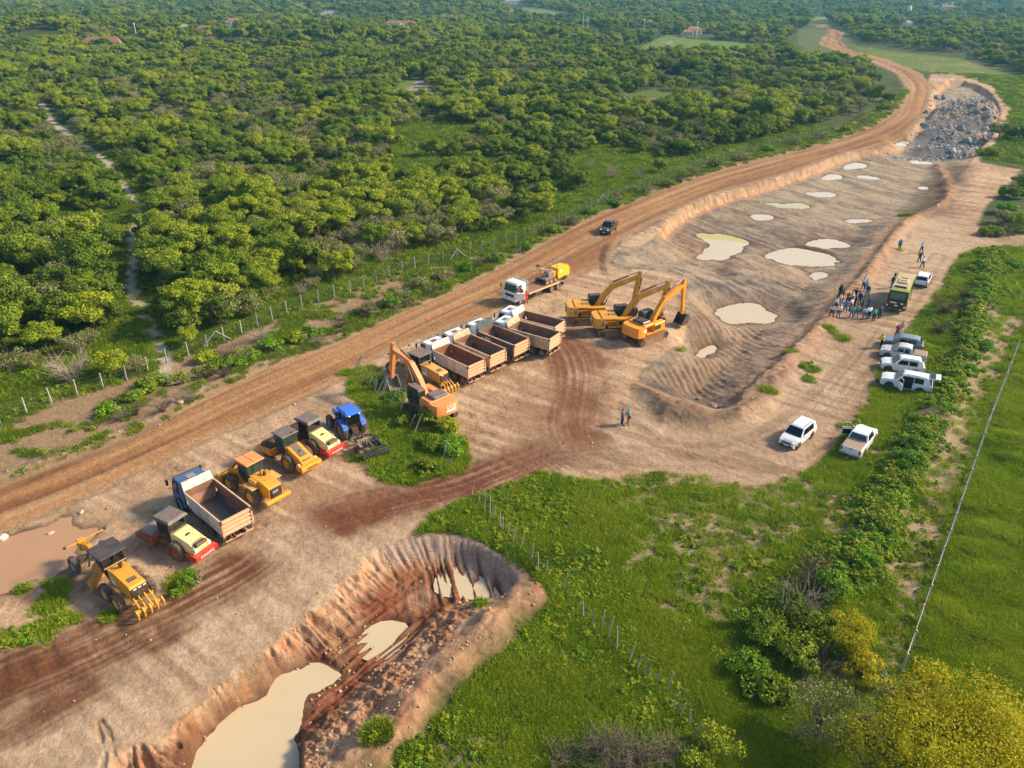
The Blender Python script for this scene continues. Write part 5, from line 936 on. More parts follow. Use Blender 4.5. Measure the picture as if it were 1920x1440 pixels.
# --- tractor
def tractor(pose, label):
    loc, a = P_(pose); t = thing('farm_tractor', label, 'tractor', loc, a); bl = M['tblue']
    m = MB(); m.loft([(1.0, 1.15, .42), (2.9, 1.1, .38), (3.0, 1.45, .36), (2.75, 1.75, .34), (1.0, 1.95, .42)]); h = m.build('engine_hood', bl, t); MB().box((3.0, 0, 1.35), (.06, .6, .45)).build('radiator_grille', M['black'], h); MB().cyl((1.2, -.5, 1.7), (1.2, -.5, 2.75), .05).build('exhaust_pipe', M['black'], h)
    m = MB(); m.loft([(-.62, 1.15, .62), (1.0, 1.05, .5), (1.1, 1.6, .58), (.95, 2.6, .68), (-.55, 2.6, .7), (-.7, 1.7, .72)]); c = m.build('cab', M['black'], t); m = MB(); m.loft([(-.95, 2.58, .80), (1.1, 2.58, .76), (1.2, 2.66, .74), (.95, 2.82, .62), (-.7, 2.84, .66), (-1.0, 2.68, .78)]); m.build('roof', bl, c, True)
    for s in (-1, 1): MB().panel([(-.55, s * .715, 1.5), (.98, s * .585, 1.5), (.9, s * .69, 2.5), (-.5, s * .71, 2.5)], .015, (0, s, 0)).build('side_window', M['glass'], c)
    MB().panel([(-.72, -.6, 1.55), (-.72, .6, 1.55), (-.60, .62, 2.5), (-.60, -.62, 2.5)], .015, (-1, 0, .1)).build('rear_window', M['glass'], c)
    for s in (-1, 1): MB().box((-1.0, s * .5, 2.62), (.08, .18, .09)).build('work_lamp', M['lampw'], c)
    m = MB(); m.box((1.2, 0, .85), (3.0, .5, .5)); m.box((2.5, 0, .6), (.25, 1.4, .2)); m.box((-.55, 0, .75), (.7, .6, .7)); m.tube([(-.8, .35, .6), (-1.35, .45, .45)], .05, 5); m.tube([(-.8, -.35, .6), (-1.35, -.45, .45)], .05, 5); m.tube([(-.8, 0, .4), (-1.5, 0, .42)], .05, 5); m.build('chassis', M['iron'], t)
    for s in (-1, 1):
        q = MB(); ar = [(1.0 * math.cos(an), .85 + 1.0 * math.sin(an)) for an in np.linspace(2.75, .75, 8)]; q.prism(ar + [(x * .93, .85 + (z - .85) * .93) for x, z in reversed(ar)], s * .92 - .24, s * .92 + .24); f = q.build('fender', bl, t); MB().box((-.78, s * .92, 1.53), (.06, .26, .12), Rm(0, -.7, 0)).build('taillight', M['lampr'], f)
        wheel(t, 0, s * .95, .86, .86, .50, 'rimgrey', 18); wheel(t, 2.5, s * .88, .62, .62, .38, 'rimgrey', 16); MB().box((.9, s * .9, 2.1), (.06, .25, .35)).build('mirror', M['black'], c)
    return t
def harrow(pose, label):
    loc, a = P_(pose); t = thing('disc_harrow', label, 'disc harrow', loc, a); st = M['roofteal']
    m = MB(); m.box((.0, .85, .85), (2.6, .14, .16)); m.box((.0, -.85, .85), (2.6, .14, .16)); m.box((1.25, 0, .85), (.14, 1.8, .16)); m.box((-1.2, 0, .85), (.14, 2.2, .16)); m.box((0, 0, .86), (.12, 1.8, .14)); m.build('frame', st, t)
    MB().tube([(-.9, 0, .95), (1.3, .0, .98), (2.4, 0, .5)], .05, 6).build('tie_rod', M['rimgrey'], t); m = MB(); m.tube([(1.2, .8, .85), (2.4, 0, .45)], .05, 5); m.tube([(1.2, -.8, .85), (2.4, 0, .45)], .05, 5); m.tube([(1.25, .3, .9), (1.4, .3, 1.5)], .03, 4); m.build('drawbar', st, t)
    for xg, tilt in ((-1.3, .12), (.75, -.15)):
        ax = MB().tube([(xg - 1.15 * tilt, -1.15, .36), (xg + 1.15 * tilt, 1.15, .36)], .04, 6).build('disc_axle', M['iron'], t)
        for i in range(9):
            y = -1.1 + 2.2 * i / 8; MB().lathe([(.02, .05), (.18, .03), (.34, -.03), (.36, -.045), (.34, -.05), (.18, .01), (.02, .03)], (xg + y * tilt, y, .36), 'y', 14).build('disc', M['rimgrey'], ax, True)
    for s in (-1, 1): wheel(t, .15, s * 1.12, .36, .36, .22, 'iron')
    m = MB(); m.box((-.1, .95, 1.0), (.7, .25, .1)); m.tube([(-.2, .3, .9), (-.2, .3, 1.2)], .06, 5); m.build('ballast_tray', M['grey'], t); return t
# --- crawler excavators
def plate(p, path, wid, yc, half):
    """boom/stick: outline from a centre path with widths, extruded across y"""
    P = [np.array(q, float) for q in path]; up, dn = [], []
    for i, q in enumerate(P):
        d = P[min(i + 1, len(P) - 1)] - P[max(i - 1, 0)]; d /= np.linalg.norm(d); n = np.array((-d[1], d[0])); up.append(tuple(q + n * wid[i])); dn.append(tuple(q - n * wid[i]))
    return MB().prism(up + dn[::-1], yc - half, yc + half)
def excavator(pose, label, scheme, slew=0.0, tip=(5.6, 5.3), knee=(2.75, 4.55), stick_end=(6.15, 1.75), bucket='dark', curl=0.0):
    loc, a = P_(pose); t = thing('excavator', label, 'excavator', loc, a, 'crawler excavators'); case = scheme == 'case'; cat = scheme == 'cat'
    ye = M['orange'] if case else M['catyel'] if cat else M['exorange']
    for s in (-1, 1):
        h = .46; L = 1.85; pr = [(L + h * math.cos(u), .48 + h * math.sin(u)) for u in np.linspace(-RX, RX, 7)] + [(-L + h * math.cos(u), .48 + h * math.sin(u)) for u in np.linspace(RX, 3 * RX, 7)]
        tr = MB().prism([(x * .97, .48 + (z - .48) * .88) for x, z in pr], s * 1.28 - .20, s * 1.28 + .20).build('track', M['deck'] if not case else M['iron'], t)
        q = MB(); n = 44; per = 4 * L + 2 * math.pi * h
        for i in range(n):
            u = per * i / n
            if u < 2 * L: x, z, r = -L + u, .48 + h, 0
            elif u < 2 * L + math.pi * h: g = (u - 2 * L) / h; x, z, r = L + h * math.sin(g), .48 + h * math.cos(g), g
            elif u < 4 * L + math.pi * h: x, z, r = L - (u - 2 * L - math.pi * h), .48 - h, math.pi
            else: g = (u - 4 * L - math.pi * h) / h; x, z, r = -L - h * math.sin(g), .48 - h * math.cos(g), math.pi + g
            q.box((x, s * 1.28, z), (.19, .6, .07), Rm(0, r, 0))
        q.build('track_shoes', M['iron'] if case else M['deck'], tr)
        for x in (-1.85, 1.85): MB().lathe([(.05, -.23), (.3, -.23), (.33, 0), (.3, .23), (.05, .23)], (x, s * 1.28, .48), 'y', 12).build('sprocket', M['iron'], tr)
    m = MB(); m.box((0, 0, .7), (2.2, 2.0, .4)); m.cyl((0, 0, .85), (0, 0, 1.12), .75); m.build('undercarriage', M['iron'], t)
    # upper works turn about the slew ring
    def turn(m): m.v = [tuple(Rm(0, 0, slew) @ np.array(v)) for v in m.v]; return m
    def T(p): q = Rm(0, 0, slew) @ np.array(p, float); return tuple(q)
    m = MB(); m.box((.35, 0, 1.2), (3.0, 2.6, .16)); m.box((.9, -.95, 1.75), (1.9, .75, 1.0), ch=.06); m.box((-.9, .95, 1.75), (1.7, .8, 1.0), ch=.06); turn(m).build('house', ye, t)
    n = 7; arc = [(-2.3 - .6 * abs(math.cos(u)) ** .55, 1.42 * math.copysign(abs(math.sin(u)) ** .75, math.sin(u))) for u in np.linspace(-RX, RX, n)]; ring = [(-1.55, -1.42)] + arc + [(-1.55, 1.42)]
    m = MB(); k = len(ring); m.add([(x, y, 1.15) for x, y in ring] + [(x * 1.005, y, 2.05) for x, y in ring] + [(x * .98 , y * .95, 2.35) for x, y in ring], [tuple(range(k - 1, -1, -1)), tuple(range(2 * k, 3 * k))] + [(i, (i + 1) % k, k + (i + 1) % k, k + i) for i in range(k)] + [(k + i, k + (i + 1) % k, 2 * k + (i + 1) % k, 2 * k + i) for i in range(k)])
    cw = turn(m).build('counterweight', ye, t, True)
    m = MB(); m.loft([(-1.9, 2.30, 1.32), (.0, 2.2, 1.3), (-.05, 2.42, 1.1), (-1.9, 2.45, 1.15)]) if cat else m.box((-.95, 0, 2.3), (1.5, 2.6, .3), ch=.05); hd = turn(m).build('engine_hood', ye, t)
    if not cat: turn(MB().box((-1.0, -.1, 2.58), (1.35, 1.7, .30), ch=.1)).build('hood_cover', M['roofgrey'] if case else M['roofteal'], hd)
    else:
        turn(MB().cyl((-1.0, -.5, 2.4), (-1.0, -.5, 2.62), .06)).build('exhaust_pipe', M['black'], hd)
    turn(MB().box((.55, -1.34, 1.75), (1.0, .03, .5))).build('side_vent', M['black'], t)
    brot = (RX, 0, -RX + slew)
    def side_text(s_, size, x, z, mm):
        for s in (-1, 1): text(cw, s_, size, T((x, s * 1.445, z)), (RX, 0, (math.pi if s > 0 else 0) + slew), mm)
    if cat:
        hx = [(-2.92, -.22 + .30 * math.cos(u) , 1.72 + .36 * math.sin(u)) for u in np.linspace(0, 2 * math.pi, 7)[:-1]]
        turn(MB().panel(hx, .012, (-1, 0, 0))).build('badge', M['hex'], cw); text(cw, 'CAT', .50, T((-2.945, .08, 1.75)), brot, 'letterw', .012)
        for s in (-1, 1):
            hx = [(-1.88 + .26 * math.cos(u), s * 1.425, 1.75 + .26 * math.sin(u)) for u in np.linspace(0, 2 * math.pi, 7)[:-1]]; turn(MB().panel(hx, .012, (0, s, 0))).build('badge', M['hex'], cw)
        side_text('CAT', .40, -1.72, 1.76, 'letterw')
    elif case:
        text(cw, 'CASE', .48, T((-2.93, -.25, 1.95)), brot, 'letterw', .02); turn(MB().box((-2.9, -.25, 1.58), (.06, 1.1, .16))).build('decal', M['letterw'], cw)
    else:
        turn(MB().box((-2.905, .3, 1.72), (.05, 1.0, .13))).build('decal', M['catdusty'], cw); turn(MB().box((-1.75, -1.43, 1.9), (.5, .03, .3))).build('decal', M['letterw'], cw)
    for s in (-1, 1): turn(MB().box((-2.7, s * .85, 1.3), (.08, .2, .1))).build('taillight', M['lampr'], cw)
    # cab
    y0 = .48; m = MB(); q = MB().loft([(.0, 1.25, .45), (1.6, 1.25, .45), (1.9, 1.7, .45), (1.75, 2.9, .42), (1.55, 3.05, .40), (.1, 3.05, .40), (.0, 2.9, .42)]); q.v = [(x, y + .93, z) for x, y, z in q.v]; c = turn(q).build('cab', M['black'], t)
    for yy, s in ((1.385, 1), (.475, -1)):
        turn(MB().panel([(.1, yy, 1.9), (.82, yy, 1.9), (.82, yy - s * .03, 2.82), (.1, yy - s * .03, 2.82)], .012, (0, s, 0))).build('side_window', M['glassg'], c); turn(MB().panel([(.92, yy, 1.7), (1.72, yy, 1.75), (1.64, yy - s * .03, 2.82), (.92, yy - s * .03, 2.82)], .012, (0, s, 0))).build('side_window', M['glassg'], c)
    turn(MB().panel([(1.92, .54, 1.75), (1.92, 1.32, 1.75), (1.78, 1.29, 2.85), (1.78, .57, 2.85)], .012, (1, 0, .1))).build('windshield', M['glassg'], c); turn(MB().panel([(-.005, .58, 2.0), (-.005, 1.28, 2.0), (-.005, 1.26, 2.8), (-.005, .60, 2.8)], .012, (-1, 0, 0))).build('rear_window', M['glassg'], c); turn(MB().box((.85, .93, 3.08), (1.5, .78, .06), ch=.02)).build('roof', M['roofgrey'] if case else M['roofteal'], c)
    if case: turn(MB().cyl((1.6, 1.2, 3.08), (1.6, 1.2, 3.22), .07)).build('beacon', M['lampa'], c)
    # boom, stick, bucket in the plane y = -0.1
    yc = -.12; foot = (.75, 1.75); kn = knee; tp = tip
    b = turn(plate(None, [foot, (foot[0] * .55 + kn[0] * .45, foot[1] * .5 + kn[1] * .5 + .12), kn, (kn[0] * .5 + tp[0] * .5, kn[1] * .5 + tp[1] * .5 + .06), tp], [.22, .28, .34, .27, .17], yc, .25)).build('boom', ye, t)
    d = np.array(stick_end) - np.array(tp); d /= np.linalg.norm(d); top = (tp[0] - d[0] * .75 , tp[1] - d[1] * .75); sk = turn(plate(None, [top, tp, (tp[0] + d[0] * .6, tp[1] + d[1] * .6), stick_end], [.12, .29, .25, .14], yc, .19)).build('stick', ye, t)
    for s in (-.40, .40): turn(MB().tube([(1.35, yc + s, 1.55), (1.35 * .45 + kn[0] * .55, yc + s, 1.55 * .45 + (kn[1] - .3) * .55)], .085, 7)).build('boom_cylinder', M['iron'], b); turn(MB().tube([(1.35 * .45 + kn[0] * .55, yc + s, 1.55 * .45 + (kn[1] - .3) * .55), (kn[0], yc + s, kn[1] - .05)], .05, 6)).build('cylinder_rod', M['chrome'], b)
    c0 = np.array((kn[0] + .0, kn[1] + .55)); c1 = np.array(top); mid = c0 * .42 + c1 * .58; turn(MB().tube([(c0[0], yc, c0[1]), (mid[0], yc, mid[1])], .10, 7)).build('stick_cylinder', M['iron'], b); turn(MB().tube([(mid[0], yc, mid[1]), (c1[0], yc, c1[1])], .055, 6)).build('cylinder_rod', M['chrome'], b)
    e0 = np.array(tp) - d * .3 + np.array((d[1] * -.45 if True else 0, d[0] * .45)); n_ = np.array((-d[1], d[0])); e0 = np.array(tp) + d * .1 + n_ * .42; e1 = np.array(stick_end) - d * .35 + n_ * .42; e2 = np.array(stick_end) + d * .25 + n_ * .45; md = e0 * .4 + e1 * .6
    turn(MB().tube([(e0[0], yc, e0[1]), (md[0], yc, md[1])], .085, 7)).build('bucket_cylinder', M['iron'], sk); turn(MB().tube([(md[0], yc, md[1]), (e1[0], yc, e1[1])], .05, 6)).build('cylinder_rod', M['chrome'], sk); turn(MB().tube([(e1[0], yc, e1[1]), (e2[0], yc, e2[1])], .07, 5)).build('bucket_link', M['iron'], sk)
    # bucket: shell opening back towards the machine
    R2 = np.array([[math.cos(curl), -math.sin(curl)], [math.sin(curl), math.cos(curl)]]); base = np.array([(.05, .12), (.55, .05), (.72, -.45), (.55, -1.0), (.05, -1.28), (-.65, -1.25)]); inn_ = np.array([(-.62, -1.17), (.0, -1.2), (.45, -.95), (.60, -.45), (.46, -.02), (.05, .04)])
    outl = [tuple(np.array(stick_end) + R2 @ q) for q in base] + [tuple(np.array(stick_end) + R2 @ q) for q in inn_]; bm_ = M['grey'] if bucket == 'grey' else M['iron']; bk = turn(MB().prism(outl, yc - .68, yc + .68)).build('bucket', bm_, t)
    for s in (-1, 1): turn(MB().prism([tuple(np.array(stick_end) + R2 @ q) for q in base], yc + s * .67 - .03, yc + s * .67 + .03)).build('bucket_side', bm_, bk)
    for i in range(5):
        yy = yc - .56 + .28 * i; q = [np.array(stick_end) + R2 @ np.array(v) for v in ((-.6, -1.27), (-.6, -1.15), (-.92, -1.24))]; turn(MB().prism([tuple(v) for v in q], yy - .06, yy + .06)).build('tooth', M['rimgrey'], bk)
    if case:
        mx, mz = (kn[0] * .55 + tp[0] * .45, kn[1] * .55 + tp[1] * .45); an = math.atan2(tp[1] - kn[1], tp[0] - kn[0]); 
        text(b, 'CASE', .46, T((mx, yc + .285, mz + .03)), (Matrix.Rotation(slew, 3, 'Z') @ Matrix.Rotation(math.pi, 3, 'Z') @ Matrix.Rotation(RX, 3, 'X') @ Matrix.Rotation(-an, 3, 'Z')).to_euler(), 'letterw', .012)
    if cat:
        mx, mz = (kn[0] * .5 + tp[0] * .5, kn[1] * .5 + tp[1] * .5); an = math.atan2(tp[1] - kn[1], tp[0] - kn[0])
        for s in (-1, 1):
            r = (Matrix.Rotation(slew, 3, 'Z') @ (Matrix.Rotation(RX, 3, 'X') @ Matrix.Rotation(an, 3, 'Z') if s < 0 else Matrix.Rotation(math.pi, 3, 'Z') @ Matrix.Rotation(RX, 3, 'X') @ Matrix.Rotation(-an, 3, 'Z'))).to_euler(); text(b, 'CAT', .36, T((mx, yc + s * .285, mz + .06)), r, 'letterw', .012)
    return t
# --- cars
def car(pose, name, label, cat_, col, L=4.5, wd=1.80, wb=2.65, roof=1.68, belt=1.02, hood=.98, xw0=.95, xw1=.25, xr1=-1.75, xr0=-2.0, pick=False, cover=None, rails=True, rimm='alloy', group='cars on the site', doors_open=(), tailopen=False, zoff=0, r=.34):
    loc, a = P_(pose); t = thing(name, label, cat_, (loc[0], loc[1], loc[2] + zoff), a, group); hw = wd / 2; Lf = L * .485; Lr = -(L - Lf)
    body = MB(); body.loft([(Lr + .12, .30, hw * .90), (Lr, .5, hw * .97), (Lr + .03, belt - .08, hw * .95), (Lr + .12, belt, hw * .90), (xw0 - .1, belt, hw * .93), (xw0 + .05, belt, hw * .9), (Lf - .45, hood - .06, hw * .86), (Lf - .1, hood - .22, hw * .78), (Lf, .62, hw * .80), (Lf - .04, .36, hw * .84), (Lf - .2, .26, hw * .88)])
    # fuller flanks: a second shell around the sills and doors
    body.loft([(Lr + .35, .28, hw * .96), (Lr + .22, .55, hw), (Lr + .22, belt - .22, hw), (Lr + .35, belt - .10, hw * .97), (Lf - .6, belt - .14, hw * .965), (Lf - .38, hood - .3, hw * .96), (Lf - .38, .55, hw * .97), (Lf - .5, .3, hw * .95)]); b = body.build('body', M[col], t, True)
    hz = lambda z: hw * (.93 + (.77 - .93) * (z - belt) / (roof - .06 - belt))
    cb = MB(); cb.loft([(xr0, belt - .03, hw * .93), (xr1, roof - .09, hw * .77), (xr1 + .3, roof, hw * .68), ((xr1 + xw1) / 2, roof + .02, hw * .69), (xw1 - .25, roof, hw * .68), (xw1, roof - .06, hw * .75), (xw0, belt - .03, hw * .92)]); c = cb.build('cabin', M[col], t, True)
    zt = roof - .14; zb = belt + .03; fx = lambda z: xw0 + (xw1 - xw0) * (z - belt) / (roof - .06 - belt); rx = lambda z: xr0 + (xr1 - xr0) * (z - belt) / (roof - .09 - belt)
    MB().panel([(fx(zb) + .015, -hw * .84, zb), (fx(zb) + .015, hw * .84, zb), (fx(zt + .05) + .015, hw * .70, zt + .05), (fx(zt + .05) + .015, -hw * .70, zt + .05)], .02, (1, 0, .8)).build('windshield', M['glass'], c); MB().panel([(rx(zb + .04) - .015, -hw * .78, zb + .04), (rx(zb + .04) - .015, hw * .78, zb + .04), (rx(zt) - .015, hw * .66, zt), (rx(zt) - .015, -hw * .66, zt)], .02, (-1, 0, .3)).build('rear_window', M['glass'], c)
    xa = fx(zb) - .42; xm = (xw1 + xr1) / 2 + .18 if not pick else (xw1 + xr1) / 2 + .05; cuts = [(xa, xm + .05), (xm - .05, max(xr1 + .12, xm - .95) if pick else xm - .9)] + ([] if pick else [(xm - 1.0, xr1 + .15)] if xm - 1.0 - (xr1 + .15) > .3 else [])
    for s in (-1, 1):
        for i, (p, q) in enumerate(cuts):
            pt = min(p, fx(zt) - .18); qb = q; 
            if (i, s) == (0, 1) and 'front_left' in doors_open: continue
            MB().panel([(p, s * hz(zb), zb), (qb, s * hz(zb), zb), (max(q, rx(zt) + .2), s * hz(zt), zt), (pt, s * hz(zt), zt)], .022, (0, s, .2)).build('side_window', M['glass'], c)
        MB().box((xa + .12, s * (hw * .93 + .13), zb + .07), (.14, .2, .15), ch=.03).build('mirror', M['black' if col != 'white' else col], b); q = MB(); q.box((Lf - .2, s * hw * .66, hood - .24), (.22, hw * .36, .15), Rm(0, .35, s * .3), ch=.03); q.build('headlight', M['lampw'], b); MB().box((Lr + .05, s * hw * .84, belt - .22), (.13, .17, .34), ch=.02).build('taillight', M['lampr'], b)
        if rails and not pick: MB().tube([(xw1 - .25, s * hw * .66, roof + .0), (xw1 - .4, s * hw * .67, roof + .06), (xr1 + .5, s * hw * .67, roof + .06), (xr1 + .3, s * hw * .66, roof)], .025, 5).build('roof_rail', M['black'], c)
        for x in (wb / 2, -wb / 2):
            q = MB(); q.cyl((x, s * (hw - .3), r), (x, s * (hw + .004), r), r * 1.2, n=18); q.build('wheel_arch', M['black'], b); wheel(t, x, s * (hw - .085), r, r, .22, rimm, 0, 18, .66)
    MB().box((Lf - .02, 0, .66), (.06, hw * 1.0, .2), ch=.02).build('radiator_grille', M['black'], b); MB().box((Lf - .02, 0, .42), (.08, hw * 1.3, .14), ch=.03).build('front_bumper', M['black'], b); MB().box((Lr + .01, 0, .45), (.14, hw * 1.8, .18), ch=.04).build('rear_bumper', M['black' if not pick else 'grey'], b); MB().box((Lr - .03, 0, .60 if not pick else .5), (.04, .42, .12)).build('number_plate', M['plate'], b); MB().box((Lf + .02, 0, .48), (.03, .42, .12)).build('number_plate', M['plate'], b)
    if pick:
        q = MB().box(((xr0 + Lr) / 2 - .0, 0, belt + .035), (xr0 - Lr - .12, hw * 1.72, .06), ch=.02); q.build('bed_cover', M[cover or 'tarp'], t); MB().box((Lr + .04, 0, belt - .15), (.08, hw * 1.62, .42), ch=.02).build('tailgate', M[col], t); MB().box((Lr - .01, 0, belt - .05), (.03, .3, .06)).build('handle', M['black'], t)
    for dn in doors_open:
        s = 1; hx, x1 = (xa + .1, xm + .03); 
        MB().panel([(hx, s * (hw + .005), .42), (x1, s * (hw + .005), .42), (x1, s * (hw + .005), belt), (x1, s * (hz(zt) + .02), zt), (min(hx, fx(zt) - .18), s * (hz(zt) + .02), zt), (hx, s * (hw + .005), belt)], .008, (0, s, 0)).build('door_opening', M['seat'], t)
        d = MB(); d.box((-.5, 0, .70), (1.0, .09, .60), ch=.03); d.box((-.5, 0, belt + .02), (1.0, .06, .06)); d.tube([(0, 0, belt), (-.35, 0, zt), (-.95, 0, zt), (-1.0, 0, belt)], .03, 5); do = d.build('door', M[col], t); do.location = (hx, hw + .03, 0); do.rotation_euler = (0, 0, -1.05); MB().box((-.5, -.055, .7), (.85, .02, .5)).build('door_trim', M['seat'], do)
    if tailopen:
        d = MB(); d.box((-.55, 0, 0), (1.0, hw * 1.5, .1), ch=.04); do = d.build('tailgate', M[col], t); do.location = (xr1 + .1, 0, roof - .02); do.rotation_euler = (0, .12, 0); MB().box((-.35, 0, .055), (.5, hw * 1.3, .03)).build('tailgate_window', M['glass'], do); MB().panel([(Lr - .02, -hw * .8, .72), (Lr - .02, hw * .8, .72), (rx(zt) - .05, hw * .68, zt), (rx(zt) - .05, -hw * .68, zt)], .03, (-1, 0, .2)).build('boot_opening', M['seat'], t)
    return t
def bus(pose, label):
    loc, a = P_(pose); t = thing('bus', label, 'bus', loc, a); L, hw, H = 7.9, 1.15, 3.05
    m = MB(); m.loft([(.1, .45, hw * .96), (0, 1.0, hw), (.05, 2.2, hw), (.22, H - .14, hw * .95), (.5, H, hw * .86), (L - .7, H, hw * .86), (L - .25, H - .16, hw * .95), (L, 1.3, hw), (L, .7, hw * .98), (L - .15, .45, hw * .96)]); b = m.build('body', M['lime'], t, True); MB().box((L / 2, 0, H + .005), (L - 1.3, hw * 1.66, .05), ch=.02).build('roof', M['busroof'], b)
    MB().panel([(.0, -hw * .97, .55), (.0, hw * .97, .55), (.0, hw * .985, 2.2), (.15, hw * .94, H - .12), (.15, -hw * .94, H - .12), (.0, -hw * .985, 2.2)], .03, (-1, 0, .05)).build('rear_panel', M['black'], b); MB().panel([(-.035, -hw * .80, 1.95), (-.035, hw * .80, 1.95), (.04, hw * .76, 2.75), (.04, -hw * .76, 2.75)], .02, (-1, 0, .1)).build('rear_window', M['busglass'], b)
    for y, w_, z in ((.38, .75, 1.42), (-.62, .32, 1.40), (0, .4, 1.05)): MB().box((-.05, y, z), (.03, w_, .16)).build('decal', M['plate'], b)
    for s in (-1, 1):
        MB().box((-.03, s * hw * .86, 1.2), (.10, .2, .55), ch=.03).build('taillight', M['lampr'], b); MB().box((-.05, s * hw * .86, .98), (.10, .19, .22), ch=.02).build('reversing_lamp', M['lampw'], b); MB().box((-.05, s * .62, .62), (.08, .22, .1)).build('fog_lamp', M['lampa'] if s > 0 else M['lampw'], b)
        MB().panel([(.5, s * hw, 1.6), (L - .6, s * hw, 1.6), (L - .75, s * hw * .965, 2.78), (.5, s * hw * .965, 2.78)], .02, (0, s, .1)).build('window_band', M['glass'], b)
        for i in range(4): x = 1.8 + 1.35 * i; MB().panel([(x - .04, s * (hw + .012), 1.6), (x + .04, s * (hw + .012), 1.6), (x + .04, s * (hw * .965 + .012), 2.78), (x - .04, s * (hw * .965 + .012), 2.78)], .02, (0, s, 0)).build('pillar', M['black'], b)
        MB().panel([(.3, s * hw, .5), (1.4, s * hw, .5), (1.0, s * hw, 1.55), (.3, s * hw, 1.55)], .012, (0, s, 0)).build('side_panel', M['black'], b)
        for x in (1.9, 6.1):
            MB().cyl((x, s * (hw - .4), .5), (x, s * (hw + .006), .5), .6, n=18).build('wheel_arch', M['black'], b); wheel(t, x, s * (hw - .16), .48, .48, .3, 'rimgrey')
        q = MB(); q.tube([(L - .2, s * hw, 2.7), (L + .25, s * (hw + .22), 2.6)], .03, 4); q.box((L + .27, s * (hw + .25), 2.35), (.12, .24, .5), ch=.03); q.build('mirror', M['black'], b)
    MB().panel([(L - .7, -hw - .0, .45), (L - 1.6, -hw, .45), (L - 1.65, -hw * .97, 2.6), (L - .8, -hw * .97, 2.6)], .02, (0, -1, 0)).build('door', M['seat'], b)
    MB().box((1.2, 0, H + .1), (.5, 1.5, .24), ch=.1).build('roof_spoiler', M['roofteal'], b); q = MB(); q.box((3.7, 0, H + .1), (1.9, 1.2, .2), ch=.07); ac = q.build('air_conditioner', M['busroof'], b); MB().box((4.6, 0, H + .2), (.3, .8, .06)).build('fan_cover', M['black'], ac); MB().box((3.5, 0, H + .2), (.25, .8, .05)).build('fan_cover', M['black'], ac); MB().panel([(L + .0, -hw * .9, 1.45), (L + .0, hw * .9, 1.45), (L - .22, hw * .86, 2.8), (L - .22, -hw * .86, 2.8)], .02, (1, 0, .2)).build('windshield', M['glass'], b)
    return t
def flatbed(pose, label):
    loc, a = P_(pose); t = thing('flatbed_truck', label, 'flatbed truck', loc, a)
    m = MB(); m.box((5.6, .42, .85), (10.6, .12, .26)); m.box((5.6, -.42, .85), (10.6, .12, .26)); m.box((2.9, 0, .55), (2.2, .5, .25)); m.build('chassis', M['iron'], t)
    m = MB(); m.box((5.6, 0, 1.08), (6.0, 2.5, .14)); d = m.build('deck', M['deck'], t)
    for i in range(9): MB().box((5.6, -1.11 + .278 * i, 1.16), (5.96, .262, .03)).build('plank', M['deck'], d)
    for s in (-1, 1): MB().box((5.6, s * 1.28, 1.08), (6.0, .08, .2)).build('deck_rail', M['rib'], d)
    q = MB().prism([(2.6, 1.0), (2.6, 1.15), (.2, .85), (.2, .7)], -1.25, 1.25); q.build('tail_ramp', M['deck'], t); MB().box((8.75, 0, 2.0), (.12, 2.45, 1.75), ch=.03).build('headboard', M['whitedirty'], t); cab_over(t, 8.95, 10.9, 1.2, .6, 2.85, 'white', visor=False, glass='glassg')
    o = MB(); o.box((-.5, 0, .95), (1.0, .07, .9), ch=.02); o.tube([(0, 0, 1.4), (-.3, 0, 2.2), (-.95, 0, 2.2), (-1.0, 0, 1.4)], .035, 5); dr = o.build('open_door', M['white'], t); dr.location = (10.75, 1.24, .3); dr.rotation_euler = (0, 0, -.75); MB().box((-.55, .05, 1.75), (.5, .02, .5)).build('sticker', M['red'], dr)
    for s in (-1, 1):
        for x in (2.6, 3.9): wheel(t, x, s * 1.02, .5, .5, .3, 'rimdust'); wheel(t, x, s * .66, .5, .5, .28, 'rimdust')
        wheel(t, 9.95, s * 1.03, .5, .5, .32, 'rimdust'); MB().box((1.6, s * .9, .7), (.05, .55, .6)).build('mud_flap', M['black'], t); MB().cyl((7.2, s * .95, .72), (6.0, s * .95, .72), .3).build('fuel_tank', M['iron'], t)
    return t
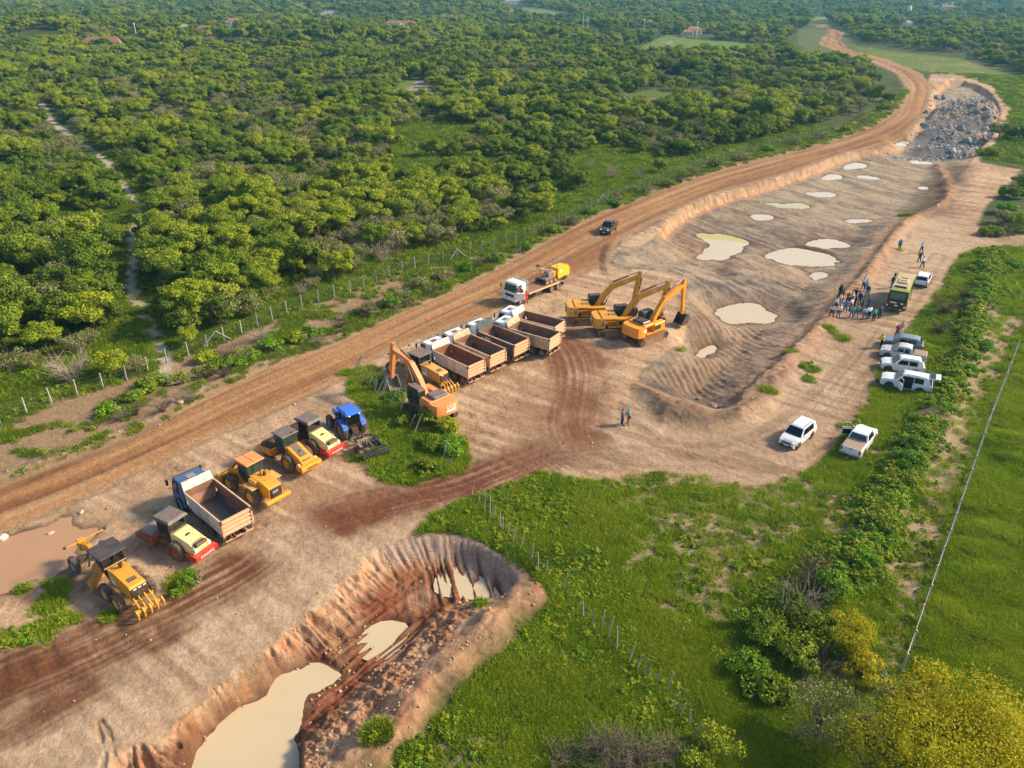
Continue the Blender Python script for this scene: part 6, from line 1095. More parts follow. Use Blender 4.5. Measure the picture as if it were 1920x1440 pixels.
def drill_rig(base, dx, z, label):
    loc, a = base; c, s_ = math.cos(a), math.sin(a); t = thing('drilling_rig', label, 'drilling rig', (loc[0] + dx * c, loc[1] + dx * s_, loc[2] + z), a)
    for s in (-1, 1):
        q = MB().prism([(1.0, .05), (1.2, .3), (1.0, .55), (-1.0, .55), (-1.2, .3), (-1.0, .05)], s * .85 - .14, s * .85 + .14).build('track', M['iron'], t)
        for x in (-.85, 0, .85): MB().cyl((x, s * .99, .3), (x, s * 1.03, .3), .2).build('sprocket', M['orange'], q)
    m = MB(); m.box((0, 0, .6), (1.6, 1.3, .3)); m.box((-.4, 0, 1.05), (1.0, 1.1, .6), ch=.05); m.build('body', M['grey'], t); MB().tube([(.3, 0, .9), (.9, .1, 1.6), (1.3, .1, 1.75)], .12, 6).build('boom', M['orange'], t)
    m = MB(); m.box((1.1, .1, 1.95), (.18, 3.0, .2), Rm(.10, 0, .5)); m.box((1.1, .1, 2.1), (.3, .5, .25), Rm(.10, 0, .5)); m.build('feed_beam', M['rib'], t); MB().lathe([(.12, -.08), (.34, -.08), (.36, 0), (.34, .08), (.12, .08)], (.6, -.9, 2.2), 'z', 14).build('hose_reel', M['iron'], t)
    for i in range(3): MB().tube([(-.3 + .3 * i, .4, 1.3), (.2 + .2 * i, .6, 1.9), (.9, .3, 1.5)], .035, 5).build('hose', M['black'], t)
    MB().box((-1.1, 0, .9), (.5, 1.2, .8), ch=.05).build('hydraulic_tank', M['exorange'], t); return t
def compressor(base, dx, z, label):
    loc, a = base; c, s_ = math.cos(a), math.sin(a); t = thing('air_compressor', label, 'air compressor', (loc[0] + dx * c, loc[1] + dx * s_, loc[2] + z), a)
    m = MB(); m.loft([(-1.2, .55, .8), (1.1, .55, .8), (1.2, 1.1, .8), (1.0, 1.85, .72), (-1.0, 1.85, .72), (-1.25, 1.3, .8)]); b = m.build('housing', M['compyel'], t); MB().box((0, 0, .42), (2.3, 1.5, .28), ch=.04).build('skirt', M['grey'], t)
    for s in (-1, 1): MB().panel([(.4, s * .8, 1.2), (.8, s * .8, 1.2), (.8, s * .8, 1.55), (.4, s * .8, 1.55)], .012, (0, s, 0)).build('decal', M['letterw'], b); wheel(t, -.3, s * .85, .3, .3, .2, 'iron')
    MB().lathe([(.55, -.04), (.8, -.04), (.8, .04), (.55, .04)], (-1.32, 0, 1.05), 'x', 18).build('hose_reel', M['orange'], b); MB().cyl((.5, 0, 1.85), (.5, 0, 2.0), .08).build('exhaust_pipe', M['iron'], b); MB().tube([(1.1, 0, .45), (2.0, 0, .3)], .05, 5).build('drawbar', M['iron'], t); return t
# ---------------------------------------------------------------- where they stand
def dt(bl, br, fl):                     # tailgate bottom corners (z 1.1) and front end of the near side rim (z 2.5)
    return rigid([(*bl, 1.1), (*br, 1.1), (*fl, 2.5)], [(.1, 1.25), (.1, -1.25), (5.5, 1.25)])
def build_machines():
    dump_truck(dt((427, 1006), (472, 981), (340.6, 921)), 'big dump truck with blue cab and empty white bed beside the cream road roller', cab='blue', vent='rimgrey', inside='bedsteel', floor='bedblue')
    dump_truck(dt((874.5, 707), (905, 696), (819, 660)), 'white dump truck with soil-stained bed floor, standing next to the faded orange excavator', floor='beddirt', inside='beddirt')
    dump_truck(dt((917.5, 686.5), (943, 675), (858, 640)), 'white-cab dump truck with rust-streaked bed, between the white-bed and the teal-bed trucks', side='rustbed', head='creambed')
    dump_truck(dt((963, 668), (986, 655), (903, 622)), 'white-cab dump truck with dark teal bed bearing white number 480', side='teal', head='teal', number='480', peak=.95)
    dump_truck(dt((1023.75, 656), (1044, 643), (964, 617)), 'dump truck with dull cream bed and rounded white cab, wheels in full view', side='creambed', head='creambed')
    dump_truck(dt((1033, 632), (1052, 620), (975, 596)), 'dump truck with clean white bed, farthest back in the parked row', side='white', head='white')
    grader(rigid([(208, 1128, 0), (224, 1143, 0), (137, 1070, 0), (288, 1111, 0)], [(.78, 1.15), (-.8, 1.15), (5.35, 1.15), (-.8, -1.15)]), 'yellow road grader with blue-black cab roof beside the tan pond')
    grader(rigid([(826, 716, .6), (732, 692, .3), (795, 672, 3.2)], [(-1.9, 0), (5.35, 1.15), (1.72, 0)]), 'dusty yellow road grader half hidden behind the excavator arm', True)
    roller(rigid([(338, 1052, 0), (349, 1046, .5), (394, 1027, .5), (284, 1013, .6)], [(0, 1.1), (-2.1, .98), (-2.1, -.98), (4.2, 1.1)]), 'cream and red road roller beside the blue-cab dump truck', 'cream')
    roller(rigid([(546, 886, 0), (557, 884, .55), (598, 870, .55), (493, 845, .6)], [(0, 1.1), (-2.05, 1.), (-2.05, -1.), (4.2, 1.1)]), 'orange road roller with grey hood panel and padded drum', 'or', True)
    roller(rigid([(594, 857, 0), (614, 854, .5), (642, 843, .5)], [(0, 1.1), (-2.1, .98), (-2.1, -.98)]), 'cream and red road roller next to the blue tractor', 'cream', True)
    loader(rigid([(441, 924, 0), (474, 950, 0), (493, 946, .7), (531, 924, .7), (411, 906, .1)], [(3.05, 1.3), (0, 1.3), (-2., 1.1), (-2., -1.1), (5.3, 1.4)]), 'yellow wheel loader with orange cab roof and lowered bucket')
    tractor(rigid([(645, 820, 0), (672, 810, 0), (622, 802, 0)], [(0, 1.0), (0, -1.0), (2.5, .95)]), 'bright blue farm tractor with enclosed black cab')
    harrow(rigid([(666, 813, .4), (673, 825, .8), (692, 858, .3), (724, 852, .3), (688, 815, .8)], [(2.4, 0), (1.2, .85), (-1.3, 1.1), (-1.3, -1.1), (1.2, -.85)]), 'dark steel disc harrow standing behind the blue tractor')
    x, y, _ = gp3(824, 772); excavator(rigid([(820, 783, 1.15), (862, 769, 1.15), (738, 652, 5.1)], [(-2.75, 1.0), (-2.75, -1.0), (5.6, -.12)]), 'faded orange excavator with arm reaching over the brush strip', 'case', 0, (5.9, 4.95), (2.9, 4.3), (6.5, 1.5), 'grey', .05)
    excavator(rigid([(1064, 579, 1.15), (1090.6, 591, 1.15), (1178, 520, 5.6)], [(-2.6, 1.2), (-2.6, -1.2), (6.2, -.12)]), 'yellow excavator nearest the flatbed truck, bucket hidden behind its arm', 'cat', 0, (5.9, 5.6), (2.7, 4.5), (5.3, 1.8))
    excavator(rigid([(1112, 600, 1.15), (1142, 612, 1.15), (1229, 538, 5.6)], [(-2.6, 1.2), (-2.6, -1.2), (6.2, -.12)]), 'yellow excavator in the middle of the row of three', 'cat', 0, (5.9, 5.6), (2.7, 4.5), (5.3, 1.8))
    excavator(rigid([(1170, 621, 1.15), (1204, 632.5, 1.15), (1286, 534, 5.4), (1262, 612, 0)], [(-2.6, 1.2), (-2.6, -1.2), (6.2, -.12), (6.0, -.12)]), 'orange excavator with dark hood cover and bucket resting on the ground', 'or', 0, (6.1, 5.4), (2.8, 4.35), (6.35, 1.5), 'dark', -.1)
    ps = rigid([(947, 559, .5), (972.5, 566, .5), (992, 550, 1.1), (1062, 528, .8)], [(10.9, -1.2), (10.9, 1.2), (8.6, 1.28), (.2, 1.25)]); flatbed(ps, 'white flatbed truck with its cab door open, carrying a drilling rig'); base = P_(ps); drill_rig(base, 3.9, 1.18, 'grey and orange drilling rig on the flatbed truck deck'); compressor(base, 1.2, .92, 'bright yellow air compressor at the tail of the flatbed truck')
    bus(rigid([(1656, 582, .45), (1690, 586, .45), (1714, 555, 0)], [(0, 1.1), (0, -1.1), (6.1, -1.1)]), 'lime and black bus standing beside the crowd')
    car(rigid([(1665.5, 728, 0), (1721.7, 739.4, 0)], [(1.42, .9), (-1.42, .9)]), 'suv', 'white SUV with its driver door and tailgate open', 'suv', 'white', 4.88, 1.9, 2.85, 1.78, 1.08, 1.08, 1.05, .35, -2.1, -2.3, doors_open=('front_left',), tailopen=True, r=.37)
    car(rigid([(1662, 697, 0), (1716, 705, 0)], [(1.33, .88), (-1.33, .88)]), 'suv', 'white SUV with dark roof rails parked between a pickup and an SUV', 'suv', 'white', 4.35, 1.82, 2.67, 1.68, 1.03, 1.04, 1.0, .35, -1.75, -2.0, r=.36, rimm='grey')
    car(rigid([(1660, 672, 0), (1716, 683, 0)], [(1.4, .86), (-1.4, .86)]), 'pickup_truck', 'pale silver pickup with brown bed cover beside the blue-grey SUV', 'pickup', 'pearl', 4.72, 1.82, 2.83, 1.66, 1.04, 1.04, 1.15, .5, -.85, -1.1, True, r=.35, rimm='grey')
    car(rigid([(1664, 653, 0), (1712, 662, 0)], [(1.31, .86), (-1.31, .86)]), 'suv', 'blue-grey SUV with a man in yellow leaning at its nose', 'suv', 'silver', 4.3, 1.8, 2.62, 1.6, 1.0, 1.0, 1.0, .3, -1.7, -2.0, rails=False, r=.34)
    car(rigid([(1715, 533, .3), (1736, 539, .3), (1742.5, 528.5, 0)], [(-2.15, .8), (-2.15, -.8), (1.3, -.85)]), 'suv', 'white SUV stopped in front of the bus', 'suv', 'white', 4.4, 1.82, 2.65, 1.62, 1.02, 1.0, 1.0, .3, -1.7, -2.05, rails=False)
    car(rigid([(1494, 840, 0), (1520, 822.5, 0), (1460.6, 831, .35)], [(1.3, .82 - .1 + .1), (-1.3, .82), (2.15, -.75)]), 'suv', 'white people-carrier SUV driving along the dusty curve', 'suv', 'white', 4.4, 1.76, 2.62, 1.68, 1.02, 1.0, 1.05, .35, -1.85, -2.1, rimm='iron')
    car(rigid([(1575, 845, .4), (1615, 857, .4), (1634, 832, 0)], [(-2.7, .85), (-2.7, -.85), (1.55, -.85)]), 'pickup_truck', 'white pickup with brown bed cover parked on the grass, door open', 'pickup', 'white', 5.3, 1.86, 3.08, 1.78, 1.1, 1.1, 1.35, .65, -.75, -1.0, True, r=.38, doors_open=('front_left',))
    car(rigid([(1142, 438.5, 0), (1156, 430.5, 0), (1125, 436.5, .4)], [(1.54, .85), (-1.54, .85), (2.55, -.8)]), 'pickup_truck', 'black pickup driving on the orange dirt road', 'pickup', 'darkcar', 5.3, 1.86, 3.08, 1.78, 1.1, 1.1, 1.35, .65, -.75, -1.0, True, cover='black', r=.38, rimm='alloy')
build_machines()
# ================================================================ PEOPLE
CLOTH = {}
def cloth(c):
    k = 'cloth_%d_%d_%d' % tuple(c)
    return mat(k, c, .85, grain=.08)
SKIN = [mat('skin_a', (150, 104, 78), .6, grain=.03), mat('skin_b', (116, 76, 56), .6, grain=.03), mat('skin_c', (176, 126, 98), .6, grain=.03)]
HAIRM = mat('dark_hair', (24, 18, 16), .7); 
POSES = {}
def make_pose(name, lean=0.0, stride=0.0, arms='side', spread=.1, turn=0.0):
    """one skinned figure, facing +x, feet on z = 0"""
    V, E, R, B = [], [], [], []
    def v(p, r, b): V.append(p); R.append(r); B.append(b); return len(V) - 1
    def e(a, b): E.append((a, b))
    lx = lambda z: lean * max(z - .9, 0)
    pel = v((0, 0, .96), (.135, .15), 't'); wai = v((lx(1.12), 0, 1.12), (.115, .14), 's'); ch = v((lx(1.33), 0, 1.33), (.125, .165), 's'); ne = v((lx(1.5), 0, 1.49), (.058, .058), 'h'); hd = v((lx(1.6) + .015, 0, 1.60), (.082, .078), 'h'); tp = v((lx(1.68) + .01, 0, 1.71), (.072, .068), 'h')
    for a, b in ((pel, wai), (wai, ch), (ch, ne), (ne, hd), (hd, tp)): e(a, b)
    no = v((lx(1.6) + .115, 0, 1.595), (.016, .014), 'h'); e(hd, no)
    for s in (-1, 1):
        st = stride * s; hip = v((0, s * .095, .88), (.095, .095), 't'); kn = v((st * .5 + .03, s * (.10 + spread * .25), .49), (.064, .064), 't'); an = v((st - .02, s * (.11 + spread * .5), .10), (.045, .045), 't'); toe = v((st + .15, s * (.125 + spread * .55), .035), (.035, .042), 'f'); he = v((st - .03, s * (.11 + spread * .5), .04), (.036, .036), 'f')
        e(pel, hip); e(hip, kn); e(kn, an); e(an, he); e(he, toe)
        sh = v((lx(1.43), s * .185, 1.42), (.062, .062), 's'); e(ch, sh); x0 = lx(1.4)
        if arms == 'side': el, wr, ha, fd = (x0 - .03, s * .25, 1.13), (x0 + .06, s * .265, .89), (x0 + .09, s * .26, .82), (.02, 0, -.09)
        elif arms == 'hips': el, wr, ha, fd = (x0 - .06, s * .40, 1.18), (x0 + .06, s * .22, 1.02), (x0 + .10, s * .18, 1.0), (.07, -s * .04, -.03)
        elif arms == 'fold': el, wr, ha, fd = (x0 + .04, s * .26, 1.14), (x0 + .24, -s * .02, 1.19 + .03 * s), (x0 + .22, -s * .10, 1.20 + .03 * s), (-.02, -s * .08, .02)
        elif arms == 'front': el, wr, ha, fd = (x0 - .02, s * .24, 1.14), (x0 + .22, s * .12, 1.10), (x0 + .29, s * .08, 1.12), (.08, -s * .02, .02)
        elif arms == 'point': el, wr, ha, fd = ((x0 + .22, s * .24, 1.38), (x0 + .45, s * .25, 1.45), (x0 + .53, s * .25, 1.46), (.09, 0, 0)) if s > 0 else ((x0 - .03, s * .25, 1.13), (x0 + .06, s * .265, .89), (x0 + .09, s * .26, .82), (.02, 0, -.09))
        elif arms == 'swing': el, wr, ha, fd = (x0 - s * .12 - .03, s * .25, 1.14), (x0 - s * .16 + .10, s * .25, .92), (x0 - s * .16 + .15, s * .25, .85), (.03, 0, -.09)
        a = v(el, (.046, .046), 's'); b = v(wr, (.032, .032), 'a'); c = v(ha, (.034, .024), 'a'); e(sh, a); e(a, b); e(b, c); fd = np.array(fd); fl_ = fd / np.linalg.norm(fd); side = np.cross(fl_, (0, s, 0)); side = side / (np.linalg.norm(side) + 1e-6)
        for i, L in enumerate((.062, .072, .068, .052)):
            q = np.array(ha) + side * (i - 1.5) * .02 + fl_ * .02; k1 = v(tuple(q + fl_ * L * .5), (.0095, .0095), 'a'); k2 = v(tuple(q + fl_ * L + np.array((0, -s * .012, 0))), (.008, .008), 'a'); e(c, k1); e(k1, k2)
        q = np.array(wr) * .35 + np.array(ha) * .65 + side * -.03; k1 = v(tuple(q + fl_ * .025 - side * .012), (.0105, .0105), 'a'); k2 = v(tuple(q + fl_ * .055 - side * .015), (.009, .009), 'a'); e(c, k1); e(k1, k2)
    me = bpy.data.meshes.new('pose'); me.from_pydata(V, E, []); o = bpy.data.objects.new('pose', me); COL.objects.link(o)
    me.attributes.new('x', 'FLOAT', 'POINT'); sk = o.modifiers.new('skin', 'SKIN'); sk.use_smooth_shade = True
    if not me.skin_vertices: 
        bm_ = __import__('bmesh').new(); bm_.from_mesh(me); bm_.verts.layers.skin.verify(); bm_.to_mesh(me); bm_.free()
    for i, r in enumerate(R): me.skin_vertices[0].data[i].radius = r; me.skin_vertices[0].data[i].use_root = (i == pel)
    sb = o.modifiers.new('sub', 'SUBSURF'); sb.levels = 1; sb.render_levels = 1
    dg = bpy.context.evaluated_depsgraph_get(); ev = o.evaluated_get(dg); body = bpy.data.meshes.new_from_object(ev); bpy.data.objects.remove(o); body.name = 'body'
    co = np.array([q.co for q in body.vertices]); nr = np.array([q.normal for q in body.vertices]); SV = np.array(V); best = np.full(len(co), 9e9); lab = np.zeros(len(co), int)
    for a, b in E:
        p, q = SV[a], SV[b]; d = q - p; t = np.clip(((co - p) @ d) / (d @ d + 1e-9), 0, 1); dist = np.linalg.norm(co - p - t[:, None] * d, axis=1) / (0.5 * (R[a][0] + R[b][0])); k = dist < best; best = np.where(k, dist, best); lab = np.where(k, np.where(t < .5, a, b), lab)
    cls = np.array([B[i] for i in lab]); polys = [tuple(p.vertices) for p in body.polygons]
    parts = {}
    for nm, sel, off in (('shirt', 's', .016), ('trousers', 't', .014), ('shoes', 'f', .012)):
        fs = [p for p in polys if sum(cls[i] == sel for i in p) >= 2]
        if nm == 'shirt': fs = fs + [p for p in polys if all(cls[i] == 't' for i in p) and min(co[i][2] for i in p) > .90]
        u = sorted({i for p in fs for i in p}); ix = {i: n for n, i in enumerate(u)}; m = bpy.data.meshes.new(nm); m.from_pydata([tuple(co[i] + nr[i] * off) for i in u], [], [tuple(ix[i] for i in p) for p in fs]); m.polygons.foreach_set('use_smooth', np.ones(len(fs), bool)); parts[nm] = m
    hc = SV[tp] * .55 + SV[hd] * .45; fs = [p for p in polys if all(cls[i] == 'h' for i in p) and np.mean([co[i][2] for i in p]) > 1.575 and (np.mean([co[i][2] for i in p]) > 1.675 or np.mean([co[i][0] for i in p]) < hc[0] + .01)]
    u = sorted({i for p in fs for i in p}); ix = {i: n for n, i in enumerate(u)}; m = bpy.data.meshes.new('hair'); m.from_pydata([tuple(co[i] + nr[i] * .018) for i in u], [], [tuple(ix[i] for i in p) for p in fs]); m.polygons.foreach_set('use_smooth', np.ones(len(fs), bool)); parts['hair'] = m
    POSES[name] = (body, parts)
def with_mat(me, m):
    c = me.copy(); c.materials.clear(); c.materials.append(m); return c
_mc = {}
def part_mesh(pose, nm, m):
    k = (pose, nm, m.name)
    if k not in _mc: _mc[k] = with_mat(POSES[pose][1][nm] if nm != 'body' else POSES[pose][0], m)
    return _mc[k]
SEED = random.Random(3)
def person(px, py, face, pose, shirt, legs, label, group=None, h=1.0, hair=None, z=None):
    x, y, zz = gp3(px, py); o = link('person', part_mesh(pose, 'body', SKIN[SEED.randrange(3)])); o.location = (x, y, zz if z is None else z); o.rotation_euler = (0, 0, math.radians(face)); s = h * SEED.uniform(.97, 1.04); o.scale = (s * 1.06, s * 1.08, s)
    tag(o, label, 'person', group)
    for nm, m in (('shirt', cloth(shirt)), ('trousers', cloth(legs)), ('shoes', cloth((36, 32, 34))), ('hair', hair or HAIRM)): link(nm, part_mesh(pose, nm, m), o)
    return o
def build_people():
    make_pose('stand'); make_pose('hips', arms='hips', spread=.22); make_pose('fold', arms='fold', spread=.15); make_pose('walk', .04, .2, 'swing', .02); make_pose('front', .05, 0, 'front', .12); make_pose('point', 0, .05, 'point', .14); make_pose('leanback', -.22, .12, 'fold', .08)
    W_ = (226, 228, 232); DK = (28, 30, 40); JN = (58, 88, 140); BK = (24, 24, 28); NV = (34, 46, 84); G = 'people gathered beside the bus'
    rows = [(1558, 595, 60, 'hips', (196, 198, 196), DK, 'person in pale grey shirt standing legs apart at the near left of the crowd'), (1571, 595, 80, 'stand', W_, JN, 'person in white shirt and blue jeans at the near edge of the crowd'), (1566, 581, 20, 'stand', W_, DK, 'person in white shirt and dark trousers at the left edge of the crowd'), (1573.5, 573, 10, 'fold', (224, 220, 222), (150, 128, 100), 'person in white shirt and tan trousers inside the crowd'), (1572, 557, -40, 'stand', BK, BK, 'person all in black at the far left of the crowd'), (1575.5, 555, -60, 'fold', (30, 28, 32), BK, 'person in black close beside another in black at the far left'), (1579, 564, -30, 'stand', (34, 34, 38), DK, 'person in black shirt behind a man in white'), (1588, 570, -90, 'front', (140, 84, 62), DK, 'person in reddish brown patterned shirt in the crowd'), (1594.5, 570, -100, 'fold', (214, 224, 236), DK, 'person in very pale blue shirt in the middle of the crowd'), (1602, 564, -110, 'hips', (30, 34, 42), DK, 'person in black shirt at the back of the crowd'), (1610, 571, -140, 'stand', (36, 50, 104), (44, 62, 88), 'person in navy jacket at the back right of the crowd'), (1583.5, 586, 60, 'front', (48, 128, 190), JN, 'person in bright blue shirt and jeans in the crowd'), (1593.5, 583, 120, 'front', (222, 200, 204), BK, 'person in pinkish white blouse and black trousers'), (1601.5, 576, 170, 'hips', (26, 24, 28), BK, 'person all in black with elbows out inside the crowd'), (1595, 597, 70, 'point', (86, 150, 166), (74, 118, 150), 'person in light teal shirt and faded jeans seen from behind'), (1604, 595, 80, 'hips', (120, 148, 146), JN, 'person in grey green shirt and jeans seen from behind'), (1614.5, 583, 150, 'stand', (26, 26, 34), DK, 'person in black shirt standing alone on the right of the crowd'), (1626.5, 580, 190, 'fold', (62, 116, 142), (66, 108, 150), 'person in blue denim shirt facing the crowd'), (1620.5, 599, 90, 'hips', (204, 222, 236), (66, 104, 152), 'broad person in pale blue shirt and jeans seen from behind'), (1628, 597, 110, 'stand', W_, DK, 'person in white shirt and dark trousers behind the pale blue shirt'), (1637, 602, 110, 'fold', (44, 168, 140), BK, 'person in green shirt and black trousers near the bus'), (1648, 597, 120, 'front', (38, 56, 100), NV, 'person in dark navy clothes at the left rear corner of the bus'), (1617.5, 542, -100, 'stand', W_, DK, 'person in white shirt and dark trousers apart from the crowd by the berm'), (1620.5, 536, -90, 'stand', (230, 230, 230), DK, 'person in white shirt partly behind another white shirt'), (1624.5, 557, -120, 'stand', (44, 60, 96), (70, 112, 152), 'person in navy top and jeans on the far side of the crowd'), (1622.5, 547, -130, 'fold', (206, 220, 232), (80, 130, 170), 'person in pale blue top beside the navy top')]
    for r in rows: person(*r, group=G)
    person(1672, 540, -150, 'stand', (24, 26, 34), DK, 'person in black beside the left flank of the bus')
    person(1685.5, 468, -90, 'stand', (30, 140, 214), (28, 34, 70), 'person in bright blue shirt alone by the berm with green weeds'); person(1726.5, 474.5, 100, 'walk', (120, 180, 226), (30, 38, 66), 'person in light blue shirt walking ahead on the track'); person(1722.5, 492, 95, 'hips', (26, 28, 46), (38, 50, 84), 'person in black shirt with elbows out walking on the track'); person(1728.5, 502, 100, 'walk', (208, 222, 236), (28, 32, 48), 'person in white shirt and dark trousers walking on the track')
    person(1651, 652, 20, 'leanback', (222, 186, 60), BK, 'person in yellow shirt leaning on the nose of the blue-grey SUV'); person(1680, 633, 200, 'fold', (200, 36, 50), (46, 84, 136), 'person in red shirt and jeans behind the parked SUVs'); person(1688, 628, 210, 'front', (176, 184, 182), (216, 216, 214), 'person in grey top and white trousers behind the parked SUVs')
    person(986.5, 568, -60, 'front', (232, 62, 26), (232, 62, 26), 'worker in orange-red overalls beside the flatbed cab', hair=cloth((196, 60, 36)))
    person(1165.8, 796, 10, 'front', (150, 142, 122), (36, 46, 96), 'person in khaki shirt and blue trousers standing on the pale yard'); p = person(1178, 795.5, 190, 'front', (96, 186, 206), (176, 128, 98), 'person in light blue shirt and shorts with a shoulder bag', hair=cloth((52, 110, 140)))
    MB().box((-.02, .24, .88), (.16, .14, .28), ch=.03).build('shoulder_bag', cloth((26, 48, 62)), p); MB().tube([(0, .22, .98), (.02, .02, 1.30), (-.02, -.15, 1.46)], .018, 4).build('bag_strap', cloth((26, 48, 62)), p)
# ================================================================ FENCES
CONC = mat('concrete_post', (160, 160, 152), .85, dirt=.3, dirtcol=(150, 146, 132)); WIRE = mat('fence_wire', (120, 120, 116), .5, .6); STAKE = mat('grey_stake', (150, 144, 132), .9, grain=.2)
def walk(pts, step):
    out = []; acc = 0
    for a, b in zip(pts[:-1], pts[1:]):
        L = np.linalg.norm(b - a); t = step - acc if acc else 0
        while t < L: out.append(a + (b - a) * t / L); t += step
        acc = (L - (t - step)) % step if L > 0 else acc
    return out
def post_fence(pts, label, h=1.75, sz=.15, name='wire_fence', seed=0, wires=4):
    rng = random.Random(seed); x0, y0 = pts[0]; t = thing(name, label, 'fence', (x0, y0, gz(x0, y0))); z0 = gz(x0, y0)
    base = MB().box((0, 0, h / 2 - .15), (sz, sz, h + .3), top=(.85, .85), ch=.012).mesh('post', CONC); tops = []
    for p in pts:
        z = gz(*p); o = link('post', base, t); o.location = (p[0] - x0, p[1] - y0, z - z0); o.rotation_euler = (rng.uniform(-.03, .03), rng.uniform(-.03, .03), rng.uniform(-.2, .2)); tops.append((p[0] - x0, p[1] - y0, z - z0))
    for k in range(wires): MB().tube([(a, b, c + h * (.28 + .65 * k / max(wires - 1, 1))) for a, b, c in tops], .008, 3).build('wire', WIRE, t)
    return t, base
def brace(t, top, foot):
    p = t.location; MB().tube([(top[0] - p.x, top[1] - p.y, top[2] - p.z), (foot[0] - p.x, foot[1] - p.y, foot[2] - p.z)], .06, 5).build('brace', CONC, t)
def stakes(pxs, label, group, lean, h=1.5, seed=1):
    rng = random.Random(seed); x0, y0, z0 = gp3(*pxs[0]); t = thing('stake_fence', label, 'fence', (x0, y0, z0), 0, group); L = []
    for q in pxs:
        x, y, z = gp3(*q); hh = h * rng.uniform(.8, 1.25); lx, ly = lean[0] + rng.uniform(-.15, .15), lean[1] + rng.uniform(-.12, .12); m = MB(); P = [(0, 0, -.1), (lx * hh * .5 + rng.uniform(-.05, .05), ly * hh * .5 + rng.uniform(-.05, .05), hh * .5), (lx * hh, ly * hh, hh)]; m.tube(P, [.06, .05, .04], 5); o = m.build('stake', STAKE, t); o.location = (x - x0, y - y0, z - z0); L.append((x - x0 + P[1][0], y - y0 + P[1][1], z - z0 + hh * .55))
    MB().tube(L, .008, 3).build('wire', WIRE, t); return t
def build_fences():
    pts = walk(list(GP([(0, 795), (47, 777), (95, 757), (141, 741), (185, 731), (226, 717), (268, 702), (305, 683), (342, 672), (377, 660), (410, 643), (442, 631), (474, 618), (502, 604), (555, 580), (610, 563), (660, 548), (720, 524), (790, 500), (860, 485), (950, 460), (1040, 425), (1100, 395), (1142, 372)])), 2.45)
    t, b = post_fence(pts, 'long fence of white concrete posts between the wood and the orange road')
    for q in ((408, 644), (858, 486), (1130, 380)):
        x, y, z = gp3(*q); d = np.array((.75, .66)); brace(t, (x, y, z + 1.6), (x + d[0] * 1.7, y + d[1] * 1.7, z)); brace(t, (x, y, z + 1.6), (x - d[0] * 1.7, y - d[1] * 1.7, z))
    pts = walk(list(GP([(1148, 374), (1200, 353), (1260, 333), (1320, 309), (1400, 286), (1480, 268), (1545, 251), (1590, 236)])), 2.45); post_fence(pts, 'farther run of concrete post fence at the edge of the bright meadow', seed=4)
    pts = walk(list(GP([(1689, 1263), (1707, 1213), (1735, 1131), (1790, 975), (1843, 822), (1907, 655)])), 2.42); post_fence(pts, 'straight line of concrete posts crossing the right hand pasture', seed=5, wires=3)
    W1 = [(883.5, 930.5), (897, 947), (908, 960), (917.5, 966), (926, 978), (939, 992), (942, 996), (950, 1005.5), (960, 1018), (973, 1032), (995, 1051), (1008.5, 1068), (1021.7, 1080), (1058, 1110), (1092, 1159), (1109, 1176), (1126, 1187), (1140, 1198), (1156, 1221), (1177, 1245), (1193, 1258), (1208, 1271), (1229, 1290), (1247, 1301), (1260.6, 1333), (1274, 1346), (1290, 1362), (1303, 1386)]
    stakes(W1, 'crooked grey wooden stake fence running down past the pit into the weeds', 'old wooden fences', (.12, .05), 1.55, 1)
    W2 = [(661, 700), (667, 697), (677, 716), (683, 720), (691, 730), (697, 733), (700, 739), (704, 742), (709, 747), (716, 741), (729, 761), (730, 771), (746, 781), (764.5, 804), (773, 817), (776, 816), (829, 862), (835, 882)]
    stakes(W2, 'leaning old stake fence in the grass strip beside the faded orange excavator', 'old wooden fences', (.42, .16), 1.7, 2)
# ================================================================ HOUSES FAR AWAY
def house(px, py, L, wd, h, rot, wall, roof, label, storeys=1):
    x, y, z = gp3(px, py); t = thing('house', label, 'house', (x, y, z - .1), rot, 'houses in the distant countryside'); hh = h * storeys
    b = MB().box((0, 0, hh / 2), (L, wd, hh)).build('wall', wall, t); ov = .5
    m = MB(); m.add([(-L / 2 - ov, -wd / 2 - ov, hh - .1), (L / 2 + ov, -wd / 2 - ov, hh - .1), (L / 2 + ov, wd / 2 + ov, hh - .1), (-L / 2 - ov, wd / 2 + ov, hh - .1), (-L / 2 + wd * .3, 0, hh + wd * .28), (L / 2 - wd * .3, 0, hh + wd * .28)], [(0, 1, 5, 4), (1, 2, 5), (2, 3, 4, 5), (3, 0, 4), (3, 2, 1, 0)]); m.build('roof', roof, t)
    for s in range(storeys):
        for i in range(3): MB().box((-L * .32 + L * .32 * i, -wd / 2 - .02, 1.5 + s * h), (1.1, .08, 1.1 if i != 1 else 1.5)).build('window' if i != 1 or s else 'door', M['glass'] if i != 1 else M['deck'], t)
    return t
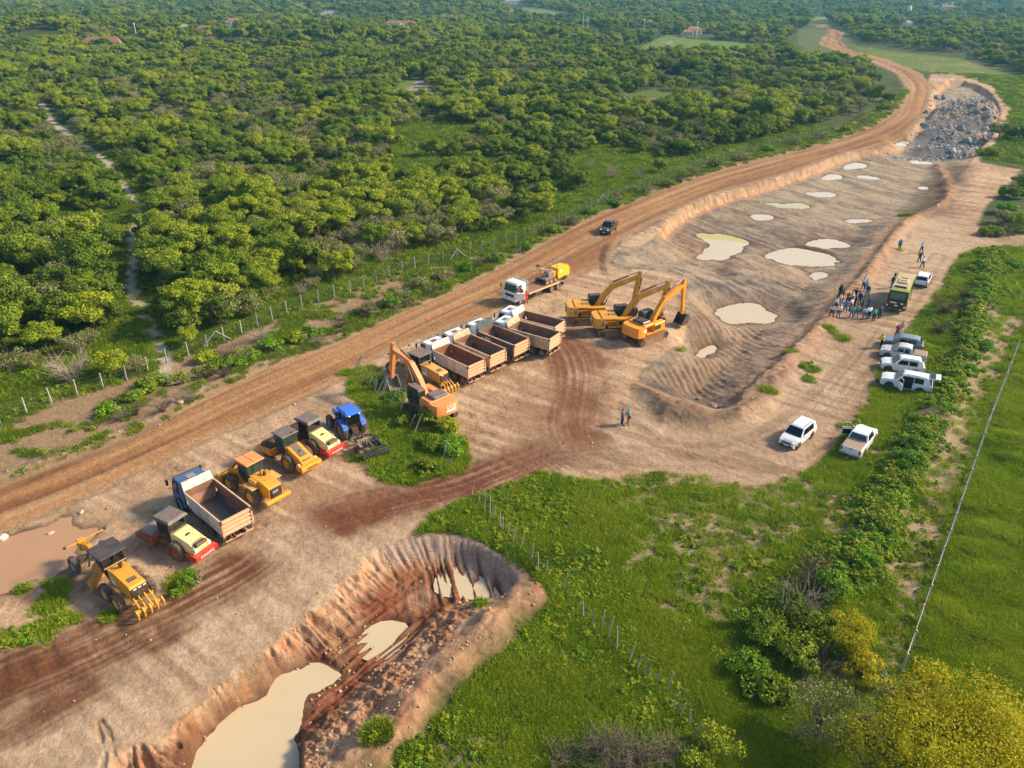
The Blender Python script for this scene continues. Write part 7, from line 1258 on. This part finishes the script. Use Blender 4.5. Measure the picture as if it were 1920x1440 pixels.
def build_houses():
    wh = mat('whitewashed_wall', (236, 234, 226), .85, dirt=.15); cr = mat('cream_wall', (228, 206, 160), .85, dirt=.2); rd = mat('clay_tile_roof', (136, 88, 74), .85, dirt=.4); gy = mat('grey_roof', (150, 150, 146), .8, dirt=.3)
    for a in ((190, 66, 20, 9, 3.2, .1, wh, rd, 'long low white house with red roof at the edge of the woods far left'), (348, 60, 5, 5, 3.5, .3, wh, gy, 'tiny white cube house beside a far green field'), (396, 64, 15, 7, 3, 0, cr, rd, 'cream house with red roof beyond the far green field'), (440, 57, 9, 8, 3.2, .2, wh, rd, 'white two-storey house among far trees', 2), (538, 57, 8, 6, 3, .1, wh, gy, 'small white shed by a dark far tree'), (582, 60, 9, 6, 3, .4, cr, rd, 'small cream house right of the far white shed'), (738, 51, 12, 7, 3.2, .05, wh, rd, 'white house with red roof at the left of a far pair'), (762, 51, 16, 7, 3.2, .05, wh, rd, 'longer red-roofed house at the right of a far pair'), (960, 11, 22, 12, 4.5, .2, wh, gy, 'white hilltop building at the upper edge of the view'), (969, 43, 8, 6, 3, .3, wh, gy, 'small white house lone in the far woods'), (1080, 47, 9, 6, 3, .1, cr, rd, 'cream house near far utility poles'), (1212, 50, 13, 8, 3.2, .1, wh, rd, 'white farmhouse with red roof above the far meadow'), (1299, 64, 11, 7, 3.4, .2, wh, rd, 'white house with red roof on the far slope'), (1287, 68, 7, 5, 3, .2, cr, rd, 'small tan house below the white one on the slope'), (1742, 33, 7, 5, 3, 0, cr, rd, 'small brown house beside the far right meadow'), (1790, 40, 8, 6, 2.8, .1, cr, rd, 'low red-roofed shed in the far right woods'), (1772, 15, 14, 9, 3.2, .1, wh, rd, 'pale house near the horizon on the right'), (1700, 52 , 5, 5, 4, .1, wh, gy, 'small white tank house over the right woods')): house(*a)
    x, y, z = gp3(1702, 33); t = thing('water_tower', 'white water tower standing above the woods on the right', 'water tower', (x, y, z)); MB().lathe([(.05, 7), (2.0, 7), (2.0, 10), (1.6, 10.6), (.05, 10.8)], (0, 0, 0), 'z', 14).build('tank', wh, t)
    for a in range(4): MB().cyl((1.4 * math.cos(a * RX), 1.4 * math.sin(a * RX), -.3), (1.4 * math.cos(a * RX), 1.4 * math.sin(a * RX), 7), .16).build('leg', wh, t)
    for i, (px, py) in enumerate(((1093, 50), (1102, 58), (1207, 62), (1306, 70), (1131, 46), (255, 64))):
        x, y, z = gp3(px, py); t = thing('utility_pole', 'pale utility pole above the far treetops', 'utility pole', (x, y, z), .3 * i, 'utility poles'); MB().cyl((0, 0, -.3), (0, 0, 10), .22, .14, 6).build('pole', wh, t); MB().box((0, 0, 9.3), (2.2, .15, .15)).build('crossarm', wh, t)
# ================================================================ ROCKS
def rock_mesh(seed, m, n=9, k=6):
    rng = np.random.default_rng(seed); vs = []
    for i in range(k + 1):
        a = -RX + math.pi * i / k
        for j in range(n): t = 2 * math.pi * j / n; vs.append((math.cos(a) * math.cos(t), math.cos(a) * math.sin(t), math.sin(a)))
    v = np.array(vs); pl = rng.normal(size=(11, 3)); pl /= np.linalg.norm(pl, axis=1)[:, None]; dd = .62 + .3 * rng.random(11)
    for p, d in zip(pl, dd): e = v @ p - d; v = v - np.where(e > 0, e, 0)[:, None] * p
    v *= np.array((1, .85, .7)); f = [(i * n + j, i * n + (j + 1) % n, (i + 1) * n + (j + 1) % n, (i + 1) * n + j) for i in range(k) for j in range(n)]
    mb = MB(); mb.add(v, f); return mb.mesh('boulder', m)
def build_rocks():
    rng = np.random.default_rng(21); blue = mat('blue_grey_rock', (126, 142, 152), .9, dirt=.75, dirtcol=(128, 112, 98), grain=.2); light = mat('pale_rock', (206, 204, 198), .9, dirt=.4, dirtcol=(164, 140, 116), grain=.15); tan = mat('tan_rock', (206, 182, 150), .9, dirt=.5, dirtcol=(160, 124, 96), grain=.15)
    RB = [rock_mesh(i, blue) for i in range(5)]; RL = [rock_mesh(10 + i, light) for i in range(3)]; RT = [rock_mesh(20 + i, tan) for i in range(3)]; RG = [rock_mesh(30 + i, mat('brown_grey_rock', (150, 132, 114), .9, dirt=.5, grain=.2)) for i in range(2)]
    def put(me, x, y, s, label, group, dz=.15):
        o = link('boulder', me); o.location = (x, y, gz(x, y) + s * dz); o.rotation_euler = tuple(rng.random(3) * 6); o.scale = (s, s * rng.uniform(.8, 1.2), s); tag(o, label, 'rock', group)
    heap = GP([(1768, 212), (1800, 182), (1850, 178), (1868, 200), (1866, 235), (1830, 228), (1780, 232)]); low = GP([(1728, 288), (1760, 242), (1800, 232), (1862, 232), (1858, 262), (1810, 290)]); n = 0
    while n < 230:
        P = heap if n < 150 else low; x = rng.uniform(P[:, 0].min(), P[:, 0].max()); y = rng.uniform(P[:, 1].min(), P[:, 1].max())
        if sdf(P, np.array([x]), np.array([y]), 2)[0] < 0: continue
        put((RB + RL[:1])[rng.integers(0, 6)], x, y, .3 + .8 * rng.random() ** 2.8, 'blue-grey blasted boulder in the rubble heap at the end of the cutting', 'boulders of the rubble heap'); n += 1
    for px, py, s in ((1755, 186, 1.5), (1770, 186, 1.6), (1732, 232, 1.8), (1800, 245, 1.6), (1812, 268, 1.7), (1735, 212, 1.0), (1845, 222, 1.4), (1776, 218, 1.2)): x, y, z = gp3(px, py); put(RB[rng.integers(0, 5)], x, y, s, 'large pale blue boulder lying apart from the rubble heap', 'large boulders round the rubble heap')
    for px, py, s, l in ((97, 1003, .55, 'pale boulder standing in the tan pond'), (5, 1010, .6, 'pale boulder cut by the photo edge beside the pond'), (153, 961, .28, 'small flat grey stone near the road edge'), (849, 1235, .22, 'small pale stone in the borrow pit floor'), (803, 1067, .3, 'square stone on the red slope of the borrow pit'), (323, 753, .42, 'flat tan boulder at the verge in front of green bushes'), (338, 755, .5, 'tan boulder on the road edge beside another'), (1340, 763, .5, 'grey boulder at the tip of the excavation'), (1308, 750, .45, 'pale slab on the spoil heap'), (697, 843, .14, 'small white stone by the harrow')): x, y, z = gp3(px, py); put(RT[rng.integers(0, 3)] if 'tan' in l else RG[rng.integers(0, 2)] if px > 1200 or px in (849, 803, 697) else RL[rng.integers(0, 3)], x, y, s * .8, l, None)
    n = 60000; x = rng.uniform(heap[:, 0].min() - 40, heap[:, 0].max() + 12, n); y = rng.uniform(low[:, 1].min(), heap[:, 1].max() + 40, n); zf = look(ZONE, x, y); dd = np.maximum(sdf(heap, x, y, 14), sdf(low, x, y, 14)); kk = (zf == 2) & (rng.random(n) < .6 * np.exp(np.minimum(dd, 0) / 5) * np.clip(.6 + 1.8 * fbm(x * .12, y * .12, 3, 502), 0, 1)); x, y = x[kk], y[kk]
    s = .12 + .42 * rng.random(len(x)) ** 3; scatter('rubble', np.stack([x, y, ground(x, y)], 1), s, rng.random(len(x)) * 6.28, rng.integers(0, 4, len(x)), [rock_mesh(70 + i, blue, 7, 4) for i in range(3)] + [rock_mesh(75, light, 7, 4)], 'blue-grey broken rock rubble filling the end of the cutting')
    # loose stones
    n = 90000; d = 26 * (230 / 26) ** rng.random(n); a = rng.uniform(-.85, .8, n); x = d * np.sin(a); y = d * np.cos(a); zf = look(ZONE, x, y); up_ = sdf(GP(ROAD_UP[:26] + [(1500, 30), (-300, 30)]), x, y, 4)
    br = pline(BERM_NEAR, x, y)[0]; bm = pline(BERM_MAIN, x, y)[0]; pr = np.select([zf == 6, zf == 2, zf == 3, zf == 4], [.22, .10, .03, .02], 0); pr = np.maximum(pr, .35 * np.exp(-((up_ - .8) / 1.0) ** 2)); pr = np.maximum(pr, .25 * np.exp(-(br / 1.5) ** 2)); pr = np.maximum(pr, .2 * np.exp(-(bm / 1.3) ** 2)); pr = pr * (.2 + 1.4 * np.clip(fbm(x * .3, y * .3, 3, 501) + .25, 0, 1)); kk = rng.random(n) < pr; x, y = x[kk], y[kk]
    s = .03 + .12 * rng.random(len(x)) ** 3; clod = mat('earth_clod', (176, 134, 102), .95, grain=.2); scatter('loose_stones', np.stack([x, y, ground(x, y) + s * .2], 1), s, rng.random(len(x)) * 6.28, rng.integers(0, 8, len(x)), [rock_mesh(40 + i, clod, 7, 4) for i in range(4)] + [rock_mesh(50 + i, tan, 7, 4) for i in range(2)] + [rock_mesh(60 + i, clod, 7, 4) for i in range(2)], 'loose stones and clods of earth along the road edge and pit walls')
# ================================================================ SHRUBS AND SINGLE TREES
def bush(px, py, R, H, lm, label, name='shrub', cat='shrub', n=700, leaf=.22, seed=0, group=None, low=.05, inner=.35, stems=True, dense=True, twig=0, dz=0.0):
    rng = np.random.default_rng(1000 + seed + int(px)); cen, rad = lobes(rng, R, H, 7 if n < 3000 else 16, low); pt = [leaves(rng, cen, rad, n, leaf, inner=inner, jit=.9)]
    if dense: pt.append(cores(cen, rad, .72 if n < 3000 else .42))
    V, F, T = join(pt); V[:, 2] = np.maximum(V[:, 2], -.05); x, y, z = gp3(px, py); t = thing(name, label, cat, (x, y, z + dz), rng.random() * 6, group); link('foliage' if name == 'shrub' else 'crown', fast_mesh('foliage', V, F, (LM[lm],), T), t)
    if stems:
        m = limb_set(rng, H, cen, .05 if name == 'shrub' else .13)
        if twig: q = twigs(rng, H, R, twig, 5, .022); m.add(q.v, q.f)
        m.build('stem' if name == 'shrub' else 'trunk', WOOD, t)
    return t
def dead(px, py, R, H, n, label, name='dead_bush', cat='dead bush', m=None, seed=0, sub=6, r=.03, group=None):
    rng = np.random.default_rng(2000 + seed + int(px)); x, y, z = gp3(px, py); t = thing(name, label, cat, (x, y, z), 0, group); twigs(rng, H, R, n, sub, r).build('branches', m or DEAD, t); return t
GREYW = mat('grey_brown_wood', (124, 110, 94), .9, grain=.2)
def build_plants():
    # big yellow-green tree in the near right corner, with its sparse neighbours
    x, y = g1(1775, 1412, 4.0); px_, py_ = to_px(x, y, 0.0); bush(px_, py_, 5.0, 7.2, 'yellow', 'large yellow-green tree filling the near right corner', 'broadleaf_tree', 'tree', 26000, .115, 1, low=.3, inner=.4)
    x, y = g1(1640, 1400, 3.0); px_, py_ = to_px(x, y, 0.0); bush(px_, py_, 2.6, 5.2, 'olive', 'sparse olive tree just left of the large yellow-green tree', 'thin_tree', 'tree', 2600, .15, 2, low=.3, inner=.7, dense=False, twig=16)
    x, y = g1(1545, 1330, 2.2); px_, py_ = to_px(x, y, 0.0); bush(px_, py_, 2.3, 4.2, 'olive', 'thin dull olive tree left of the other sparse tree', 'thin_tree', 'tree', 2000, .14, 3, low=.25, inner=.75, dense=False, twig=14)
    x, y = g1(1700, 1310, 3.5); px_, py_ = to_px(x, y, 0.0); bush(px_, py_, 2.0, 5.4, 'olive', 'pale leaved tree reaching over the end of the post line', 'thin_tree', 'tree', 1900, .14, 4, low=.4, inner=.6, dense=False, twig=8)
    bush(1340, 1405, 1.5, 1.7, 'bright', 'loose bright green bush among weeds below the stake fence', n=900, leaf=.15, inner=.6, dense=False, twig=10); bush(1300, 1440, 1.2, 1.3, 'bright', 'low bright bush at the lower frame edge under the stake fence', n=600, leaf=.15, inner=.6, dense=False)
    bush(1592, 1215, 1.95, 2.64, 'yellow', 'yellow-green domed bush beside the dark bramble thicket', n=3600, leaf=.10, inner=.3); bush(1548, 1200, 1.83, 2.18, 'mid', 'dark leafy bush between the bramble and the yellow dome', n=1200, leaf=.16); bush(1555, 1110, 1.71, 2.18, 'weed', 'vine-covered green mound right of the bramble thicket', n=1500, leaf=.17); bush(1470, 1160, 1.95, 1.95, 'dark', 'dark shrub with vines left of the bramble thicket', n=1300, leaf=.16, twig=12); bush(1430, 1195, 2.07, 1.61, 'mid', 'spreading dark green shrub on the left of the thicket', n=1300, leaf=.17); bush(1500, 1230, 1.83, 1.61, 'mid', 'low green shrub in front of the thicket', n=1100, leaf=.17); bush(1400, 1260, 1.59, 1.15, 'weed', 'low leafy clump below the spreading shrub', n=900, leaf=.17); bush(1620, 1260, 1.71, 1.38, 'yellow', 'yellowish low shrub below the domed bush', n=1000, leaf=.15, inner=.6); bush(1440, 1300, 1.71, 1.15, 'mid', 'dark low shrub above the sparse olive trees', n=1000, leaf=.17)
    dead(1530, 1095, 1.65, 1.72, 60, 'dark brown bramble nest on top of the thicket', 'bramble', 'bramble', DARKTWIG, sub=7); dead(1500, 1140, 1.76, 1.84, 36, 'grey tangled bare shrub under the bramble nest', m=DEAD, sub=7, r=.025)
    dead(1462, 1170, 0.55, 2.76, 3, 'bare forked grey stem rising left of the thicket', 'dead_branch', 'branch', sub=3, r=.05); dead(1540, 1255, 1.76, 1.03, 30, 'brown fallen brush in front of the thicket', 'brush_pile', 'brush pile', DARKTWIG)
    for i, (px, py, R, H, n) in enumerate(((1060, 1420, 1.4, .9, 26), (1130, 1405, 1.5, 1.5, 34), (1190, 1430, 1.7, 1.3, 40), (1250, 1425, 1.4, 1.3, 26), (1150, 1450, 1.6, 1.0, 30))): dead(px, py, R, H, n, ('grey fallen dead branches at the left of the near brushwood', 'standing dead twiggy shrub in the near brushwood', 'large tangle of bleached dead branches in the near brushwood', 'curved bare branches at the right of the near brushwood', 'brown dead brush at the lower frame edge')[i], 'dead_branches', 'dead branches', m=GREYW, seed=i, sub=9, r=.024)
    # overgrown bank on the right
    L = [(1716, 838, 1.6, 1.2, 'weed', 'green leafy mound at the top of the overgrown bank by the pickup'), (1700, 868, 1.7, 1.3, 'weed', 'largest bright mound in the middle of the overgrown bank'), (1690, 905, 1.5, 1.1, 'mid', 'mid green mound on the bank below the bright one'), (1668, 945, 1.5, 1.1, 'weed', 'leafy mound on the bank near the pale trail'), (1655, 985, 1.4, 1.0, 'mid', 'rounded mound on the lower bank'), (1640, 1020, 1.3, 1.0, 'weed', 'leafy clump near the lower end of the bank'), (1618, 1052, 1.3, 1.1, 'weed', 'last leafy clump of the bank above the thicket'), (1735, 822, 1.3, .9, 'weed', 'low green clump beside the dark spoil heap'), (1822, 700, 1.5, 1.2, 'weed', 'green shrub behind the SUV with open tailgate'), (1800, 665, 1.5, 1.3, 'mid', 'shrub on the bank behind the parked pickup'), (1845, 655, 1.5, 1.3, 'weed', 'bright green shrub near the start of the post line'), (1822, 610, 1.4, 1.1, 'weed', 'bushy shrub on the upper bank'), (1815, 575, 1.5, 1.3, 'olive', 'grey olive shrub on the upper bank beside the bus'), (1830, 560, 1.4, 1.2, 'weed', 'dense green shrub high on the bank'), (1845, 530, 1.6, 1.4, 'weed', 'bright shrub high on the bank'), (1868, 515, 1.5, 1.2, 'mid', 'shrub near the top of the bank by the track'), (1900, 500, 1.7, 1.4, 'weed', 'leafy shrub at the right edge by the upper track')]
    for i, (px, py, R, H, lm, lb) in enumerate(L): bush(px, py, R * .82, H * .78, lm, lb, n=1000, leaf=.18, seed=i, dense=lm != 'olive', inner=.35, twig=10 if lm == 'olive' else 0, group='shrubs of the overgrown bank')
    dead(1770, 590, 2.0, 1.9, 46, 'purple-brown leafless thicket on the bank behind the bus', 'bare_thicket', 'thicket', DARKTWIG); dead(1758, 625, 1.6, 1.6, 30, 'smaller brown thicket below the large leafless one', 'bare_thicket', 'thicket', DARKTWIG, seed=2); dead(1805, 560, 1.4, 1.8, 26, 'greyish bare thicket on the upper bank', 'bare_thicket', 'thicket', DARKTWIG, seed=3)
    # shrubs by the cross track on the right
    for i, (px, py, R, H, lm, lb) in enumerate(((1905, 432, 3.0, 3.6, 'bright', 'sunlit rounded tree at the right edge by the cross track'), (1880, 420, 2.4, 2.6, 'olive', 'greyish shrub left of the sunlit rounded tree'), (1860, 440, 2.0, 1.3, 'mid', 'low green shrub at the corner of the cross track'), (1900, 372, 2.6, 2.4, 'dark', 'dark shrub at the right edge above the cross track'), (1918, 350, 2.6, 2.8, 'mid', 'green shrub at the right edge below the meadow'), (1890, 400, 2.2, 2.0, 'weed', 'bright low shrub between the dark shrub and the tree'), (1872, 258, 3.2, 4.2, 'olive', 'rounded dull green tree beside the rim of the cutting'), (1908, 262, 3.6, 4.8, 'dark', 'dark spreading tree at the right edge beside the meadow'), (1856, 292, 3.0, 1.6, 'mid', 'low green shrub below the rounded meadow tree'))): bush(px, py, R, H, lm, lb, 'shrub' if H < 3 else 'broadleaf_tree', 'shrub' if H < 3 else 'tree', 1300, .32, 50 + i, dense=True)
    dead(1890, 440, 2.0, 1.6, 20, 'bare leaning branches under the tree at the cross track', 'dead_branches', 'dead branches')
    # the grass strip beside the excavator
    for i, (px, py, R, H, lm, lb) in enumerate(((805, 800, 1.2, 2.4, 'bright', 'leafy sapling in front of the faded orange excavator'), (838, 808, 1.4, 1.9, 'bright', 'bright bush at the end of the excavator track'), (850, 845, 1.7, 1.5, 'weed', 'large bright bush at the tip of the grass strip'), (815, 842, 1.5, 1.3, 'mid', 'green bush inside the grass strip'), (800, 880, 1.2, 1.1, 'mid', 'dark leafy bush at the road side of the grass strip'), (765, 790, 1.1, .9, 'mid', 'green bush among the leaning stakes'), (740, 750, 1.2, .8, 'weed', 'low weeds thick around the leaning stakes'), (700, 720, 1.1, .7, 'weed', 'low weeds at the road end of the grass strip'), (752, 800, .7, 1.4, 'bright', 'pale young sapling by the stakes'))): bush(px, py, R, H, lm, lb, n=750, leaf=.2, seed=80 + i, inner=.5, dense=i not in (0, 8))
    bush(350, 1098, .8, 1.1, 'weed', 'small green bush in front of the cream road roller', n=420, leaf=.14, inner=.6, dense=False); bush(332, 1118, .5, .6, 'weed', 'tiny weed bush near the bare twig', n=200, leaf=.13, inner=.6, dense=False); dead(372, 1090, .8, .5, 6, 'dry twig lying beside the small green bush', 'dead_branch', 'branch')
    # verge along the orange road
    V = [(205, 770, 1.4, .7, 'weed'), (250, 752, 1.5, .9, 'weed'), (285, 728, 1.5, 1.0, 'mid'), (340, 715, 1.4, .8, 'bright'), (395, 700, 1.5, 1.1, 'mid'), (430, 690, 1.6, 1.2, 'weed'), (470, 672, 1.5, 1.1, 'weed'), (510, 655, 1.5, 1.3, 'weed'), (555, 640, 1.4, 1.2, 'bright'), (585, 628, 1.3, 1.0, 'weed'), (390, 675, 1.4, 1.1, 'bright'), (690, 590, 1.6, 1.6, 'olive'), (730, 575, 1.6, 1.5, 'weed'), (755, 565, 1.4, 1.4, 'mid'), (790, 540, 1.7, 1.7, 'olive'), (830, 525, 1.6, 1.4, 'olive'), (880, 508, 1.5, 1.0, 'weed'), (930, 490, 1.5, 1.2, 'weed'), (985, 465, 1.4, .9, 'weed'), (1040, 437, 1.6, 1.3, 'mid'), (1075, 420, 1.6, 1.5, 'olive'), (1105, 402, 1.6, 1.2, 'weed'), (1150, 385, 1.5, 1.0, 'weed'), (1215, 362, 1.8, 1.6, 'olive'), (1250, 350, 1.7, 1.6, 'mid'), (1300, 330, 2.0, 2.0, 'olive'), (1340, 314, 2.0, 1.9, 'dark'), (1390, 300, 2.0, 1.7, 'olive'), (1440, 285, 2.0, 1.8, 'weed'), (1490, 272, 2.2, 2.1, 'olive'), (1540, 262, 2.2, 2.2, 'olive'), (1585, 248, 2.2, 2.2, 'mid'), (1620, 232, 2.3, 2.2, 'olive'), (1655, 208, 2.4, 2.4, 'dark'), (1020, 395, 1.6, 1.6, 'bright')]
    NM = {'weed': 'bright leafy', 'mid': 'mid green', 'bright': 'yellow-green', 'olive': 'grey-olive', 'dark': 'dark green'}
    for i, (px, py, R, H, lm) in enumerate(V): bush(px, py, R, H, lm, '%s roadside bush on the verge between fence and orange road' % NM[lm], n=620, leaf=.24, seed=120 + i, inner=.45, dense=lm != 'olive', twig=10 if lm == 'olive' else 0, group='%s verge bushes' % NM[lm])
    for i, (px, py, R, H, n, lb) in enumerate(((230, 755, 1.4, .9, 26, 'dark brown uprooted brush at the left verge'), (345, 715, 1.9, .8, 30, 'grey flattened dead brush on the verge below the stony path'), (430, 668, 1.6, 1.0, 36, 'brown brushwood heap beside the braced post'), (490, 640, 1.6, 1.5, 40, 'pale tangled dead bush on the verge'), (700, 585, 1.6, 1.6, 34, 'dark bare bush on the verge above the tractor'), (755, 565, 1.3, 2.0, 26, 'pale bare fan-shaped bush on the verge'), (640, 600, 1.2, 1.0, 16, 'small dead brush by the fence stakes'), (1275, 343, 1.4, 1.2, 26, 'dark uprooted brush beside the far fence'))): dead(px, py, R, H, n, lb, 'dead_bush', 'dead bush', DARKTWIG if i in (0, 2, 4, 7) else DEAD, i)
    rq = random.Random(17)
    for k in range(26):
        i = rq.uniform(2, 21); a = int(i); u = i - a; p = np.array(ROAD_UP[a + 2 if a + 2 < len(ROAD_UP) else a]); px = 220 + k * 42 + rq.uniform(-14, 14); py = float(np.interp(px, [q[0] for q in ROAD_UP[:22]], [q[1] for q in ROAD_UP[:22]])) - rq.uniform(9, 34) * (1 - k / 40)
        dead(px, py, rq.uniform(.8, 1.5), rq.uniform(.6, 1.3), rq.randint(16, 30), 'tangled brown brush on the verge between fence and orange road', 'dead_bush', 'dead bush', DARKTWIG if k % 3 else GREYW, 200 + k, group='brush along the verge', sub=7, r=.025)
    dead(136, 716, 2.6, 3.4, 26, 'leafless reddish-grey tree standing by the left fence', 'leafless_tree', 'tree', DEAD, sub=8, r=.06)
    for i, (px, py, key, s, lb) in enumerate(((1084, 357, 'dark0', .95, 'round dark green tree alone at the edge of the bright meadow'), (1150, 335, 'bare0', 1.0, 'bare vase-shaped tree standing in the bright meadow'), (1197, 335, 'bare0', .6, 'small bare tree right of the vase-shaped one'), (1105, 318, 'bare0', .65, 'small bare tree left of the vase-shaped one'), (218, 705, 'bright1', .72, 'yellow-green bush-like tree beside the leafless tree'), (355, 648, 'bright2', .5, 'small yellow-green tree right of the stony path'), (180, 610, 'olive0', .9, 'slender cactus-like grey tree left of the path'), (20, 700, 'olive1', .8, 'thin grey shrub tree at the left frame edge'), (60, 690, 'olive0', .6, 'little grey shrub tree near the left fence'), (262, 700, 'olive1', .6, 'thin pale sapling behind the concrete posts'), (1235, 325, 'mid1', .7, 'small green tree by the far fence'), (1020, 410, 'bright3', 1.0, 'pale yellow tree at the wood edge nearest the pickup'))):
        x, y, z = gp3(px, py); plant('single_tree', key, x, y, s, i * 1.1, lb, 'tree')
build_people(); build_fences(); build_houses(); build_rocks(); build_plants()
# ================================================================ AIR
def build_haze():
    m = bpy.data.materials.new('pale_air'); m.use_nodes = True; t = m.node_tree; t.nodes.remove(t.nodes['Principled BSDF']); v = t.nodes.new('ShaderNodeVolumePrincipled'); v.inputs['Color'].default_value = (.16, .48, .70, 1); v.inputs['Density'].default_value = HAZE; v.inputs['Anisotropy'].default_value = .2; t.links.new(v.outputs[0], t.nodes['Material Output'].inputs['Volume'])
    zlo = float(Z.min()) - 2; o = MB().box((0, 2000, (48 + zlo) / 2), (9000, 9000, 48 - zlo)).build('haze', m); tag(o, 'thin pale bluish haze over the countryside', None, None, 'stuff')
HAZE = 0.00024
build_haze()
